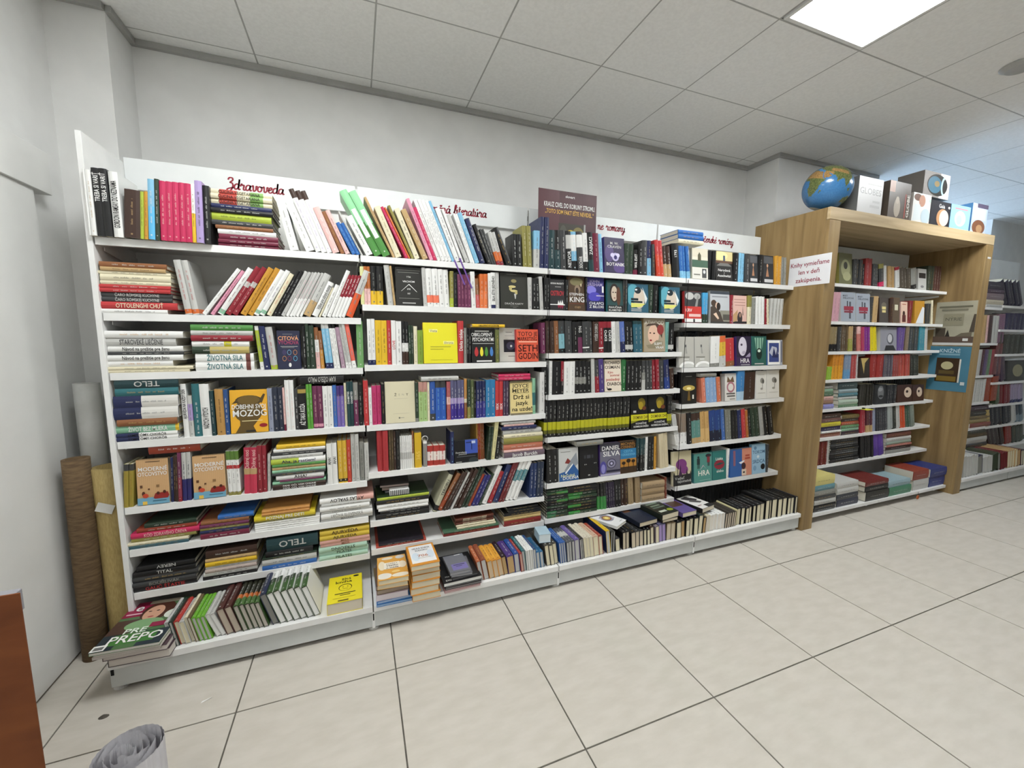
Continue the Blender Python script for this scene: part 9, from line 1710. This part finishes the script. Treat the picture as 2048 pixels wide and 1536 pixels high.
flatbook(.366,1.905,zz,.2,.255,.02,'#1c1c1e','#d8d8d4','large black design book below the small grey notebooks',[('r',0,0,1,1,'#1c1c1e'),('t','DIZAJN',.25,.08,.05,'#d8d8d4',.42),('t','PRE',.15,.2,.04,'#b8b8b4')],rz=2,group='black pile beside sudoku'); zz+=.0204
flatbook(.41,1.915,zz,.14,.2,.012,'#262628','#6a6a6c','black notebook under the two grey notebooks',rz=4,group='black pile beside sudoku'); zz+=.0124
flatbook(.408,1.922,zz,.11,.165,.012,'#6a6a70','#9a9a9c','lower of the two small grey notebooks',rz=-3,group='black pile beside sudoku'); zz+=.0124
flatbook(.402,1.918,zz,.108,.165,.016,'#6f7077','#9a9a9e','small grey notebook with a violet label, on top of the black pile',[('r',0,0,1,1,'#6f7077'),('r',.2,.1,.95,.45,'#7a72a8'),('r',.3,.36,.85,.4,'#3a3850'),('r',.4,.28,.7,.31,'#3a3850'),('r',.55,.94,.85,.97,'#dcdcdc')],rz=2,group='black pile beside sudoku')
# things lying across the tray books in bays three and four
def topof(x0,x1,base=TZ):
    zt=base
    for r in REC:
        if r[0]=='U' and r[5]<.14 and r[3]+r[6]>x0 and r[3]<x1 and r[1]<5:
            th=math.radians(r[8]); zt=max(zt,r[5]+r[7]*math.cos(th)+r[6]*abs(math.sin(th)))
    return zt
def slab(x,y,w,d,t,c,pg,label,ops,rz,x1=None,zadd=0):
    z=topof(x-.03,x+w+.03)+.001+zadd
    return flatbook(x,y,z,w,d,t,c,pg,label,ops,rz,group='books lying across the tray books')
slab(.925,1.985,.07,.1,.05,'#a8c0cc','#cdd8dc','small pale blue boxed set on the spine-up books',(),-8)
wb=[('r',0,0,1,1,'#dedede'),('e',.5,.55,.34,.24,'#8a8a98'),('e',.5,.55,.26,.17,'#7a4a3a'),('e',.5,.55,.18,.12,'#c8a850'),('e',.5,.55,.1,.07,'#e4d488'),('e',.25,.7,.08,.05,'#b0a8b8'),('e',.75,.4,.08,.05,'#b0a8b8'),('r',.6,.1,.85,.12,'#6a6a6a')]
slab(1.44,1.975,.125,.19,.018,'#dcdcda','#d8d6cc','white book with a painted eye lying askew on the tray books',wb,28)
slab(1.60,1.965,.15,.2,.028,'#1c2230','#c8bca4','dark navy book lying across the tray books',[('r',0,0,1,1,'#1c2436'),('r',.1,.75,.45,.9,'#5a3a26')],6)
slab(1.775,1.962,.13,.2,.02,'#2a2420','#cfc4ac','dark book lying under the green-lettered black book',(),4)
slab(1.765,1.955,.15,.215,.036,'#1e241e','#d3cab2','black book with a yellow oval lying across the tray books',[('r',0,0,1,1,'#1e241e'),('r',.15,.7,.8,.78,'#6a7a68'),('r',.2,.55,.75,.63,'#6a7a68'),('r',.15,.42,.85,.5,'#55655a'),('r',.15,.15,.55,.26,'#b8c0b0'),('e',.78,.2,.16,.08,'#8a9a2c')],8,zadd=.0205)
slab(1.935,1.962,.125,.19,.03,'#55487c','#d3cab2','violet book lying flat at the end of the flat books',[('r',0,0,1,1,'#5a4a86'),('r',.1,.5,.9,.9,'#4a3428')],4)
slab(2.11,1.97,.135,.2,.03,'#1a1a1c','#d0c8b4','black and white picture book lying on the tray books',[('r',0,0,1,1,'#dcdad6'),('p',[(.1,.9),(.6,.95),(.9,.6),(.55,.5),(.3,.7)],'#3a3838'),('p',[(.2,.6),(.5,.7),(.85,.4),(.6,.35)],'#5a5656'),('r',.5,0,1,.2,'#1c1c1e'),('r',.1,.2,.4,.24,'#8a5a5a')],12)
# poster board behind the third-bay books
pb=empty('poster_board',(1.045,2.318,1.8125),'dark plum cardboard poster behind the third-bay top books','poster')
bx('board',(0,0,0,.4,.004,.495),mat_noise('poster_plum','#4a3034','#54383c',6,.5),pb,bev=0)
flat('print',.4,.495,[('r',0,.35,.35,1,'#5a363c'),('r',.34,.35,.78,.62,'#3a352c'),('e',.55,.45,.1,.1,'#c0a83a'),('e',.68,.5,.1,.09,'#7a7040'),('e',.42,.5,.06,.1,'#4a4a40'),('r',.78,.35,.81,.63,'#9a9a96'),('t','slovart',.53,.94,.03,'W',.16),('t','KRAUZ CIVEL DO KORUNY STROMU.',.53,.83,.055,'W',.88),('t','„TOTO SOM FAKT EŠTE NEVIDEL.“',.53,.75,.05,'#dcae50',.84)],pb,lambda u,v,k:(u,-.0003-.00015*k,v))
# paper notice on the portal side
ns=empty('paper_notice',(3.0495,2.19,1.805),'white paper notice with red lettering taped on the oak portal','notice')
bx('sheet',(-.0012,-.29,0,0,0,.205),mat_noise('paper','#dcdcdf','#e2e2e4',8,.7),ns,bev=0)
flat('lettering',.29,.205,[('t','Knihy vymieňame',.5,.75,.15,'#8a2438',.92),('t','len v deň',.5,.48,.15,'#8a2438',.5),('t','zakúpenia.',.5,.2,.15,'#8a2438',.62)],ns,lambda u,v,k:(-.0016,-u,v))
# posters on the inner side of the right jamb
p1=empty('wall_poster',(5.0995,2.213,1.37),'grey poster of a foggy ruin on the portal\'s right inner side','poster')
bx('sheet',(-.0012,-.272,0,0,0,.395),mat_noise('fog','#9a9684','#aba793',5,.5),p1,bev=0)
flat('print',.272,.395,[('r',0,0,1,.06,'#c8c8c4'),('r',0,.06,1,.2,'#5a4a40'),('r',.05,.2,.3,.4,'#4a4238'),('p',[(.3,.2),(.36,.36),(.42,.2)],'#2a2622'),('p',[(.55,.2),(.7,.28),(.95,.3),(.95,.2)],'#6a6252'),('p',[(.88,.3),(.95,.7),(1,.7),(1,.3)],'#4a4238'),('r',.22,.45,.72,.72,'#8a8672'),('t','NÝRIE',.47,.6,.07,'#5a584a',.4),('r',.08,.86,.9,.9,'#6a6858'),('r',.15,.79,.8,.83,'#7a7868'),('r',.75,.1,.88,.16,'#d8d8d4')],p1,lambda u,v,k:(-.0016-.00015*k,-u,v))
p2=empty('wall_poster',(5.0995,2.22,.95),'blue poster with a dark framed book on the portal\'s right inner side','poster')
bx('sheet',(-.0012,-.278,0,0,0,.41),mat_noise('poster_blue','#3f7288','#4a7e94',4,.5),p2,bev=0)
flat('print',.278,.41,[('t','KNIŽNÉ',.5,.9,.075,'#b8ccd4',.5),('r',.25,.8,.75,.84,'#7aa0b0'),('r',.2,.2,.76,.74,'#3a2a1a'),('r',.76,.2,.8,.72,'#d8d6cc'),('e',.47,.57,.15,.09,'#b8b088'),('r',.28,.38,.66,.46,'#5a4a24'),('r',.24,.22,.72,.33,'#7a6428'),('r',.84,.15,.94,.22,'#c8d0d0')],p2,lambda u,v,k:(-.0016-.00015*k,-u,v))
# globe
LAND=[[(-17,15),(-10,30),(-5,36),(10,37),(20,32),(32,31),(37,20),(43,12),(51,12),(42,-1),(40,-15),(35,-24),(28,-33),(19,-35),(12,-18),(13,-5),(9,4),(-8,5)],
[(-9,37),(-9,43),(0,47),(-4,48),(8,54),(10,58),(5,60),(15,68),(28,71),(60,70),(100,77),(140,73),(178,68),(178,62),(160,60),(155,52),(140,55),(135,44),(128,36),(122,40),(120,30),(110,20),(106,10),(103,2),(98,9),(95,16),(90,22),(80,14),(77,8),(73,18),(67,25),(57,26),(48,30),(50,26),(56,25),(59,22),(52,16),(44,13),(38,22),(35,30),(36,36),(27,37),(28,41),(22,37),(18,41),(12,45),(16,39),(10,44),(3,43),(-2,37)],
[(44,-16),(50,-15),(47,-25),(44,-23)],[(95,5),(104,-3),(106,-6),(100,0)],[(109,1),(118,5),(116,-4),(110,-3)],[(114,-22),(122,-18),(131,-12),(137,-15),(142,-11),(150,-24),(153,-30),(146,-39),(131,-32),(115,-34)],[(130,31),(141,38),(141,45),(137,36)],[(80,9),(82,7),(80,6)],[(-10,51),(-3,58),(1,52)],[(121,13),(122,18),(126,8)]]
def inside(x,y,P):
    r=False;j=len(P)-1
    for i in range(len(P)):
        a,b=P[i];c,d=P[j]
        if (b>y)!=(d>y) and x<(c-a)*(y-b)/(d-b)+a: r=not r
        j=i
    return r
GR=.15
ge=empty('globe',(3.185,2.06,2.3205),'large blue and green globe on the corner of the oak portal','globe')
MB().add(*cylvf(.075,.06,0,.012,32)).add(*cylvf(.02,.016,.012,.05,20)).build('base',mat_noise('globe_base','#4a4a48','#55554f',20,.4),ge)
V=[];F=[];C=[];nu,nv=160,80
for j in range(nv+1):
    for i in range(nu):
        lo=2*math.pi*i/nu; la=math.pi*(j/nv-.5); V.append((GR*math.cos(la)*math.cos(lo),GR*math.cos(la)*math.sin(lo),GR*math.sin(la)))
gr=random.Random(5)
for j in range(nv):
    for i in range(nu):
        F.append((j*nu+i,j*nu+(i+1)%nu,(j+1)*nu+(i+1)%nu,(j+1)*nu+i))
        lo=(360*(i+.5)/nu+180)%360-180; la=180*((j+.5)/nv-.5)
        if any(inside(lo,la,P) for P in LAND):
            dry=(12<la<34 and -18<lo<60) or (36<la<48 and 50<lo<105)
            c=gr.choice(['#9a7848','#a88450','#8f7044']) if dry else gr.choice(['#5a6436','#66703e','#6f7444','#525c34'])
        elif la>80 or la<-70: c='#c8ccc8'
        else: c=gr.choice(['#3f78ac','#427cb0','#3c74a8'])
        C.append(c)
gs=MB().add(V,F,C).build('sphere',mat_attr('globe_gloss',.18,.6),ge,(0,0,GR+.02),smooth=True)
d_=Vector((0-3.185,0-2.06,CZ-2.49)).normalized()
az=math.atan2(d_.y,d_.x)
gs.rotation_euler=(Matrix.Rotation(az,3,'Z')@Matrix.Rotation(math.radians(4),3,'Y')@Matrix.Rotation(math.radians(-20),3,'X')@Matrix.Rotation(-math.radians(58),3,'Z')).to_euler()
# boxes on the portal
def carton(x,y,z,w,d,h,c,side,label,ops,rz=0):
    e=empty('globe_box',(x,y,z),label,'box','boxes on top of the portal',rz=math.radians(rz))
    m=MB(); m.box(0,0,0,w,d,h,c=[side,c,c,side,side,side]); m.build('carton',M_print,e,bev=0)
    flat('front_print',w,h,ops,e,lambda u,v,k:(u,-.0004-.0002*k,v))
    return e
ZT=2.3205
carton(3.345,1.95,ZT,.275,.25,.245,'#c4c4c4','#6a6a68','silver-white box beside the globe, lettered in grey',[('r',0,0,1,1,'#c6c6c6'),('r',0,.75,1,1,'#d6d6d6'),('t','GLOBES',.5,.62,.17,'#8a8a8a',.9),('r',.35,.8,.95,.83,'#a8a8a8'),('r',.6,.32,.9,.38,'#b0b0b0'),('r',.5,.18,.9,.25,'#b4b4b4')])
carton(3.70,1.95,ZT,.26,.25,.262,'#4a4038','#5a5048','brown box with a penguin and vertical white lettering',[('r',0,0,1,1,'#55493f'),('r',0,.7,.25,1,'#a87a60'),('e',.4,.3,.15,.26,'#a89c8c'),('e',.4,.5,.08,.1,'#b8ac9c'),('r',.75,.05,.8,.7,'#9a4a40'),('p',[(.84,.05),(.93,.05),(.93,.65),(.84,.65)],'#6a5c50')])
eg=[o for o in bpy.data.objects if o.name.startswith('globe_box')][-1]
mm=MB(); uv,ff=fit_text('GLOBE',0,0,.032,.16)
mm.add([(.232-v,-.0032,.1+u) for u,v in uv],ff,'#d8d4cc'); mm.build('lettering',M_print,eg)
carton(4.0,1.95,ZT,.232,.2,.215,'#d8d8d4','#c8c4c0','white box showing a child with a globe',[('r',0,0,1,1,'#dcdcd8'),('e',.25,.85,.22,.12,'#6a4a3a'),('e',.5,.75,.18,.2,'#b88a74'),('p',[(.05,.05),(.1,.6),(.4,.62),(.5,.1)],'#d0d8da'),('e',.75,.25,.26,.26,'#b8c8d0'),('e',.95,.8,.08,.06,'#b8c8c0')])
carton(4.24,1.95,ZT,.272,.2,.188,'#1e1e1e','#1a1a1a','black box lettered in white, showing a glowing globe',[('r',0,0,1,1,'#26242a'),('t','Gaia',.55,.82,.15,'#d8d8d8',.42),('e',.62,.35,.3,.36,'#b88a60'),('e',.7,.35,.24,.32,'#d8c8b8'),('e',.92,.8,.05,.05,'W')])
carton(4.14,1.965,ZT+.2155,.35,.17,.185,'#c8c4c4','#8a8480','white box with a dark oval globe picture stacked on two others',[('r',0,0,1,1,'#d0cccc'),('r',0,0,.62,1,'#8a8480'),('e',.52,.5,.4,.44,'#26241f'),('e',.42,.5,.26,.34,'#3a6a80'),('e',.5,.55,.1,.12,'#8a7448'),('e',.76,.5,.1,.36,'#a8c4cc'),('e',.8,.5,.08,.3,'#26241f')])
carton(4.52,1.95,ZT,.29,.22,.19,'#8ab4d4','#6a9cc0','light blue box with a pale figure, second from right',[('r',0,0,1,1,'#8fb8d8'),('r',.2,.82,.85,.88,'#b88a94'),('e',.5,.45,.28,.32,'#c8d4dc'),('e',.45,.4,.14,.2,'#a8b8c4')])
carton(4.835,1.95,ZT,.24,.22,.235,'#a0bcd8','#5a90c0','white and brown patterned box at the right end of the portal',[('r',0,0,1,1,'#b4c4dc'),('r',.1,.45,.9,.95,'#c8cce0'),('e',.5,.2,.42,.25,'#7a5038'),('e',.55,.15,.2,.14,'#a88460'),('r',.3,.86,1,1,'#5a5068')])
# yellow price tag and orange charm in the portal
yt=empty('price_tag',(3.99,2.09,.828),'yellow folded price tag clipped on a portal shelf edge','tag'); bx('card',(0,0,0,.09,.057,.0015),mat_noise('tag_yellow','#c8c428','#d2ce30',10,.5),yt,bev=0); bx('clip',(.03,.045,.0015,.05,.0595,.012),M_dark,yt,bev=0)
oc=empty('flower_charm',(4.62,1.972,-.0),'orange flower charm hanging from the lowest portal shelf','charm')
m=MB()
for k in range(6):
    a=math.pi/3*k; V,F=cylvf(.008,.008,-.002,.002,10); m.add([(v[0]+.011*math.cos(a),v[2],v[1]+.011*math.sin(a)+.028) for v in V],F)
m.build('flower',mat_noise('charm_orange','#c8642c','#d4703a',20,.5),oc); bx('cord',(-.001,-.001,.036,.001,.001,.076),M_dark,oc,bev=0)
# ---- corner with rolls, left of the shelves
def roll(name,x,y,r,h,mat,label,tilt=0,inner=True,group='rolls standing in the left corner'):
    e=empty(name,(x,y,0),label,'roll',group); n=36
    V=[];F=[]
    for lev,zz in enumerate((0,h*.25,h*.5,h*.75,h)):
        for k in range(n):
            a=2*math.pi*k/n; q=r*(1+.012*math.sin(3*a+lev)); V.append((q*math.cos(a)+tilt*zz,q*math.sin(a)+abs(tilt)*zz*.4,zz))
    for lev in range(4):
        for k in range(n): F.append((lev*n+k,lev*n+(k+1)%n,(lev+1)*n+(k+1)%n,(lev+1)*n+k))
    b=len(V)
    for k in range(n):
        a=2*math.pi*k/n; V.append((.72*r*math.cos(a)+tilt*h,.72*r*math.sin(a)+abs(tilt)*h*.4,h))
    for k in range(n): V.append((V[b+k][0],V[b+k][1],h-.05))
    for k in range(n):
        j=(k+1)%n; F.append((4*n+k,4*n+j,b+j,b+k)); F.append((b+k,b+j,b+n+j,b+n+k))
    F.append(tuple(range(n-1,-1,-1))); F.append(tuple(b+n+k for k in range(n)))
    o=MB().add(V,F).build('wrap',mat,e,smooth=False)
    for p in o.data.polygons: p.use_smooth=p.normal.z<.9 and p.normal.z>-.9
    return e
M_rug=mat_noise('brown_rug','#5f4c38','#7a6448',3,.95,.5,5,stretch=(8,8,40),bscale=120)
M_straw=mat_noise('straw','#a8925c','#baa46c',40,.8,.3,4,stretch=(6,6,1))
M_wroll=mat_noise('white_roll','#b9b9b4','#c6c6c2',12,.5)
M_groll=mat_noise('green_roll','#4a5c34','#5a6c40',12,.6)
roll('rug_roll',-1.142,2.225,.044,.905,M_rug,'brown woven rug roll standing upright in the left corner',.012)
roll('paper_roll',-1.15,2.40,.045,1.21,M_wroll,'tall white roll behind the brown rug roll')
roll('paper_roll',-1.06,2.5,.04,1.24,M_groll,'green roll half hidden behind the shelving side panel')
st=roll('straw_roll',-1.045,2.27,.058,.85,M_straw,'straw-coloured roll in clear wrap beside the shelving side panel')
tg=bx('price_label',(-.03,-.002,-.02,.03,0,.02),mat_noise('label_paper','#d0d0cc','#dadad6',10,.5),st,bev=0); tg.rotation_euler=(0,math.radians(22),0); tg.location=(.0,-.0605,.68)
# counter panel and paper roll in the foreground
cp=empty('counter',(-.669,1.093,0),'brown wooden counter end panel in the bottom left foreground','counter')
bx('end_panel',(-1.0+.45,0,0,0,.004,.9),M_brown,cp,bev=.0005); bx('counter_top',(-.55,.006,.85,-.012,.03,.897),mat_noise('grey_top','#8a8a90','#94949a',10,.5),cp)
bx('counter_leg',(-.54,.006,0,-.5,.03,.849),M_brown,cp)
pr_=empty('cardboard_roll',(-.515,1.07,0),'grey corrugated paper roll standing on the floor in the foreground','roll')
V=[];F=[];n=120;R0=.062
for zz in (0,.5):
    for k in range(n):
        a=2*math.pi*k/n; q=R0+.0007*math.cos(26*a); V.append((q*math.cos(a),q*math.sin(a),zz))
for k in range(n): F.append((k,(k+1)%n,n+(k+1)%n,n+k))
M_corr=mat_noise('corrugated','#c2c0c4','#cdcbcf',20,.8)
MB().add(V,F).build('wrap',M_corr,pr_)
m=MB()
V=[];F=[];T=4.5;ns_=260
for k in range(ns_+1):
    a=2*math.pi*T*k/ns_; q=R0-.004-(R0-.012)*k/ns_+.0006*math.cos(26*a)
    V.append((q*math.cos(a),q*math.sin(a),.02)); V.append((q*math.cos(a),q*math.sin(a),.5+.006*math.sin(3.3*a)))
F=[(2*k,2*k+2,2*k+3,2*k+1) for k in range(ns_)]
MB().add(V,F).build('inner_winding',M_corr,pr_)
# litter on the floor
pf_=MB().add([(0,0,0),(.03,.012,.002),(.034,.018,.001),(.004,.006,.003)],[(0,1,2,3)]).build('paper_scrap',mat_noise('scrap_white','#dcdcd8','#e4e4e0',10,.6),None,(-.62,1.77,.0008)); tag(pf_,'tiny white paper scrap on the floor before the left bay','scrap')
V,F=cylvf(.014,.004,0,.008,9); dl=MB().add([(v[0]*1.2,v[1]*.8,v[2]) for v in V],F).build('dirt_crumb',mat_noise('crumb','#4a4640','#5a564e',60,.9),None,(-.94,1.83,.0002)); tag(dl,'small dark crumb on the floor left of the shelving foot','crumb')
# clear divider edges between bays
for b,x in ((1,1.03),(2,2.025)):
    bx('divider_edge',(x-BX[b]-.0012,2.118-YB,.34,x-BX[b]+.0012,2.121-YB,1.8),M_dark,BAYS[b],bev=0)

# small items on the black pile, sixth shelf of the second bay
zz=max(r[5]+r[6] for r in REC if r[0]=='K' and r[1]==2 and r[2]==6)+.001
flatbook(.115,2.2,zz,.13,.16,.012,'#2c3440','#8a8a88','dark blue book on the black pile behind the white notepad',(),2,group='black pile on the sixth shelf',bt=.0012)
flatbook(.1,2.21,zz+.0125,.14,.17,.02,'#6a5450','#b09c90','brown-edged book on top of the black pile, sixth shelf',(),-2,group='black pile on the sixth shelf',bt=.0012)
flatbook(.09,2.2,zz+.033,.15,.18,.012,'#4a4644','#a89890','grey picture book topmost on the black pile, sixth shelf',(),-3,group='black pile on the sixth shelf',bt=.0012)
nb=empty('spiral_notepad',(.135,2.148,zz),'small white spiral notepad block lying on the black pile','notepad','black pile on the sixth shelf')
bx('pad',(0,.006,0,.1,.048,.03),M_white,nb); m=MB()
for k in range(10): m.box(.004+k*.0097,0,.002,.008+k*.0097,.0055,.029)
m.build('spiral',mat_noise('spiral_grey','#4a4a4a','#555555',10,.4),nb)
